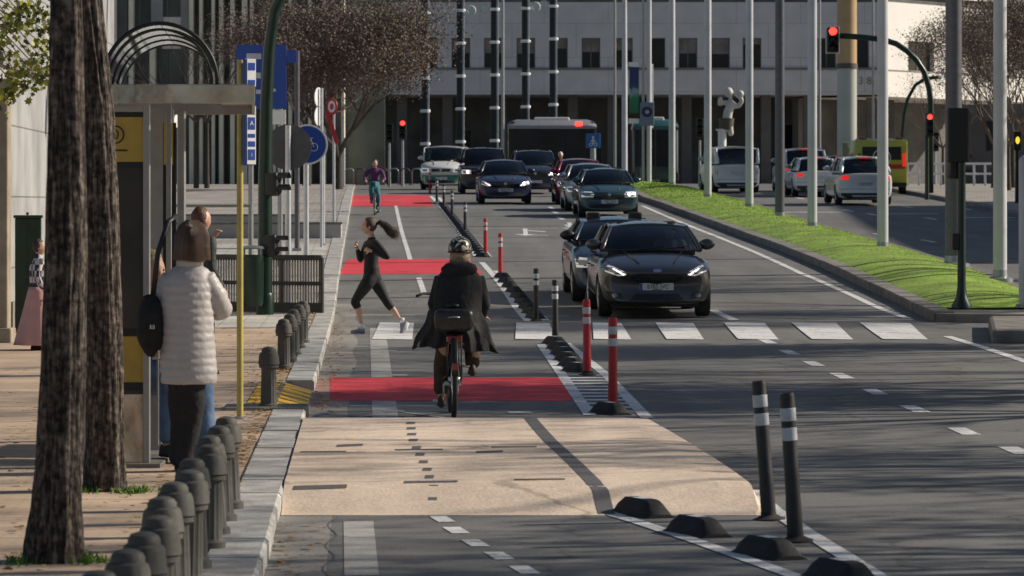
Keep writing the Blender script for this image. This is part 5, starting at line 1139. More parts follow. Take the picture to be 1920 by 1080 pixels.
def car(label, paint, px, d, W, H, L, z_hood=.74, z_cowl=.98, y_cowl=1.05, y_head=1.75, y_rear=3.4, y_tail=4.0, z_belt=.93, roofw=.66, cat='car', face='front', group=None, plate=None, hl='slant', grille='hex', lit=0, name='car',
        driver=False, bumper=None, yaw=0, hl_z=.68, rails=False, tail='hatch', lower_paint=None, spare=0, mirror_m=None, seats=True, shade_rear=True, bowz=.0, nose=1.0):
    z0 = ter(d)+.016; rz = R(2.2)+yaw
    o = thing(name, label, cat, (X(px, d), d, z0), rz+(PI if face == 'rear' else 0), group, rx=0)
    g = grade(d); o.rotation_mode = 'QUATERNION'
    o.rotation_quaternion = (Matrix.Rotation(g, 3, 'X') @ Euler((0, 0, rz+(PI if face == 'rear' else 0))).to_matrix()).to_quaternion()
    hw = W/2; wr = .31 if H < 1.7 else .33
    # ---- lower body loft ----
    def zt(y):      # centre top height
        if y < .10: return z_hood-.10+(.10)*(y/.10)**.5*nose
        if y < y_cowl: t = (y-.10)/(y_cowl-.10); return z_hood+(z_cowl-z_hood)*(t**.8)
        if y < y_tail: return z_cowl+(z_belt-z_cowl)*min(1, (y-y_cowl)/.6)
        if tail == 'saloon': t = (y-y_tail)/(L-y_tail); return z_belt+.02-.04*t*t
        return z_belt-.02*(y-y_tail)
    def plan(y):
        a = min(1, y/.75); b = min(1, (L-y)/.55)
        return (1-.22*(1-a)**2.2)*(1-.16*(1-b)**2.2)
    ys = [0, .05, .14, .3, .5, .75, y_cowl, y_cowl+.5, (y_cowl+y_tail)/2, y_tail-.3, L-.55, L-.3, L-.12, L-.03]
    ys = sorted(set(round(y, 3) for y in ys)); rings = []
    for y in ys:
        h = hw*plan(y); e0 = min(1, y/.14)**.5; e1 = min(1, max(.0, (L-y)/.12))**.5; e = min(e0, e1)
        zb = .20+.06*(1-e); top = zt(y); sh_z = min(top-.02, z_belt-.03 if y > y_cowl else (z_hood-.03+(z_belt-z_hood)*max(0, y-.1)/(y_cowl-.1)))
        half = [(0, zb), (h*.80, zb), (h*.96, zb+.07), (h*(.985), zb+.25), (h, (zb+sh_z)/2+.05), (h*.985, sh_z-.07), (h*.93, sh_z), (h*.62, top-.005), (0, top+.02)]
        ring = [Vector((a, y+(.06*(1-e)*0)+0, b)) for a, b in half]+[Vector((-a, y, b)) for a, b in half[-2:0:-1]]
        # push the corner backwards so that the nose is rounded in plan
        for v in ring:
            q = abs(v.x)/max(h, .01)
            if y < .5: v.y += .28*q**3*(1-y/.5)
            if y > L-.4: v.y -= .16*q**3*(1-(L-y)/.4)
        rings.append(ring)
    mb = MB(); mb.rings(rings)
    me = bpy.data.meshes.new('t'); me.from_pydata(mb.v, [], mb.f); t = bpy.data.objects.new('t', me); C.objects.link(t)
    bm = bmesh.new(); bm.from_mesh(me); bmesh.ops.recalc_face_normals(bm, faces=bm.faces); bm.to_mesh(me); bm.free()
    s_ = t.modifiers.new('s', 'SUBSURF'); s_.levels = 2; s_.render_levels = 2
    cuts = []; yf, yr = .82, L-.80
    for yy in (yf, yr):
        for sd in (-1, 1):
            cm = MB(); cm.tube([(sd*(hw-.26), yy, wr), (sd*(hw+.3), yy, wr)], wr+.065, 28); co = cm.build('c', None); b_ = t.modifiers.new('b', 'BOOLEAN'); b_.object = co; b_.operation = 'DIFFERENCE'; b_.solver = 'EXACT'; cuts.append(co)
    out = evaluate(t)
    for c_ in cuts+[t]: bpy.data.objects.remove(c_)
    out.materials.clear(); out.materials.append(paint); bd = bpy.data.objects.new('body', out); C.objects.link(bd); bd.parent = o; shade(out, 40)
    bvh = BVHTree.FromPolygons([v.co.copy() for v in out.vertices], [tuple(p.vertices) for p in out.polygons])
    def P(name_, poly, dn, m, off=.005, par=None, both=False, g_=.06):
        q = patch(bvh, poly, dn, off, g_).build(name_, m, par or bd, True)
        if both: patch(bvh, mir(poly), dn, off, g_).build(name_, m, par or bd, True)
        return q
    for yy in (yf, yr):
        for sd in (-1, 1): wheel(o, (sd*(hw-.125), yy, wr), wr, .21, sd)
    mb = MB(); mb.box(-hw*.78, hw*.78, .5, L-.5, .16, .24); mb.build('underbody', M['black_plastic'], o)
    # ---- greenhouse ----
    rw = hw*roofw/.68*.70; bw = hw*.90; zr = H-.035
    def ws(u, v):  # windscreen surface u -1..1
        x = (bw*.97*(1-v)+rw*v)*u; y = (y_cowl*(1-v)+y_head*v)+(.30*(1-v)+.12*v)*abs(u)**2.4-.05*math.sin(PI*v); z = (z_cowl+.01)*(1-v)+(zr-.02)*v-.05*v*u*u+.02*math.sin(PI*v); return Vector((x, y, z))
    def rws(u, v):
        x = (bw*.95*(1-v)+rw*v)*u; yb = y_tail; y = (yb*(1-v)+y_rear*v)-(.10)*abs(u)**2.4+.05*math.sin(PI*v); z = (z_belt+.03)*(1-v)+(zr-.03)*v-.05*v*u*u; return Vector((x, y, z))
    def roof(u, v):
        y = y_head+(y_rear-y_head)*v; x = rw*u; yy = y+(.12*abs(u)**2.4)*(1-v)-.10*abs(u)**2.4*v; return Vector((x, yy, zr-.02-.05*u*u+.05*math.sin(PI*min(1, v*1.0))*(1-.3*u*u)+(0.0-.01)*v))
    def side(sd, u, v):   # u along the car, v up
        a0, a1 = ws(sd, 0), rws(sd, 0); b0, b1 = ws(sd, 1), roof(sd, 1)
        lo = a0.lerp(a1, u); hi = roof(sd, u) if True else b0.lerp(b1, u); p = lo.lerp(hi, v); p.x += sd*.035*math.sin(PI*v)+sd*.0; return p
    mb = MB(); mb.grid(lambda u, v: ws(u*2-1, v), 16, 8); mb.build('windscreen', M['car_glass'], o, True)
    mb = MB(); mb.grid(lambda u, v: rws(u*2-1, v), 14, 6); mb.build('rear_window', M['car_glass'], o, True)
    mb = MB(); n = 16
    mb.grid(lambda u, v: roof(u*2-1, v), 14, 10); o2 = len(mb.v); vs = [Vector(v)-Vector((0, 0, .03)) for v in mb.v]; mb.add(vs, [tuple(reversed(f)) for f in mb.f])
    mb.tube([roof(k/8-1, 0)-Vector((0, 0, .012)) for k in range(17)], .028, 8, sy=.8); mb.tube([roof(k/8-1, 1)-Vector((0, 0, .012)) for k in range(17)], .028, 8, sy=.8)
    for sd in (-1, 1):
        mb.tube([roof(sd, k/8)-Vector((0, 0, .008)) for k in range(9)], .032, 8)
        mb.tube([ws(sd, k/6) for k in range(7)], [.042]*3+[.036]*4, 8)                       # A pillar
        mb.tube([rws(sd, k/6) for k in range(7)], [.075]*3+[.055]*4, 8)                      # C/D pillar
        mb.tube([side(sd, .0+k/10, 0) for k in range(11)], .03, 8)                           # belt
        for uu in (.0,): pass
        mb.grid(lambda u, v: side(sd, .86+.14*u, v)+Vector((sd*.004, 0, 0)), 3, 6)
    rf = mb.build('roof', paint, o, 50)
    for sd in (-1, 1):
        mb = MB(); mb.grid(lambda u, v: side(sd, .02+.84*u, .03+.94*v), 12, 6); w_ = mb.build('side_window', M['car_glass'], o, True)
        mb = MB(); mb.tube([side(sd, .43, k/6)+Vector((sd*.006, 0, 0)) for k in range(7)], .028, 6); mb.build('pillar_trim', M['black_plastic'], w_, True)
    # interior
    mb = MB(); mb.box(-bw*.86, bw*.86, y_cowl+.2, y_cowl+.55, z_cowl-.06, z_cowl+.03)
    for sx_ in (-.36, .36):
        mb.bbox((sx_, y_cowl+1.32, z_cowl+.06), (.44, .14, .5), .05, rx=-.15); mb.bbox((sx_, y_cowl+1.40, z_cowl+.37), (.24, .10, .16), .04)
    if y_tail-y_cowl > 2.2: mb.bbox((0, y_cowl+2.15, z_cowl), (1.2, .14, .42), .05)
    mb.tube([Vector((.36+.17*math.cos(k*PI/8), y_cowl+.62+.05*math.sin(k*PI/8), z_cowl+.05+.15*math.sin(k*PI/8))) for k in range(17)], .014, 6); mb.build('interior', M['black_plastic'], o, 40)
    mb = MB(); mb.bbox((0, y_head+.06, zr-.12), (.20, .03, .06), .01); mb.build('rear_view_mirror', M['dark_metal'], o)
    for sd in (-1, 1):
        c = ws(sd, .08)+Vector((sd*.13, .12, .06)); mb = MB(); mb.sphere(c, (.115, .07, .075), 16, 10, lambda u: 1+.18*(u.x**4+u.z**4)); mb.tube([c, ws(sd, .02)+Vector((0, .14, 0))], .022, 6)
        q = mb.build('door_mirror', mirror_m or paint, o, True); mb = MB(); mb.bbox(c+Vector((0, .066, 0)), (.17, .01, .10), .004); mb.build('mirror_glass', M['chrome'], q)
        # door cut lines and handles
        for y_ in (y_cowl+.32, y_cowl+1.32, y_cowl+2.25):
            if y_ < L-.9: P('door_gap', [(y_, .32), (y_+.012, .32), (y_+.012, z_belt-.05), (y_, z_belt-.05)], 's+' if sd > 0 else 's-', M['black_plastic'], .003)
        for y_ in (y_cowl+1.12, y_cowl+2.05):
            if y_ < L-.9: mb = MB(); mb.bbox((sd*(hw+.005), y_, z_belt-.17), (.03, .16, .025), .008); mb.build('door_handle', paint, o, True)
    if rails:
        for sd in (-1, 1): mb = MB(); mb.tube([roof(sd*.93, .08)+Vector((0, 0, .0)), roof(sd*.93, .15)+Vector((0, 0, .05)), roof(sd*.93, .85)+Vector((0, 0, .05)), roof(sd*.93, .95)], .015, 8); mb.build('roof_rail', M['grey_metal'], o, True)
    blk = M['black_plastic']; bz = .56 if H > 1.6 else .5
    if lower_paint:
        P('lower_panel', [(-.93*hw, .26), (.93*hw, .26), (.95*hw, .60), (-.95*hw, .60)], 'f', lower_paint, .004)
        for sg in ('s+', 's-'): P('lower_panel', [(.3, .26), (L-.4, .26), (L-.4, .78), (.3, .62)], sg, lower_paint, .004)
    # ---- front face ----
    if face == 'front':
        z = hl_z; k = hw/.91
        if hl == 'slant': poly = [(.48*k, z-.075), (.60*k, z-.095), (.80*k, z-.03), (.875*k, z+.06), (.86*k, z+.10), (.68*k, z+.055), (.52*k, z-.02)]
        elif hl == 'round': poly = [(.47*k, z-.09), (.82*k, z-.09), (.87*k, z), (.82*k, z+.08), (.52*k, z+.07), (.46*k, z)]
        else: poly = [(.50*k, z-.09), (.83*k, z-.09), (.86*k, z+.08), (.50*k, z+.07)]
        for sg_ in (1, -1):
            pl = poly if sg_ > 0 else mir(poly); hp = P('headlight', pl, 'f', M['head_lamp'], .006)
            cx = sum(a for a, b in pl)/len(pl); cz = sum(b for a, b in pl)/len(pl); inner = [((a-cx)*.62+cx+sg_*.02, (b-cz)*.55+cz) for a, b in pl]; P('lamp_inner', inner, 'f', M['fog'], .010, hp)
            if lit == 2 or (lit == 1 and sg_ > 0):
                a = [(cx-sg_*.05+.045*math.cos(q*PI/5), cz+.045*math.sin(q*PI/5)) for q in range(10)]; P('bulb', a, 'f', M['lamp_lit'], .014, hp, g_=.03)
            if hl == 'slant':
                dr = [(sg_*.50*k, z-.068), (sg_*.53*k, z-.085), (sg_*.70*k, z+.018), (sg_*.67*k, z+.03)]; P('running_light', dr, 'f', M['drl'], .012, hp)
        if grille == 'hex':
            P('grille', [(-.40*k, z-.10), (-.30*k, z-.055), (.30*k, z-.055), (.40*k, z-.10), (.37*k, z-.165), (.26*k, z-.20), (-.26*k, z-.20), (-.37*k, z-.165)], 'f', blk, .007)
            P('bumper_intake', [(-.44*k, .27), (.44*k, .27), (.34*k, .375), (-.34*k, .375)], 'f', blk, .006); P('splitter', [(-.80*k, .235), (.80*k, .235), (.82*k, .26), (-.82*k, .26)], 'f', blk, .006)
            for q in range(3): P('grille_bar', [(-.35*k, z-.088-q*.03), (.35*k, z-.088-q*.03), (.35*k, z-.082-q*.03), (-.35*k, z-.082-q*.03)], 'f', M['fog'], .011)
            for sg_ in (1, -1):
                pl = [(.54*k, .30), (.74*k, .30), (.80*k, .42), (.56*k, .38)]; pl = pl if sg_ > 0 else mir(pl); f_ = P('fog_light_surround', pl, 'f', blk, .007)
                P('fog_light', [(sg_*.66*k+.045*math.cos(q*PI/5), .35+.035*math.sin(q*PI/5)) for q in range(10)], 'f', M['fog'], .011, f_, g_=.03)
            P('badge', [(.07*math.cos(q*PI/8), z-.005+.026*math.sin(q*PI/8)) for q in range(16)], 'f', M['chrome'], .009, g_=.03)
        else:
            P('grille', [(-.38*k, z-.07), (.38*k, z-.07), (.40*k, z+.05), (-.40*k, z+.05)], 'f', blk, .007); P('bumper_intake', [(-.58*k, .27), (.58*k, .27), (.54*k, .38), (-.54*k, .38)], 'f', blk, .006)
            P('badge', [(.05*math.cos(q*PI/8), z-.005+.05*math.sin(q*PI/8)) for q in range(16)], 'f', M['chrome'], .011, g_=.03)
            for q in range(2): P('grille_bar', [(-.36*k, z-.04+q*.04), (.36*k, z-.04+q*.04), (.36*k, z-.034+q*.04), (-.36*k, z-.034+q*.04)], 'f', M['fog'], .011)
        pz = z-.255 if grille == 'hex' else .46; hp = bvh.ray_cast(Vector((0, -5, pz)), Vector((0, 1, 0)))[0]; mb = MB(); mb.bbox((0, hp.y-.012, pz), (.52, .012, .11), .003); q = mb.build('number_plate', M['reflective'], o)
        mb = MB(); mb.box(-.258, -.222, hp.y-.0205, hp.y-.0185, pz-.052, pz+.052); mb.build('blue_band', M['blue_sign'], q)
        if plate: text_mesh('lettering', plate, .095, blk, q, (.02, hp.y-.0195, pz-.003), (R(90), 0, 0), .92)
        # bonnet lines and wipers
        for sg_ in (1, -1):
            P('bonnet_gap', [(sg_*.80*hw, .55), (sg_*.80*hw+.009, .55), (sg_*.86*hw+.009, y_cowl), (sg_*.86*hw, y_cowl)], 't', blk, .003)
            mb = MB(); mb.tube([ws(-.3 if sg_ < 0 else .1, .02)+Vector((0, -.02, .015)), ws(.25 if sg_ < 0 else .75, .12)+Vector((0, -.02, .015))], .009, 5); mb.build('wiper', blk, o)
            mb = MB(); mb.tube([Vector((sg_*.30*hw, .30, zt(.30)+.012)), Vector((sg_*.42*hw, .7, zt(.7)+.018)), Vector((sg_*.52*hw, y_cowl-.02, zt(y_cowl-.02)+.01))], .012, 6, sy=.5); mb.build('bonnet_crease', paint, o, True)
        mb = MB(); mb.grid(lambda u, v: ws((u*2-1)*.98, v*.05)+Vector((0, -.008, .006)), 12, 1); mb.build('cowl_panel', blk, o, True)
    else:
        k = hw/.91; zt_ = z_belt-.10
        for sg_ in (1, -1):
            pl = [(.52*k, zt_-.09), (.86*k, zt_-.11), (.91*k, zt_+.02), (.84*k, zt_+.06), (.54*k, zt_+.01)] if not spare else [(.76*k, zt_-.28), (.90*k, zt_-.28), (.90*k, zt_+.05), (.80*k, zt_+.06)]
            pl = pl if sg_ > 0 else mir(pl); P('tail_light', pl, 'r', M['tail_lamp'] if lit else M['tail_off'], .006)
        P('rear_bumper_trim', [(-.84*k, .22), (.84*k, .22), (.88*k, .40), (-.88*k, .40)], 'r', blk, .006)
        P('skid_plate', [(-.40*k, .27), (.40*k, .27), (.44*k, .33), (-.44*k, .33)], 'r', M['grey_metal'], .010)
        pz = .70 if not spare else .78; hp = bvh.ray_cast(Vector((0, 9, pz)), Vector((0, -1, 0)))[0]; mb = MB(); mb.bbox((0, hp.y+.012, pz), (.52, .012, .11), .003); q = mb.build('number_plate', M['reflective'], o)
        if plate: text_mesh('lettering', plate, .095, blk, q, (0, hp.y+.0195, pz), (R(90), 0, PI), .92)
        P('tailgate_gap', [(-.80*k, .52), (.80*k, .52), (.80*k, .53), (-.80*k, .53)], 'r', blk, .004)
        mb = MB(); mb.bbox((0, y_rear+.02, zr-.0), (hw*1.0, .22, .025), .01); mb.build('spoiler', paint, o, True)
        if lit: mb = MB(); mb.bbox((0, y_rear+.14, zr-.02), (.3, .02, .025), .005); mb.build('brake_light', M['tail_lamp'], o)
        mb = MB(); mb.tube([rws(-.1, .04)+Vector((0, .02, .01)), rws(.35, .3)+Vector((0, .03, .01))], .008, 5); mb.build('wiper', blk, o)
    return o
G1 = 'oncoming cars on the main carriageway'; G2 = 'cars driving away on the far carriageway'
c_focus = car('nearest dark grey hatchback driving towards the camera with lit strip running lights', carpaint('graphite_paint', (.055, .054, .06), .3), 1233, 57.2, 1.77, 1.47, 4.3, group=G1, plate='6765 JVC', lit=0, z_hood=.76, z_cowl=1.0, hl_z=.74)
car('older dark blue saloon half hidden behind the nearest hatchback', carpaint('blue_paint', (.012, .03, .062), .1), 1170, 61.7, 1.68, 1.37, 4.3, z_hood=.74, z_cowl=.98, y_cowl=1.1, y_head=1.85, group=G1, hl='square', grille='bar', plate='4182 CKL', mirror_m=M['black_plastic'])
car('dark green saloon in front of the silver and red cars', carpaint('dark_green_paint', (.014, .05, .058), .1), 1143, 108, 1.76, 1.42, 4.5, z_hood=.72, z_cowl=.96, group=G1, hl='round', grille='bar', plate='3051 BSD', lit=1)
car('silver grey hatchback between the dark green saloon and the red car', carpaint('silver_paint', (.32, .34, .37), .6), 1113, 114.5, 1.72, 1.46, 4.1, group=G1, hl='round', grille='bar', lit=1)
car('dark red hatchback with a lit headlight behind the silver car', carpaint('red_paint', (.28, .012, .05)), 1092, 122.5, 1.72, 1.50, 4.1, group=G1, hl='round', grille='bar', lit=2)
car('navy blue hatchback with a lit headlight in the left oncoming lane', carpaint('navy_paint', (.016, .022, .055), .1), 948, 123, 1.78, 1.46, 4.2, group=G1, hl='slant', grille='bar', lit=1, plate='8830 FMH')
car('large black off-road car with roof rails behind the navy hatchback', carpaint('black_paint', (.010, .011, .014)), 909, 141, 1.88, 1.76, 4.7, z_hood=.98, z_cowl=1.14, z_belt=1.10, hl_z=.84, rails=True, roofw=.74, group=G1, hl='square', grille='bar', lit=2)
car('dark blue people carrier with silver roof rails right of the navy hatchback', carpaint('dusk_blue_paint', (.02, .028, .05)), 1004, 141, 1.82, 1.66, 4.4, z_hood=.86, z_cowl=1.10, z_belt=1.02, y_cowl=.9, y_head=1.7, hl_z=.78, rails=True, roofw=.74, group=G1, hl='slant', grille='bar', lit=2)
WHT = carpaint('white_car_paint', (.72, .73, .74), .0)
car('white and green van at the left of the oncoming traffic', WHT, 826, 152, 1.78, 1.80, 4.3, z_hood=.92, z_cowl=1.18, z_belt=1.12, y_cowl=.75, y_head=1.35, roofw=.86, y_rear=4.1, y_tail=4.2, hl_z=.80, group=G1, hl='square', grille='bar', cat='van', name='van', yaw=R(-6), lower_paint=carpaint('van_green_paint', (.05, .20, .13), 0))
# right carriageway (seen from behind)
car('white boxy van seen from behind, left of the statue poles', WHT, 1349, 147, 1.82, 1.80, 4.4, z_hood=.92, z_cowl=1.18, z_belt=1.10, y_cowl=.8, y_head=1.4, y_rear=4.1, y_tail=4.32, roofw=.86, face='rear', group=G2, cat='van', name='van', spare=1, yaw=R(4))
car('white off-road car with red lamps half hidden by the dark lamp column', WHT, 1487, 150, 1.86, 1.72, 4.5, z_hood=.95, z_cowl=1.1, z_belt=1.05, roofw=.78, y_rear=4.0, y_tail=4.35, face='rear', group=G2, lit=1, rails=True)
car('small white hatchback behind the white flag pole, left of the white crossover', WHT, 1509, 139, 1.72, 1.46, 4.0, y_rear=3.5, y_tail=3.85, face='rear', group=G2, lit=1)
car('dark hatchback mostly hidden behind the white crossover', carpaint('dark_grey_paint', (.03, .03, .034)), 1551, 140, 1.74, 1.50, 4.1, y_rear=3.5, y_tail=3.9, face='rear', group=G2, lit=1)
car('white crossover with lit red tail lights, nearest car on the far carriageway', WHT, 1591, 125.5, 1.84, 1.60, 4.4, z_hood=.90, z_cowl=1.06, z_belt=1.03, y_rear=3.8, y_tail=4.25, roofw=.70, face='rear', group=G2, lit=1, plate='5127 KDR', rails=True)
# ---- ambulance ----
def boxvan(label, px, d, W, H, L, m, face):
    o = thing('ambulance', label, 'ambulance', (X(px, d), d, ter(d)+.014), R(2.2)); hw = W/2; mb = MB(); mb.bbox((0, L*.42, H*.56), (W, L*.74, H*.86), .08); b = mb.build('body', m, o, 40)
    mb = MB(); mb.bbox((0, L*.87, .85), (W*.92, L*.22, 1.1), .12); mb.build('cab', m, o, 40)
    for sd in (-1, 1):
        for yy in (.75, L-.8): wheel(o, (sd*(hw-.14), yy, .34), .34, .22, sd)
        mb = MB(); mb.bbox((sd*hw*.86, L*.05-.018, H*.62), (.12, .03, .5), .01); mb.build('tail_light', M['tail_lamp'] if sd > 0 else M['tail_off'], o)
        mb = MB(); mb.bbox((sd*(hw+.14), L*.83, 1.35), (.18, .08, .3), .03); mb.build('door_mirror', M['black_plastic'], o)
    mb = MB(); mb.box(-.006, .006, L*.05-.006, L*.05-.002, .45, H*.95); mb.build('door_gap', M['black_plastic'], b)
    for sd in (-1, 1): mb = MB(); mb.box(sd*.42-.32, sd*.42+.32, L*.05-.008, L*.05-.003, H*.62, H*.86); mb.build('rear_window', M['dark_glass'], b)
    mb = MB(); mb.tube([Vector((.33*math.cos(2*PI*k/30), L*.05-.014, H*.66+.33*math.sin(2*PI*k/30))) for k in range(31)], .018, 5, False); mb.build('emblem', M['sign_white'], b)
    mb = MB(); mb.bbox((0, L*.05-.03, .36), (W*.96, .08, .14), .02); mb.build('rear_bumper', M['black_plastic'], o)
    for sd in (-1, 1): mb = MB(); mb.bbox((sd*hw*.7, L*.1, H+.02), (.3, .16, .1), .03); mb.build('beacon', M['tail_off'], o)
    mb = MB(); mb.box(-hw*.9, hw*.9, L*.05-.009, L*.05-.004, .95, 1.12); mb.build('red_stripe', M['red_sign'], b); mb = MB(); mb.bbox((0, L*.45, H+.0), (W*.7, .5, .12), .04); mb.build('roof_unit', M['grey_metal'], o)
    return o
boxvan('yellow green ambulance van seen from behind at the right of the far carriageway', 1655, 141, 1.98, 2.08, 5.4, carpaint('lime_yellow_paint', (.42, .44, .02), 0), 'rear')
# ---- buses ----
def bus(label, x0, x1, ytop, ybot, d, m, m2, red=None, ang=0):
    w = (x1-x0)*d/F; z0 = ter(d); H = Z(ytop, d)-z0; o = thing('bus', label, 'bus', (X((x0+x1)/2, d), d, z0), ang); mb = MB()
    prof = [(0, .3), (2.5, .3), (2.5, H-.35), (2.2, H-.05), (1.25, H), (.3, H-.05), (0, H-.35)]; rings = []
    for t, k in ((-.5, .82), (-.49, .95), (-.46, 1), (.46, 1), (.49, .95), (.5, .82)): rings.append([Vector((t*w, 1.25+(a-1.25)*k, .3+(b-.3)*k**.6)) for a, b in prof])
    mb.rings(rings); b = mb.build('body', m2, o, 35)
    mb = MB(); rg = []
    for t, k in ((-.503, .5), (-.47, .8), (-.40, 1), (.40, 1), (.47, .8), (.503, .5)): rg.append([Vector((t*w, 1.25+(a-1.25)*1.02, H-.42+(z_-H+.42)*k)) for a, z_ in ((-.02, H-.42), (2.52, H-.42), (2.5, H-.25), (2.1, H+.02), (1.25, H+.08), (.4, H+.02), (0, H-.25))])
    mb.rings(rg); mb.build('roof', m, o, 35)
    n = max(2, int(w/1.5))
    for i in range(n):
        a = -w*.46+i*w*.92/n; mb = MB(); mb.box(a+.03, a+w*.92/n-.03, -.012, -.002, H*.30, H*.86); mb.build('window', M['dark_glass'], b)
    mb = MB(); mb.box(-w*.46, w*.46, -.010, -.002, .35, .6); mb.build('skirt_panel', m2, b)
    for xx in (-w*.3, w*.3): wheel_ = bpy.data.objects.new('wheel', None); C.objects.link(wheel_); wheel_.parent = o; wheel_.location = (xx, .15, .45); q = MB(); q.lathe([(.25, -.14), (.43, -.14), (.45, -.1), (.45, .1), (.43, .14), (.25, .14)], n=24, m=Euler((R(90), 0, 0)).to_matrix()); q.build('tyre', M['rubber'], wheel_, 40); q = MB(); q.lathe([(.24, -.11), (.24, -.1)], n=20, m=Euler((R(90), 0, 0)).to_matrix()); q.build('rim', M['grey_metal'], wheel_)
    mb = MB(); mb.bbox((0, 1.25, H+.08), (w*.4, 1.4, .2), .06); mb.build('roof_unit', M['sign_white'], o)
    if red: mb = MB(); mb.bbox((red, -.05, H*.95), (.35, .06, .22), .03); mb.build('marker_lamp', M['red_lamp'], o)
    return o
BG_ = carpaint('bus_green_paint', (.01, .07, .055), 0)
bus('long dark city bus with a pale roof crossing behind the oncoming cars', 952, 1118, 226, 300, 190, mat('bus_pale', (.24, .24, .26), .4, coat=.5), M['dark_glass'], 1.36)
bus('green and white bus half hidden behind the flag poles', 1186, 1272, 226, 335, 172, BG_, carpaint('bus_dark_green_paint', (.01, .035, .03), 0))
# motor scooter and rider between the oncoming cars, parked scooter by the columns
def scooter(label, px, d, z0, rider, yaw=0):
    o = thing('scooter', label, 'scooter', (X(px, d), d, z0), yaw)
    for y in (.1, 1.3): 
        t, s_ = MB(), MB(); c = Vector((0, y, .27)); t.tube([c+Vector((0, .22*math.cos(2*PI*k/24), .22*math.sin(2*PI*k/24))) for k in range(25)], .055, 8, False); w_ = t.build('wheel', M['rubber'], o, True); s_.tube([c-Vector((.02, 0, 0)), c+Vector((.02, 0, 0))], .17, 16); s_.build('rim', M['grey_metal'], w_, 40)
    mb = MB(); mb.bbox((0, .28, .62), (.36, .14, .62), .06, rx=.25); mb.bbox((0, 1.05, .55), (.34, .75, .34), .12); mb.bbox((0, .6, .3), (.3, .5, .1), .04); mb.build('fairing', M['white_paint'], o, True)
    mb = MB(); mb.bbox((0, 1.0, .78), (.28, .6, .12), .05); mb.build('saddle', M['black_plastic'], o, True); mb = MB(); mb.tube([(-.33, .42, .98), (0, .34, 1.0), (.33, .42, .98)], .02, 8); mb.build('handlebar', M['black_plastic'], o, True)
    mb = MB(); mb.sphere((0, .17, .80), (.10, .06, .09), 12, 8); mb.build('headlight', M['lamp_lit'] if rider else M['head_lamp'], o, True)
    for sd in (-1, 1): mb = MB(); mb.sphere((sd*.33, .38, 1.12), (.07, .02, .05), 10, 6); mb.build('mirror', M['black_plastic'], o, True)
    return o
scooter('motor scooter with a lit headlight between the people carrier and the red car', 1051, 136, ter(136), True)
rd = walker('scooter rider in dark clothes and a white helmet between the oncoming cars', 1051, 136.85, ter(136)+.02, 1.70, M['sign_white'], JACK, NAVY, 0, 'sit', vox=.02)
rd.location.z = ter(136)+.36
scooter('white scooter parked beyond the shelter in front of the columned building', 312, 112, ter(112)+.1, False, R(60))
# drivers seen through the windscreens
def driver(carobj, label, sx_, y, z, topm, hairm):
    p = Matrix.LocRotScale(carobj.location, carobj.rotation_quaternion, None) @ Vector((sx_, y, z)); r = thing('person', label, 'person', p, R(2)); hc = Vector((0, -.03, .38)); hdm, m = head(hc, 0, 1)
    body(r, [[(0, .1, -.10, .14), (0, .04, .12, .13), (0, .0, .26, .05), (0, -.02, .32, .05)], [(0, .04, .12, .13), (-.18, .02, .18, .055), (-.24, -.12, -.02, .045), (-.12, -.36, .06, .03)], [(0, .04, .12, .13), (.18, .02, .18, .055), (.24, -.12, -.02, .045), (.12, -.36, .06, .03)]], hdm, M['skin_pale'],
         [hand((-.12, -.36, .06), (0, -1, .3), (.5, 0, -1), 1, 1.2), hand((.12, -.36, .06), (0, -1, .3), (-.5, 0, -1), 1, 1.2, -1)], .012)
    cloth('jacket', [[(0, .1, -.10, .155), (0, .04, .12, .15), (0, .0, .25, .06)], [(0, .04, .12, .15), (-.18, .02, .18, .07), (-.24, -.12, -.02, .056), (-.14, -.31, .05, .042)], [(0, .04, .12, .15), (.18, .02, .18, .07), (.24, -.12, -.02, .056), (.14, -.31, .05, .042)]], topm, r, .014)
    mb = MB(); mb.sphere(hc+Vector((0, .022, .028)), (.088, .098, .112), 20, 14, lambda u: 1 if (u.y > -.35 or u.z > .55) else .78); mb.build('hair', hairm, r, True); face_bits(r, m)
driver(c_focus, 'driver in a pale jacket at the wheel of the nearest hatchback', .36, 2.12, .93, mat('pale_jacket', (.4, .4, .42), .8), HAIR_B)
# ================= BUILDINGS, TREES, BACKGROUND =================
FAC = paving('facade_panels', (.58, .575, .585), (.56, .555, .565), (.38, .38, .39), 4.5, 2.4, msize=.02, lo=.9, hi=1.04)
nt = FAC.node_tree; mpn = [n for n in nt.nodes if n.type == 'MAPPING'][0]; spn = nt.nodes.new('ShaderNodeSeparateXYZ'); cbn = nt.nodes.new('ShaderNodeCombineXYZ'); geo = [n for n in nt.nodes if n.type == 'NEW_GEOMETRY'][0]
nt.links.new(geo.outputs['Position'], spn.inputs[0]); nt.links.new(spn.outputs['X'], cbn.inputs['X']); nt.links.new(spn.outputs['Z'], cbn.inputs['Y']); nt.links.new(cbn.outputs[0], mpn.inputs[0]); mpn.inputs['Rotation'].default_value = (0, 0, 0)
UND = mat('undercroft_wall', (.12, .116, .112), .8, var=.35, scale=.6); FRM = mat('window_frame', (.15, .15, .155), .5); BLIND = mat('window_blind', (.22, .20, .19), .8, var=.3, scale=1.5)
d = 262.0; s = F/d; z0 = ter(d)
o = thing('office_building', 'long grey panelled office building raised over a dark undercroft across the end of the road', 'building', (X(1200, d), d, z0))
def lx(px): return (px-1200)/s
def lz(py): return Z(py, d)-z0
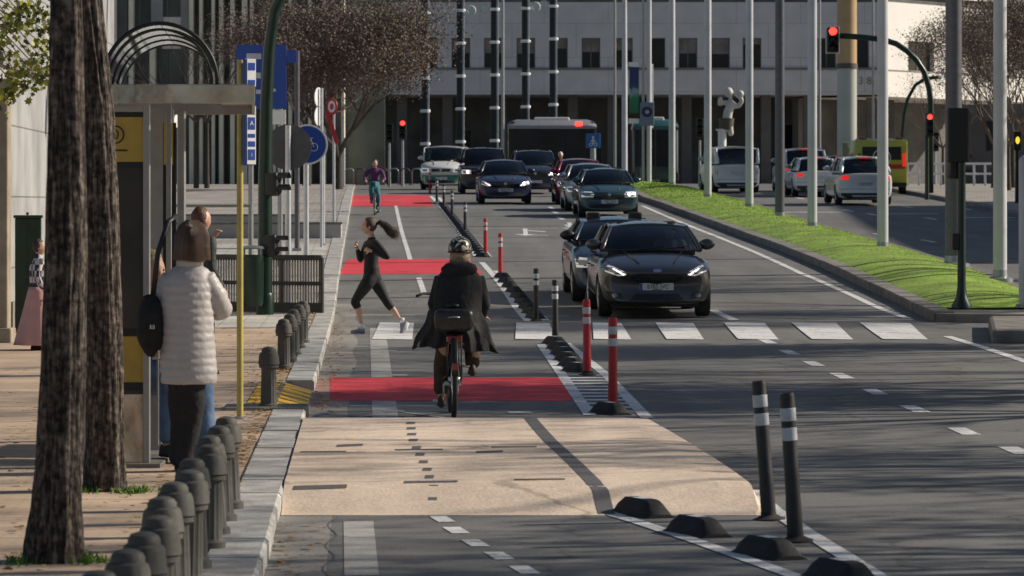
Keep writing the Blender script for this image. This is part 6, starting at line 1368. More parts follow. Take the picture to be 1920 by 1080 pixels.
def wallholes(mb, x0, x1, za, zb, holes, y=0, dp=.35):
    """vertical wall with rectangular openings and reveals; holes (xa,xb,z0,z1) in one row"""
    holes = sorted(holes); xs = [x0]+[v for h in holes for v in h[:2]]+[x1]; z0_, z1_ = holes[0][2], holes[0][3]
    for a, b in ((za, z0_), (z1_, zb)): mb.add([(x0, y, a), (x1, y, a), (x1, y, b), (x0, y, b)], [(0, 1, 2, 3)])
    for i in range(0, len(xs), 2): mb.add([(xs[i], y, z0_), (xs[i+1], y, z0_), (xs[i+1], y, z1_), (xs[i], y, z1_)], [(0, 1, 2, 3)])
    for h in holes:
        a, b = h[0], h[1]; mb.add([(a, y, z0_), (b, y, z0_), (b, y, z1_), (a, y, z1_), (a, y+dp, z0_), (b, y+dp, z0_), (b, y+dp, z1_), (a, y+dp, z1_)], [(0, 1, 5, 4), (1, 2, 6, 5), (2, 3, 7, 6), (3, 0, 4, 7)])
holes = []; px = 660
cx = [1108-61*k for k in range(7, 0, -1)]+[1108, 1169, 1230, 1290, 1351, 1410, 1550, 1612]
for c in cx: holes.append((lx(c-17.5), lx(c+17.5), lz(130), lz(71)))
mb = MB(); wallholes(mb, lx(560), lx(1664), lz(177), lz(4), holes)
h2 = [(a, b, lz(-45), lz(-100)) for a, b, _, _ in holes]; wallholes(mb, lx(560), lx(1664), lz(-12), lz(-180), h2)
mb.add([(lx(560), 0, lz(177)), (lx(1664), 0, lz(177)), (lx(1664), 9, lz(177)), (lx(560), 9, lz(177))], [(0, 1, 2, 3)]); mb.build('facade', FAC, o)
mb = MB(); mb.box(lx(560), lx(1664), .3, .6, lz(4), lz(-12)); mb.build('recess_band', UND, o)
mb = MB(); mb.box(lx(560), lx(1664), -.12, .0-.002, lz(131), lz(127)); mb.build('sill_band', mat('sill_band', (.16, .16, .17), .7), o)
rn = random.Random(6)
for i, h in enumerate(holes):
    a, b, zb_, zt_ = h; mb = MB(); w_ = .06
    for q in ((a, a+w_, zb_, zt_), (b-w_, b, zb_, zt_), (a+w_, b-w_, zb_, zb_+w_), (a+w_, b-w_, zt_-w_, zt_)): mb.box(q[0], q[1], .27, .33, q[2], q[3])
    if i % 3 == 1: mb.box((a+b)/2-.03, (a+b)/2+.03, .27, .33, zb_+w_, zt_-w_)
    f = mb.build('window', FRM, o); mb = MB(); mb.box(a+w_, b-w_, .31, .32, zb_+w_, zt_-w_); mb.build('pane', M['dark_glass'], f)
    if rn.random() < .8: mb = MB(); mb.box(a+w_, b-w_, .295, .30, zt_-w_-rn.uniform(.3, 1.2), zt_-w_); mb.build('blind', BLIND, f)
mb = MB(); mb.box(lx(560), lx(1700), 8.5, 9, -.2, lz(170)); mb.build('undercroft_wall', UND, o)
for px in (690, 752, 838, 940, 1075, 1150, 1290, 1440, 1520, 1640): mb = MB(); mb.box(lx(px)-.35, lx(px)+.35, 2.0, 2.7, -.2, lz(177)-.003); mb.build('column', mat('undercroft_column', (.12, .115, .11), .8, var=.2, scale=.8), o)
for px, w_, h_ in ((870, 26, 110), (1110, 50, 95), (1255, 30, 90), (1490, 30, 120), (1545, 26, 60), (1640, 24, 70)): mb = MB(); mb.box(lx(px)-w_/2/s, lx(px)+w_/2/s, 8.40, 8.46, .1, h_/s); q = mb.build('doorway', FRM, o); mb = MB(); mb.box(lx(px)-w_/2/s+.08, lx(px)+w_/2/s-.08, 8.37, 8.396, .2, h_/s-.1); mb.build('pane', M['dark_glass'], q)
text_mesh('lettering', '3 8', .75, mat('sign_letters', (.20, .20, .10), .5), o, (lx(1622), -.03, lz(152)), (R(90), 0, 0))
# sunlit wing turned to the sun
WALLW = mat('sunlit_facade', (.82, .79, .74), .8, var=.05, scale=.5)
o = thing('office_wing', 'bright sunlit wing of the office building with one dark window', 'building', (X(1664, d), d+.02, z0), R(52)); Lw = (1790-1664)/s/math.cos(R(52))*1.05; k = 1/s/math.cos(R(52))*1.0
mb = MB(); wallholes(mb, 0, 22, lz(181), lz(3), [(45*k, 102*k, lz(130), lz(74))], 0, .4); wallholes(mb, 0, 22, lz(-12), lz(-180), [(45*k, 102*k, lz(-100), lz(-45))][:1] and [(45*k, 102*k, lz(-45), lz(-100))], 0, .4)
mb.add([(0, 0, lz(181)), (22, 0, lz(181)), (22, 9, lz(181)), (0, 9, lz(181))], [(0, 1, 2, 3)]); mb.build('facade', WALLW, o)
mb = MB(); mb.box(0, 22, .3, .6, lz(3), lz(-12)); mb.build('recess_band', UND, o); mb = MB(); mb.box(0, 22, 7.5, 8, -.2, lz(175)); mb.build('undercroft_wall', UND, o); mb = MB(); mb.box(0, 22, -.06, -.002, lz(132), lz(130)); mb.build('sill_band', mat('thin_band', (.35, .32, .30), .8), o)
mb = MB(); mb.box(45*k, 102*k, .33, .38, lz(130), lz(74)); f = mb.build('window', M['dark_glass'], o); mb = MB(); mb.box(72*k-.04, 72*k+.04, .28, .325, lz(130), lz(74)); mb.build('mullion', FRM, f)
# building mass behind, closing the street
o = thing('apartment_block', 'tall brown grey block filling the background behind the bare trees on the right', 'building', (X(1840, 300), 300, 3)); mb = MB(); mb.box(-4, 30, 0, 10, 0, 30); mb.build('wall', mat('block_wall', (.16, .14, .13), .85, var=.25, scale=.3), o)
for i in range(6):
    for j in range(4): mb = MB(); mb.box(-2.8+i*3.2, -1.2+i*3.2, -.05, .02-.03, 3+j*4.2, 5.4+j*4.2); mb.build('window', M['dark_glass'], o)
# columned building on the left
d = 186.0; s = F/d; z0 = ter(d); o = thing('columned_building', 'glass fronted building with tall pale vertical fins behind the bus shelter', 'building', (X(400, d), d, z0))
def lx(px): return (px-400)/s
def lz(py): return Z(py, d)-z0
GG = mat('tinted_glass', (.10, .115, .10), .3, var=.5, scale=.5, spec=.5); FIN = mat('pale_fin', (.80, .74, .58), .7, var=.12, scale=.8); GP_ = mat('grey_panel', (.34, .34, .35), .7, var=.15, scale=.7)
mb = MB(); mb.box(lx(100), lx(720), 1.2, 1.6, -.2, lz(-200)); mb.build('glazed_wall', GG, o)
for a, b, y0, y1, m in [(186, 215, -200, 150, WALLW), (280, 302, -200, 45, GP_), (300, 336, 30, 90, WALLW), (336, 360, -200, 55, GP_), (215, 243, 90, 140, GP_), (470, 620, 352, 300, UND), (100, 470, 210, 190, UND), (470, 640, 60, 72, UND)]:
    mb = MB(); ya, yb = sorted((y0, y1)); mb.box(lx(a), lx(b), .9+(a % 7)*.02, 1.15, lz(yb), lz(ya)); mb.build('panel', m, o)
for a, b, y0, y1 in [(242, 250, -200, 352), (281, 291, 70, 352), (355, 363, -200, 352), (374, 380, -200, 352), (397, 403, -200, 352), (411, 419, -200, 352), (432, 440, -200, 352), (454, 464, -200, 352), (469, 475, -200, 352), (541, 547, -200, 352), (578, 584, -200, 352), (606, 611, -200, 352), (640, 646, -200, 352), (512, 517, -200, 352)]:
    mb = MB(); mb.bbox(((lx(a)+lx(b))/2, .25, (lz(y1)+lz(y0))/2), ((b-a)/s, .9, lz(y0)-lz(y1)), .02); mb.build('fin', FIN, o)
for i in range(18): px = 206+i*26; mb = MB(); mb.box(lx(px)-.03, lx(px)+.03, 1.1, 1.19, -.1, lz(-200)); mb.build('mullion', FRM, o)
# low ramp walls at mid distance on the left
RW = mat('ramp_concrete', (.42, .40, .37), .85, var=.15, scale=1.2, world=True, bump=.3)
for px0, px1, yb, h, dd, lab in [(300, 640, 0, .35, 88, 'low pale concrete ramp wall beyond the pipe handrail'), (305, 560, 0, .28, 98, 'second low concrete wall step farther up the ramp')]:
    o = thing('low_wall', lab, 'wall', (X(px0, dd), dd, ter(dd)+.09)); w_ = (px1-px0)*dd/F; mb = MB(); mb.bbox((w_/2, .2, h/2), (w_, .4, h), .02); mb.build('wall', RW, o); mb = MB(); mb.bbox((w_/2, .2, h+.02), (w_+.06, .46, .045), .01); mb.build('coping', KERBD, o)
# white railing on the right, coloured racks far left
def rail_far(px0, px1, dd, h, label, m, n, z=.1, name='railing'):
    o = thing(name, label, 'railing', (X(px0, dd), dd, ter(dd)+z)); w_ = (px1-px0)*dd/F
    for hh in (h, h*.55): mb = MB(); mb.bbox((w_/2, 0, hh), (w_, .06, .09), .01); mb.build('rail', m, o)
    for i in range(n+1): mb = MB(); mb.bbox((w_*i/n, 0, h/2), (.09, .09, h), .01); mb.build('post', m, o)
    return o
rail_far(1702, 1930, 158, .95, 'white two-rail fence along the right pavement behind the traffic signals', M['sign_white'], 11)
RR = mat('maroon_metal', (.12, .03, .05), .5, .3)
for i in range(7):
    dd = 164; o = thing('cycle_stand', 'hoop shaped grey maroon cycle stand, %s from the left in the far row' % ordn(i+1), 'cycle stand', (X(655+i*21, dd), dd, ter(dd)+.1), group='far row of cycle stands'); mb = MB(); mb.tube([(-.2, 0, 0), (-.2, 0, .6), (-.12, 0, .72), (.12, 0, .72), (.2, 0, .6), (.2, 0, 0)], .03, 8); mb.build('hoop', RR if i % 2 else M['grey_metal'], o, True)
# banded light columns
BK = mat('column_black', (.012, .018, .024), .35, .2, var=.3)
SL = mat('column_light_strip', (.40, .44, .48), .4)
for i, (px, y1, rx_, yr) in enumerate([(797, 24, -19, 20), (863, 20, 20, 20), (927, 18, -17, 17), (985, 16, 19, 13), (1037, 12, -17, 10)]):
    d = 196.0+i*2; s = F/d; z0 = ter(d); o = thing('banded_column', 'tall black column with white bands and a ring near the top, %s from left' % ordn(i+1), 'light column', (X(px, d), d, z0), group='banded columns behind the oncoming cars')
    mb = MB(); mb.bbox((-.04, 0, 5.5), (.30, .30, 11), .03); q = mb.build('shaft', BK, o); mb = MB(); mb.bbox((.165, 0, 5.5), (.10, .2, 11), .02); mb.build('light_strip', SL, o)
    for k in range(-3, 5):
        py = y1+k*61.5; z = Z(py, d)-z0
        if 0 < z < 11: mb = MB(); mb.bbox((0, -.03, z), (.52, .42, .15), .03); mb.build('white_band', M['sign_white'], o); mb = MB(); mb.sphere((.20, -.2, z), .09, 10, 8); mb.build('lamp', mat('lamp_globe', (.8, .8, .8), .3, emit=(1, 1, 1), es=.3), o, True)
    c = Vector((rx_/s, -.1, Z(yr, d)-z0)); mb = MB(); mb.tube([c+Vector((math.cos(2*PI*k/24)*.22, 0, math.sin(2*PI*k/24)*.22)) for k in range(25)], .06, 8, False); mb.build('ring', mat('ring_mint', (.5, .6, .56), .5), o, True)
    mb = MB(); mb.tube([(0, 0, Z(yr, d)-z0), c*.55+Vector((0, 0, (Z(yr, d)-z0)*.45))], .03, 6); mb.build('bracket', M['grey_metal'], o)
# thin grey mast among them
for px, w_, dd, lab in [(943, 6, 190, 'thin grey mast between the banded columns'), (1153, 5, 150, 'thin dark mast just left of the farthest flag pole'), (1537, 5, 170, 'thin pale mast left of the hanging traffic light'), (1637, 5, 150, 'thin dark mast beside the round orange and grey column')]:
    o = thing('mast', lab, 'pole', (X(px, dd), dd, ter(dd)+.1)); mb = MB(); r_ = w_/2*dd/F; mb.lathe([(r_, 0), (r_*.8, 12)], n=12); mb.build('pole', M['grey_metal'], o, 40); mb = MB(); mb.lathe([(r_*2, 0), (r_*2, .1), (r_*1.2, .15)], n=12); mb.build('base', M['grey_metal'], o, 40)
# big round column
d = 215.0; s = F/d; z0 = ter(d); o = thing('round_column', 'thick round column, orange above a dark collar and pale grey below', 'column', (X(1588, d), d, z0)); r_ = 18.5/s
zc = Z(124, d)-z0; mb = MB(); mb.lathe([(r_, 0), (r_, zc-.15)], n=40); mb.build('lower_shaft', mat('column_grey', (.45, .47, .42), .4, .1, var=.1, scale=.6), o, 40); mb = MB(); mb.lathe([(r_*1.08, zc-.15), (r_*1.08, zc+.15)], n=40); mb.build('collar', mat('collar_brown', (.10, .08, .07), .5), o, 40)
mb = MB(); mb.lathe([(r_, zc+.15), (r_, zc+12)], n=40); mb.build('upper_shaft', mat('column_orange', (.50, .34, .17), .5, var=.1, scale=.7), o, 40)
# double pole with banner and signs
d = 166.0; s = F/d; z0 = ter(d)+.15; o = thing('banner_pole', 'pair of pale poles carrying a vertical blue green banner and a square blue sign', 'banner pole', (X(1213, d), d, z0))
for px, m, w_ in ((1206, M['grey_metal'], 5), (1217, LP, 9)): mb = MB(); mb.lathe([(w_/2/s, 0), (w_/2/s, 13)], ((px-1213)/s, 0, 0), 16); mb.build('pole', m, o, 40)
mb = MB(); z = lambda py: Z(py, d)-z0; BN = bpy.data.materials.new('banner_print'); BN.use_nodes = True; N = BN.node_tree.nodes; L = BN.node_tree.links; tc = N.new('ShaderNodeTexCoord'); sep = N.new('ShaderNodeSeparateXYZ'); L.new(tc.outputs['Generated'], sep.inputs[0]); rp = N.new('ShaderNodeValToRGB')
ns = N.new('ShaderNodeTexNoise'); ns.inputs['Scale'].default_value = 3; L.new(tc.outputs['Generated'], ns.inputs['Vector']); ad = N.new('ShaderNodeMath'); ad.operation = 'MULTIPLY_ADD'; L.new(ns.outputs['Fac'], ad.inputs[0]); ad.inputs[1].default_value = .35; L.new(sep.outputs['Z'], ad.inputs[2]); L.new(ad.outputs[0], rp.inputs['Fac'])
e = rp.color_ramp.elements; e[0].color = (.02, .16, .09, 1); e[0].position = .3; e[1].color = (.03, .04, .14, 1); e[1].position = .85; k = e.new(.5); k.color = (.03, .2, .12, 1); k = e.new(.62); k.color = (.3, .4, .45, 1); k = e.new(.7); k.color = (.03, .06, .2, 1)
L.new(rp.outputs['Color'], N['Principled BSDF'].inputs['Base Color'])
mb.bbox(((1189-1213)/s, 0, (z(126)+z(212))/2), (18/s, .03, (z(126)-z(212))), .003); mb.build('banner', BN, o); mb = MB(); mb.bbox(((1188-1213)/s, 0, z(121)), (20/s, .05, .2), .01); mb.build('banner_bar', M['sign_white'], o); mb = MB(); mb.bbox(((1188-1213)/s, 0, z(227)), (20/s, .05, .22), .01); mb.build('banner_bar', M['sign_white'], o)
mb = MB(); mb.bbox(((1222-1213)/s, .08, z(180)), (6/s, .04, 120/s), .01); mb.build('white_board', M['sign_white'], o)
mb = MB(); mb.bbox(((1213-1213)/s, -.14, z(214)), (26/s, .05, 44/s), .02); q = mb.build('square_sign', mat('pale_blue_sign', (.16, .2, .3), .5), o); mb = MB(); mb.lathe([(10/s, .03), (10/s, .04)], (0, -.14, z(210)), 24, Euler((R(90), 0, 0)).to_matrix()); k = mb.build('dark_disc', mat('disc_navy', (.02, .02, .07), .5), q, 40); mb = MB(); mb.lathe([(4/s, .041), (4/s, .05)], (0, -.14, z(210)), 20, Euler((R(90), 0, 0)).to_matrix()); mb.build('disc_centre', mat('pale_violet', (.35, .35, .5), .5), k, 40)
# blue cycle and pedestrian sign far off
d = 163.0; s = F/d; z0 = ter(d)+.1; o = thing('road_sign', 'small square blue sign with a white symbol behind the red car', 'road sign', (X(1112, d), d, z0)); mb = MB(); mb.lathe([(.12, 0), (.12, Z(278, d)-z0)], n=14); mb.build('post', mat('pale_post', (.35, .4, .42), .5), o, 40)
mb = MB(); mb.bbox((0, -.13, Z(264, d)-z0), (27/s, .04, 27/s), .02); q = mb.build('board', mat('mid_blue_sign', (.03, .13, .42), .4), o); c = Vector((0, -.155, Z(264, d)-z0)); mb = MB(); mb.bbox(c+Vector((0, 0, -.02)), (.06, .01, .22), .003); mb.bbox(c+Vector((0, 0, -.0)), (.2, .01, .05), .003); mb.sphere(c+Vector((0, 0, .15)), (.05, .01, .05), 12, 8)
for a in (-.1, .1): mb.tube([c+Vector((a+math.cos(2*PI*k/16)*.07, 0, -.16+math.sin(2*PI*k/16)*.07)) for k in range(17)], .014, 5, False)
mb.build('symbol', M['sign_white'], q)
# statue: pale figure with raised arms on a white pedestal
d = 200.0; s = F/d; z0 = ter(d); o = thing('statue', 'pale statue of a dancing figure with raised arms on a white pedestal', 'statue', (X(1362, d), d, z0)); ST = mat('statue_stone', (.58, .57, .52), .6, var=.12, scale=3, bump=.4, bscale=12)
def q_(px, py, dy, r): return ((px-1362)/s, dy, Z(py, d)-z0, r)
fg = MB(); me_to_mb(skinmesh([[q_(1363, 228, 0, .26), q_(1365, 212, 0, .25), q_(1370, 196, 0, .22), q_(1369, 184, 0, .09), q_(1366, 174, 0, .15)], [q_(1370, 196, 0, .22), q_(1384, 199, 0, .13), q_(1391, 188, -.1, .11), q_(1380, 176, -.1, .12)], [q_(1370, 196, 0, .22), q_(1358, 192, 0, .13), q_(1349, 195, -.1, .12), q_(1350, 186, -.2, .11)], [q_(1363, 228, 0, .26), q_(1357, 237, .1, .2), q_(1352, 250, .1, .16)], [q_(1363, 228, 0, .26), q_(1367, 237, -.1, .2), q_(1370, 250, -.1, .16)]]), fg)
fg.sphere(Vector(q_(1366, 173, 0, 0)[:3]), (.25, .26, .27), 16, 12); fg.sphere(Vector(q_(1388, 176, -.1, 0)[:3]), .2, 12, 8); fg.sphere(Vector(q_(1350, 186, -.2, 0)[:3]), .14, 12, 8); voxel('figure', fg, ST, o, .045, 3)
fg = MB(); fg.lathe([(.36, 0), (.38, .25), (.42, .62)], (.0, 0, Z(240, d)-z0-.1), 20); fg.build('skirt', mat('statue_dark', (.09, .075, .06), .6), o, 40)
mb = MB(); pz = Z(242, d)-z0; mb.lathe([(.42, 0), (.42, .12), (.24, .2), (.22, pz-.12), (.34, pz-.06), (.34, pz)], (-8/s, 0, 0), 24); mb.build('pedestal', M['sign_white'], o, 40)
# ---- trees ----
def branches(mb, p, dirn, L, r, lvl, rn, tips, spread=.55, ratio=.72, kids=3, up=.12):
    n = 4; pts = [p]; rr = [r]; dd = dirn.normalized()
    for i in range(n):
        dd = (dd+Vector((rn.gauss(0, .12), rn.gauss(0, .12), rn.gauss(0, .08)+up*.3))).normalized(); pts.append(pts[-1]+dd*L/n); rr.append(r*(1-.45*(i+1)/n))
    mb.tube(pts, rr, 7 if lvl > 2 else (5 if lvl > 1 else 3), False)
    if lvl <= 0: tips.append((pts[-1], dd)); return
    for k in range(kids):
        i = rn.choice((2, 3, 4)) if k else 4; ax = Vector((rn.gauss(0, 1), rn.gauss(0, 1), rn.gauss(0, .5))).normalized(); nd = (dd+ax*spread*(1 if k else .6)+Vector((0, 0, up))).normalized()
        branches(mb, pts[i], nd, L*ratio*rn.uniform(.8, 1.15), rr[i]*.72, lvl-1, rn, tips, spread, ratio, kids, up)
def quadleaf(mb, p, s_, rn, shape=4):
    a = Vector((rn.gauss(0, 1), rn.gauss(0, 1), rn.gauss(0, 1))).normalized(); b = a.cross(Vector((rn.gauss(0, 1), rn.gauss(0, 1), rn.gauss(0, 1)))).normalized()
    mb.add([p-a*s_, p+b*s_*.55, p+a*s_, p-b*s_*.55], [(0, 1, 2, 3)])
TW = mat('twig_bark', (.13, .105, .09), .9, var=.4, scale=3); BLF = mat('dry_leaf', (.17, .13, .105), .85, var=.55, scale=2.2, world=True); BLF2 = mat('reddish_leaf', (.21, .148, .125), .85, var=.4, scale=2.5, world=True); GLF = mat('late_green_leaf', (.10, .12, .025), .8, var=.5, scale=4, world=True)
def baretree(label, px, d, z0, H, r, seed, lean=0, lvl=4, L0=None, leaves=0, ls=.05, kids=3, spread=.55, wide=1.0, hang=.0, greens=0, group=None, name='bare_tree', trunkh=None, x=None):
    rn = random.Random(seed); o = thing(name, label, 'tree', (X(px, d) if x is None else x, d, z0), group=group); th = trunkh or H*.33
    mb = MB(); mb.tube([(0, 0, -.1), (lean*.1, 0, th*.2), (lean*.3, .05, th*.6), (lean*.5, 0, th)], [r*1.35, r*1.05, r*.9, r*.82], 14, False); mb.build('trunk', M['bbark'], o, True)
    tips = []; mb = MB(); top = Vector((lean*.5, 0, th))
    for k in range(5):
        a = 2*PI*k/5+rn.random(); branches(mb, top, Vector((math.cos(a)*.7*wide, math.sin(a)*.7, .9)), (L0 or H*.26), r*.6, lvl, rn, tips, spread, .74, kids)
    crown = mb.build('branches', TW, o)
    if leaves:
        for m, n, cond in ((BLF, leaves, lambda t: True), (BLF2, leaves//3, lambda t: True), (GLF, greens, lambda t: t[0].x > 1.2)):
            mb = MB(); tt = [t for t in tips if cond(t)] or tips
            for i in range(n): t = rn.choice(tt); quadleaf(mb, t[0]+Vector((rn.gauss(0, .28), rn.gauss(0, .28), rn.gauss(0, .28)-hang)), ls*rn.uniform(.5, 1.3), rn)
            if n: mb.build('foliage', m, crown)
    return o
baretree('wide brown twiggy tree with some green leaves right of the blue signs', 634, 147, ter(147)+.1, 10, .17, 21, L0=2.55, leaves=52000, ls=.05, trunkh=1.3, greens=1500, spread=.85, wide=.72, hang=.25, kids=4, lvl=4, name='leafy_brown_tree')
baretree('second brown twiggy tree, narrower, left behind the lamp post', 575, 160, ter(160)+.1, 10, .15, 33, lvl=5, L0=2.5, leaves=5000, ls=.05, trunkh=1.8, spread=.65, name='leafy_brown_tree')
GT = 'bare trees along the right pavement'
for i, (px, dd, lab, sd) in enumerate([(1864, 150, 'bare brown tree behind the black signal post, left one of the right hand trees', 5), (1890, 143, 'bare brown tree just left of the nearest white flag pole', 6), (1899, 150, 'bare brown tree right of the nearest white flag pole', 9), (1930, 140, 'bare brown tree leaning in from the right edge beyond the road', 12)]):
    baretree(lab, px, dd, ter(dd)+.12, 9, .11, sd, lvl=5, L0=2.0, leaves=15000, ls=.04, trunkh=1.7, spread=.6, group=GT)
baretree('slender bare sapling in front of the sunlit office wing', 1768, 165, ter(165)+.12, 6, .07, 17, lvl=4, L0=1.5, leaves=350, ls=.04, trunkh=1.6, spread=.5)
# trees by the shelter in the left columned area
for px, sd, lab in ((388, 44, 'thin bare tree trunk seen through the bus shelter, left one'), (368, 45, 'thin bare tree trunk seen through the bus shelter, right of the pale sign')): baretree(lab, px, 150, ter(150)+.1, 8, .09, sd, lvl=3, L0=1.8, leaves=0)
# foreground trunks with deeply ridged bark
BARK = bpy.data.materials.new('ridged_bark'); BARK.use_nodes = True; N = BARK.node_tree.nodes; L = BARK.node_tree.links; b = N['Principled BSDF']; tc = N.new('ShaderNodeTexCoord'); mp = N.new('ShaderNodeMapping'); mp.inputs['Scale'].default_value = (1, 1, .12); L.new(tc.outputs['Object'], mp.inputs[0])
n1 = N.new('ShaderNodeTexNoise'); n1.inputs['Scale'].default_value = 52; n1.inputs['Detail'].default_value = 6; n1.inputs['Distortion'].default_value = .6; L.new(mp.outputs[0], n1.inputs['Vector']); n2 = N.new('ShaderNodeTexNoise'); n2.inputs['Scale'].default_value = 26; n2.inputs['Detail'].default_value = 5; L.new(tc.outputs['Object'], n2.inputs['Vector'])
mu = N.new('ShaderNodeMath'); mu.operation = 'MULTIPLY'; L.new(n1.outputs['Fac'], mu.inputs[0]); L.new(n2.outputs['Fac'], mu.inputs[1]); rp = N.new('ShaderNodeValToRGB'); L.new(mu.outputs[0], rp.inputs['Fac']); rp.color_ramp.elements[0].position = .17; rp.color_ramp.elements[0].color = (.010, .007, .006, 1); rp.color_ramp.elements[1].position = .40; rp.color_ramp.elements[1].color = (.21, .172, .142, 1); k_ = rp.color_ramp.elements.new(.27); k_.color = (.075, .056, .045, 1)
L.new(rp.outputs['Color'], b.inputs['Base Color']); b.inputs['Roughness'].default_value = .9; bp = N.new('ShaderNodeBump'); bp.inputs['Strength'].default_value = 1; bp.inputs['Distance'].default_value = .03; L.new(mu.outputs[0], bp.inputs['Height']); L.new(bp.outputs[0], b.inputs['Normal'])
def trunk(label, axis, d, seed, H=4.6):
    """axis: list of (py, x_left, x_right)"""
    z0 = .10; s = F/d; x0 = (axis[0][1]+axis[0][2])/2; o = thing('tree', label, 'tree', (X(x0, d), d, z0)); rn = random.Random(seed); rings = []; nh = 230; nc = 96
    zs = [(CH-(a[0]-HY)/s-z0, ((a[1]+a[2])/2-x0)/s, (a[2]-a[1])/2/s) for a in axis]
    def at(z):
        if z <= zs[0][0]: return zs[0][1:]
        for a, b_ in zip(zs, zs[1:]):
            if z <= b_[0]: t = (z-a[0])/(b_[0]-a[0]); t = t*t*(3-2*t) if False else t; return (a[1]+(b_[1]-a[1])*t, a[2]+(b_[2]-a[2])*t)
        return zs[-1][1:]
    ridge = [rn.uniform(0, 1) for _ in range(nc)]
    for j in range(nh+1):
        z = -.05+(H+.05)*j/nh; cx_, r_ = at(z); ring = []
        fl = 1+.10*max(0, .25-z)/.25
        for k in range(nc):
            a = 2*PI*k/nc; tw = a+z*.10
            f = 1+.10*noise.noise(Vector((math.cos(tw)*1.6, math.sin(tw)*1.6, z*.35+seed)))+.15*noise.noise(Vector((math.cos(tw)*4, math.sin(tw)*4, z*.4+seed*3)))-.13*abs(noise.noise(Vector((math.cos(tw)*9, math.sin(tw)*9, z*1.0+seed))))+.045*noise.noise(Vector((math.cos(tw)*20, math.sin(tw)*20, z*7)))+.04+.05*math.exp(-((z-2.0)/.07)**2-((a-5.2)/.5)**2)
            ring.append(Vector((cx_+math.cos(a)*r_*f*fl, math.sin(a)*r_*f*fl, z)))
        rings.append(ring)
    mb = MB(); mb.rings(rings); mb.build('trunk', BARK, o, True)
    tips = []; mb = MB()
    for k in range(4): a = 2*PI*k/4+.6; branches(mb, Vector((at(H)[0], 0, H-.1)), Vector((math.cos(a), math.sin(a), .9)), 1.8, at(H)[1]*.6, 4, rn, tips, .6)
    mb.build('branches', TW, o); mb = MB()
    for i in range(1500): t = rn.choice(tips); quadleaf(mb, t[0]+Vector((rn.gauss(0, .2), rn.gauss(0, .2), rn.gauss(0, .2))), .05, rn)
    mb.build('foliage', GLF, o); return o
trunk('nearest dark ridged tree trunk rising from the pavement at the left', [(1018, 52, 152), (900, 66, 152), (700, 78, 158), (500, 86, 162), (300, 90, 160), (0, 96, 152), (-300, 100, 150)], 17.9, 3)
trunk('second dark ridged tree trunk standing against the bus shelter', [(885, 160, 234), (760, 162, 231), (600, 160, 229), (400, 158, 221), (200, 150, 209), (100, 140, 198), (0, 128, 187), (-300, 118, 176)], 22.3, 8)
mb = MB(); rn = random.Random(2); TU = mat('weed_green', (.12, .22, .03), .8, var=.4, scale=10)
for cx_, cy_, n_ in ((-2.34, 17.85, 130), (-2.05, 17.9, 170), (-2.58, 22.2, 100), (-2.25, 22.2, 220), (-2.0, 22.3, 120)):
    for i in range(n_):
        x, y = cx_+rn.gauss(0, .055), cy_+rn.gauss(0, .08); q = rn.random()*PI; h = rn.uniform(.015, .05); c_, s_ = math.cos(q)*.008, math.sin(q)*.008; mb.add([(x-c_, y-s_, .1), (x+c_, y+s_, .1), (x+rn.gauss(0, .02), y+rn.gauss(0, .02), .1+h)], [(0, 1, 2)])
tag(mb.build('weeds', TU), 'small green weeds sprouting around the foot of the tree trunks', 'weeds', kind='stuff')
# overhanging leafy tree at the upper left (trunk stands outside the picture)
rn = random.Random(14); d = 25.0; o = thing('plane_tree', 'yellow green leafy branches hanging in at the upper left corner', 'tree', (X(-330, d), d, .1)); mb = MB(); mb.tube([(0, 0, -.1), (.02, 0, 1.5), (.08, 0, 3.2), (.1, 0, 5)], [.2, .16, .14, .11], 16, False); mb.build('trunk', M['bbark'], o, True)
mb = MB(); LV = [MB(), MB(), MB()]; x0 = X(-330, d)
MAPLE = [(0, -1), (.25, -.45), (.95, -.5), (.6, -.05), (.85, .5), (.3, .4), (0, 1.05), (-.3, .4), (-.85, .5), (-.6, -.05), (-.95, -.5), (-.25, -.45)]
def mleaf(p, s_):
    a = Vector((rn.gauss(0, 1), rn.gauss(0, .8)-.3, rn.gauss(0, 1))).normalized(); b_ = a.cross(Vector((rn.gauss(0, .6), -1, rn.gauss(0, .6)))).normalized()
    m_ = rn.choice(LV); c = [p+a*u*s_+b_*v*s_ for u, v in MAPLE]; m_.add([p]+c, [(0, i+1, (i+1) % 12+1) for i in range(12)])
ends = []
for px, py in [(20, 20), (60, 45), (85, 30), (30, 60), (70, 75), (15, 100), (45, 120), (80, 110), (60, 150), (30, 165), (15, 135), (-10, 60), (-20, 120), (5, 185), (88, 60), (40, 10), (75, 5), (20, 40), (60, 20), (85, 140), (40, 150), (70, 130)]:
    e = Vector((X(px, d)-x0, rn.gauss(0, .2), Z(py, d)-.1)); st_ = Vector((.1, 0, rn.uniform(3.2, 4.6))); mid = st_.lerp(e, .55)+Vector((0, rn.gauss(0, .1), .18)); mb.tube([st_, mid, e], [.02, .008, .003], 5, False); ends.append(e)
    for i in range(26): mleaf(e+Vector((rn.gauss(0, .045), rn.gauss(0, .12), rn.gauss(0, .05))), rn.uniform(.014, .03))
for i in range(500): mleaf(Vector((rn.uniform(.3, X(-5, d)-x0), rn.gauss(0, .3), rn.uniform(2.6, 4.4))), .03)
mb.build('branches', TW, o)
for m_, c_ in zip(LV, ((.20, .23, .02), (.34, .33, .03), (.06, .075, .015))):
    mm = mat('plane_leaf', c_, .6, var=.4, scale=20); mm.node_tree.nodes['Principled BSDF'].inputs['Transmission Weight'].default_value = 0; m_.build('foliage', mm, o)
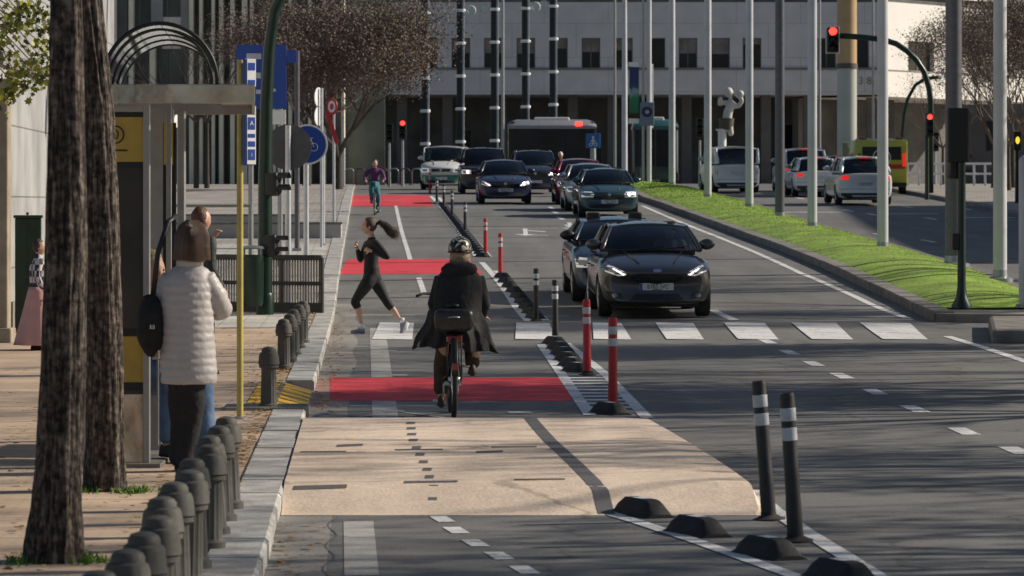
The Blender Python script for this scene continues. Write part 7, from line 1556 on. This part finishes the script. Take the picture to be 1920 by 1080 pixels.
# ---- shadow casting trees and block standing to the right, outside the picture ----
SG = 'street trees to the right of the picture'
for i, (x, dd, seed, H) in enumerate([(9.5, 20.5, 51, 9), (10.5, 27, 52, 9), (9.8, 33.5, 53, 10), (11.5, 41, 54, 11), (12, 47, 55, 11), (10.6, 37, 58, 10), (13, 59, 56, 12), (9.2, 15.5, 57, 9), (13, 62, 59, 11), (14, 70, 60, 11)]):
    baretree('bare street tree outside the picture, %s from the near end of the right hand row' % ordn(i+1), 0, dd, .05, H, .16, seed, lvl=4, L0=2.3, leaves={3: 2600, 4: 2000, 5: 1500, 6: 9000}.get(i, 1300), ls=.075, trunkh=2.6, group=SG, x=x)
for i, (x, dd, seed, H) in enumerate([(9.0, 36.8, 71, 5.0), (10.5, 27.5, 72, 4.0), (10.2, 48, 73, 5.4), (10, 20.5, 74, 3.8)]):  # low crowns added out of view to throw blob shadows on the road
    baretree('low dense unseen tree added to shade the road, %s of four' % ordn(i+1), 0, dd, .05, H, .12, seed, lvl=4, L0=1.5, leaves=(9000 if i in (0, 2) else 1600), ls=.08, trunkh=1.7, group='low unseen trees added for their shadows', x=x, name='shadow_tree')
o = thing('side_building', 'long building to the right of the far carriageway whose shadow falls on the road', 'building', (27, 95, 1)); BM_ = mat('side_wall', (.4, .37, .33), .85, var=.1, scale=.5)
mb = MB(); mb.box(0, 14, -15, 30, -2, 10.6); mb.build('wall', BM_, o)
for j in range(3):
    for i in range(12): mb = MB(); mb.box(-.05, -.003, -13.4+i*3.6, -11.8+i*3.6, .6+j*3.4, 2.4+j*3.4); mb.build('window', M['dark_glass'], o)
# ================= CAMERA, LIGHT, WORLD =================
sc = bpy.context.scene
cd = bpy.data.cameras.new('camera'); cam = bpy.data.objects.new('camera', cd); C.objects.link(cam); sc.camera = cam
cam.location = (0, 0, CH); cam.rotation_euler = (R(90), 0, 0); cd.lens = F*36/1920; cd.sensor_width = 36; cd.shift_y = -(540-HY)/1920; cd.clip_end = 3000; cd.clip_start = .5
cd.dof.use_dof = True; cd.dof.focus_distance = 36; cd.dof.aperture_fstop = 9
AZ, EL = R(14), R(30)
sv = Vector((math.cos(EL)*math.cos(AZ), math.cos(EL)*math.sin(AZ), math.sin(EL)))
ld = bpy.data.lights.new('sun', 'SUN'); ld.energy = 5; ld.angle = R(.9); ld.color = (1, .90, .76); lo = bpy.data.objects.new('sun', ld); C.objects.link(lo); lo.rotation_euler = sv.to_track_quat('Z', 'Y').to_euler(); lo.location = (30, 30, 40)
w = bpy.data.worlds.new('World'); sc.world = w; w.use_nodes = True; N = w.node_tree.nodes; L = w.node_tree.links; sky = N.new('ShaderNodeTexSky'); sky.sky_type = 'NISHITA'; sky.sun_disc = False; sky.sun_elevation = EL; sky.sun_rotation = R(90)-AZ
L.new(sky.outputs[0], N['Background'].inputs['Color']); N['Background'].inputs['Strength'].default_value = .066
sc.view_settings.view_transform = 'Standard'; sc.view_settings.look = 'None'; sc.view_settings.exposure = 0
sc.cycles.max_bounces = 6; sc.cycles.transparent_max_bounces = 16
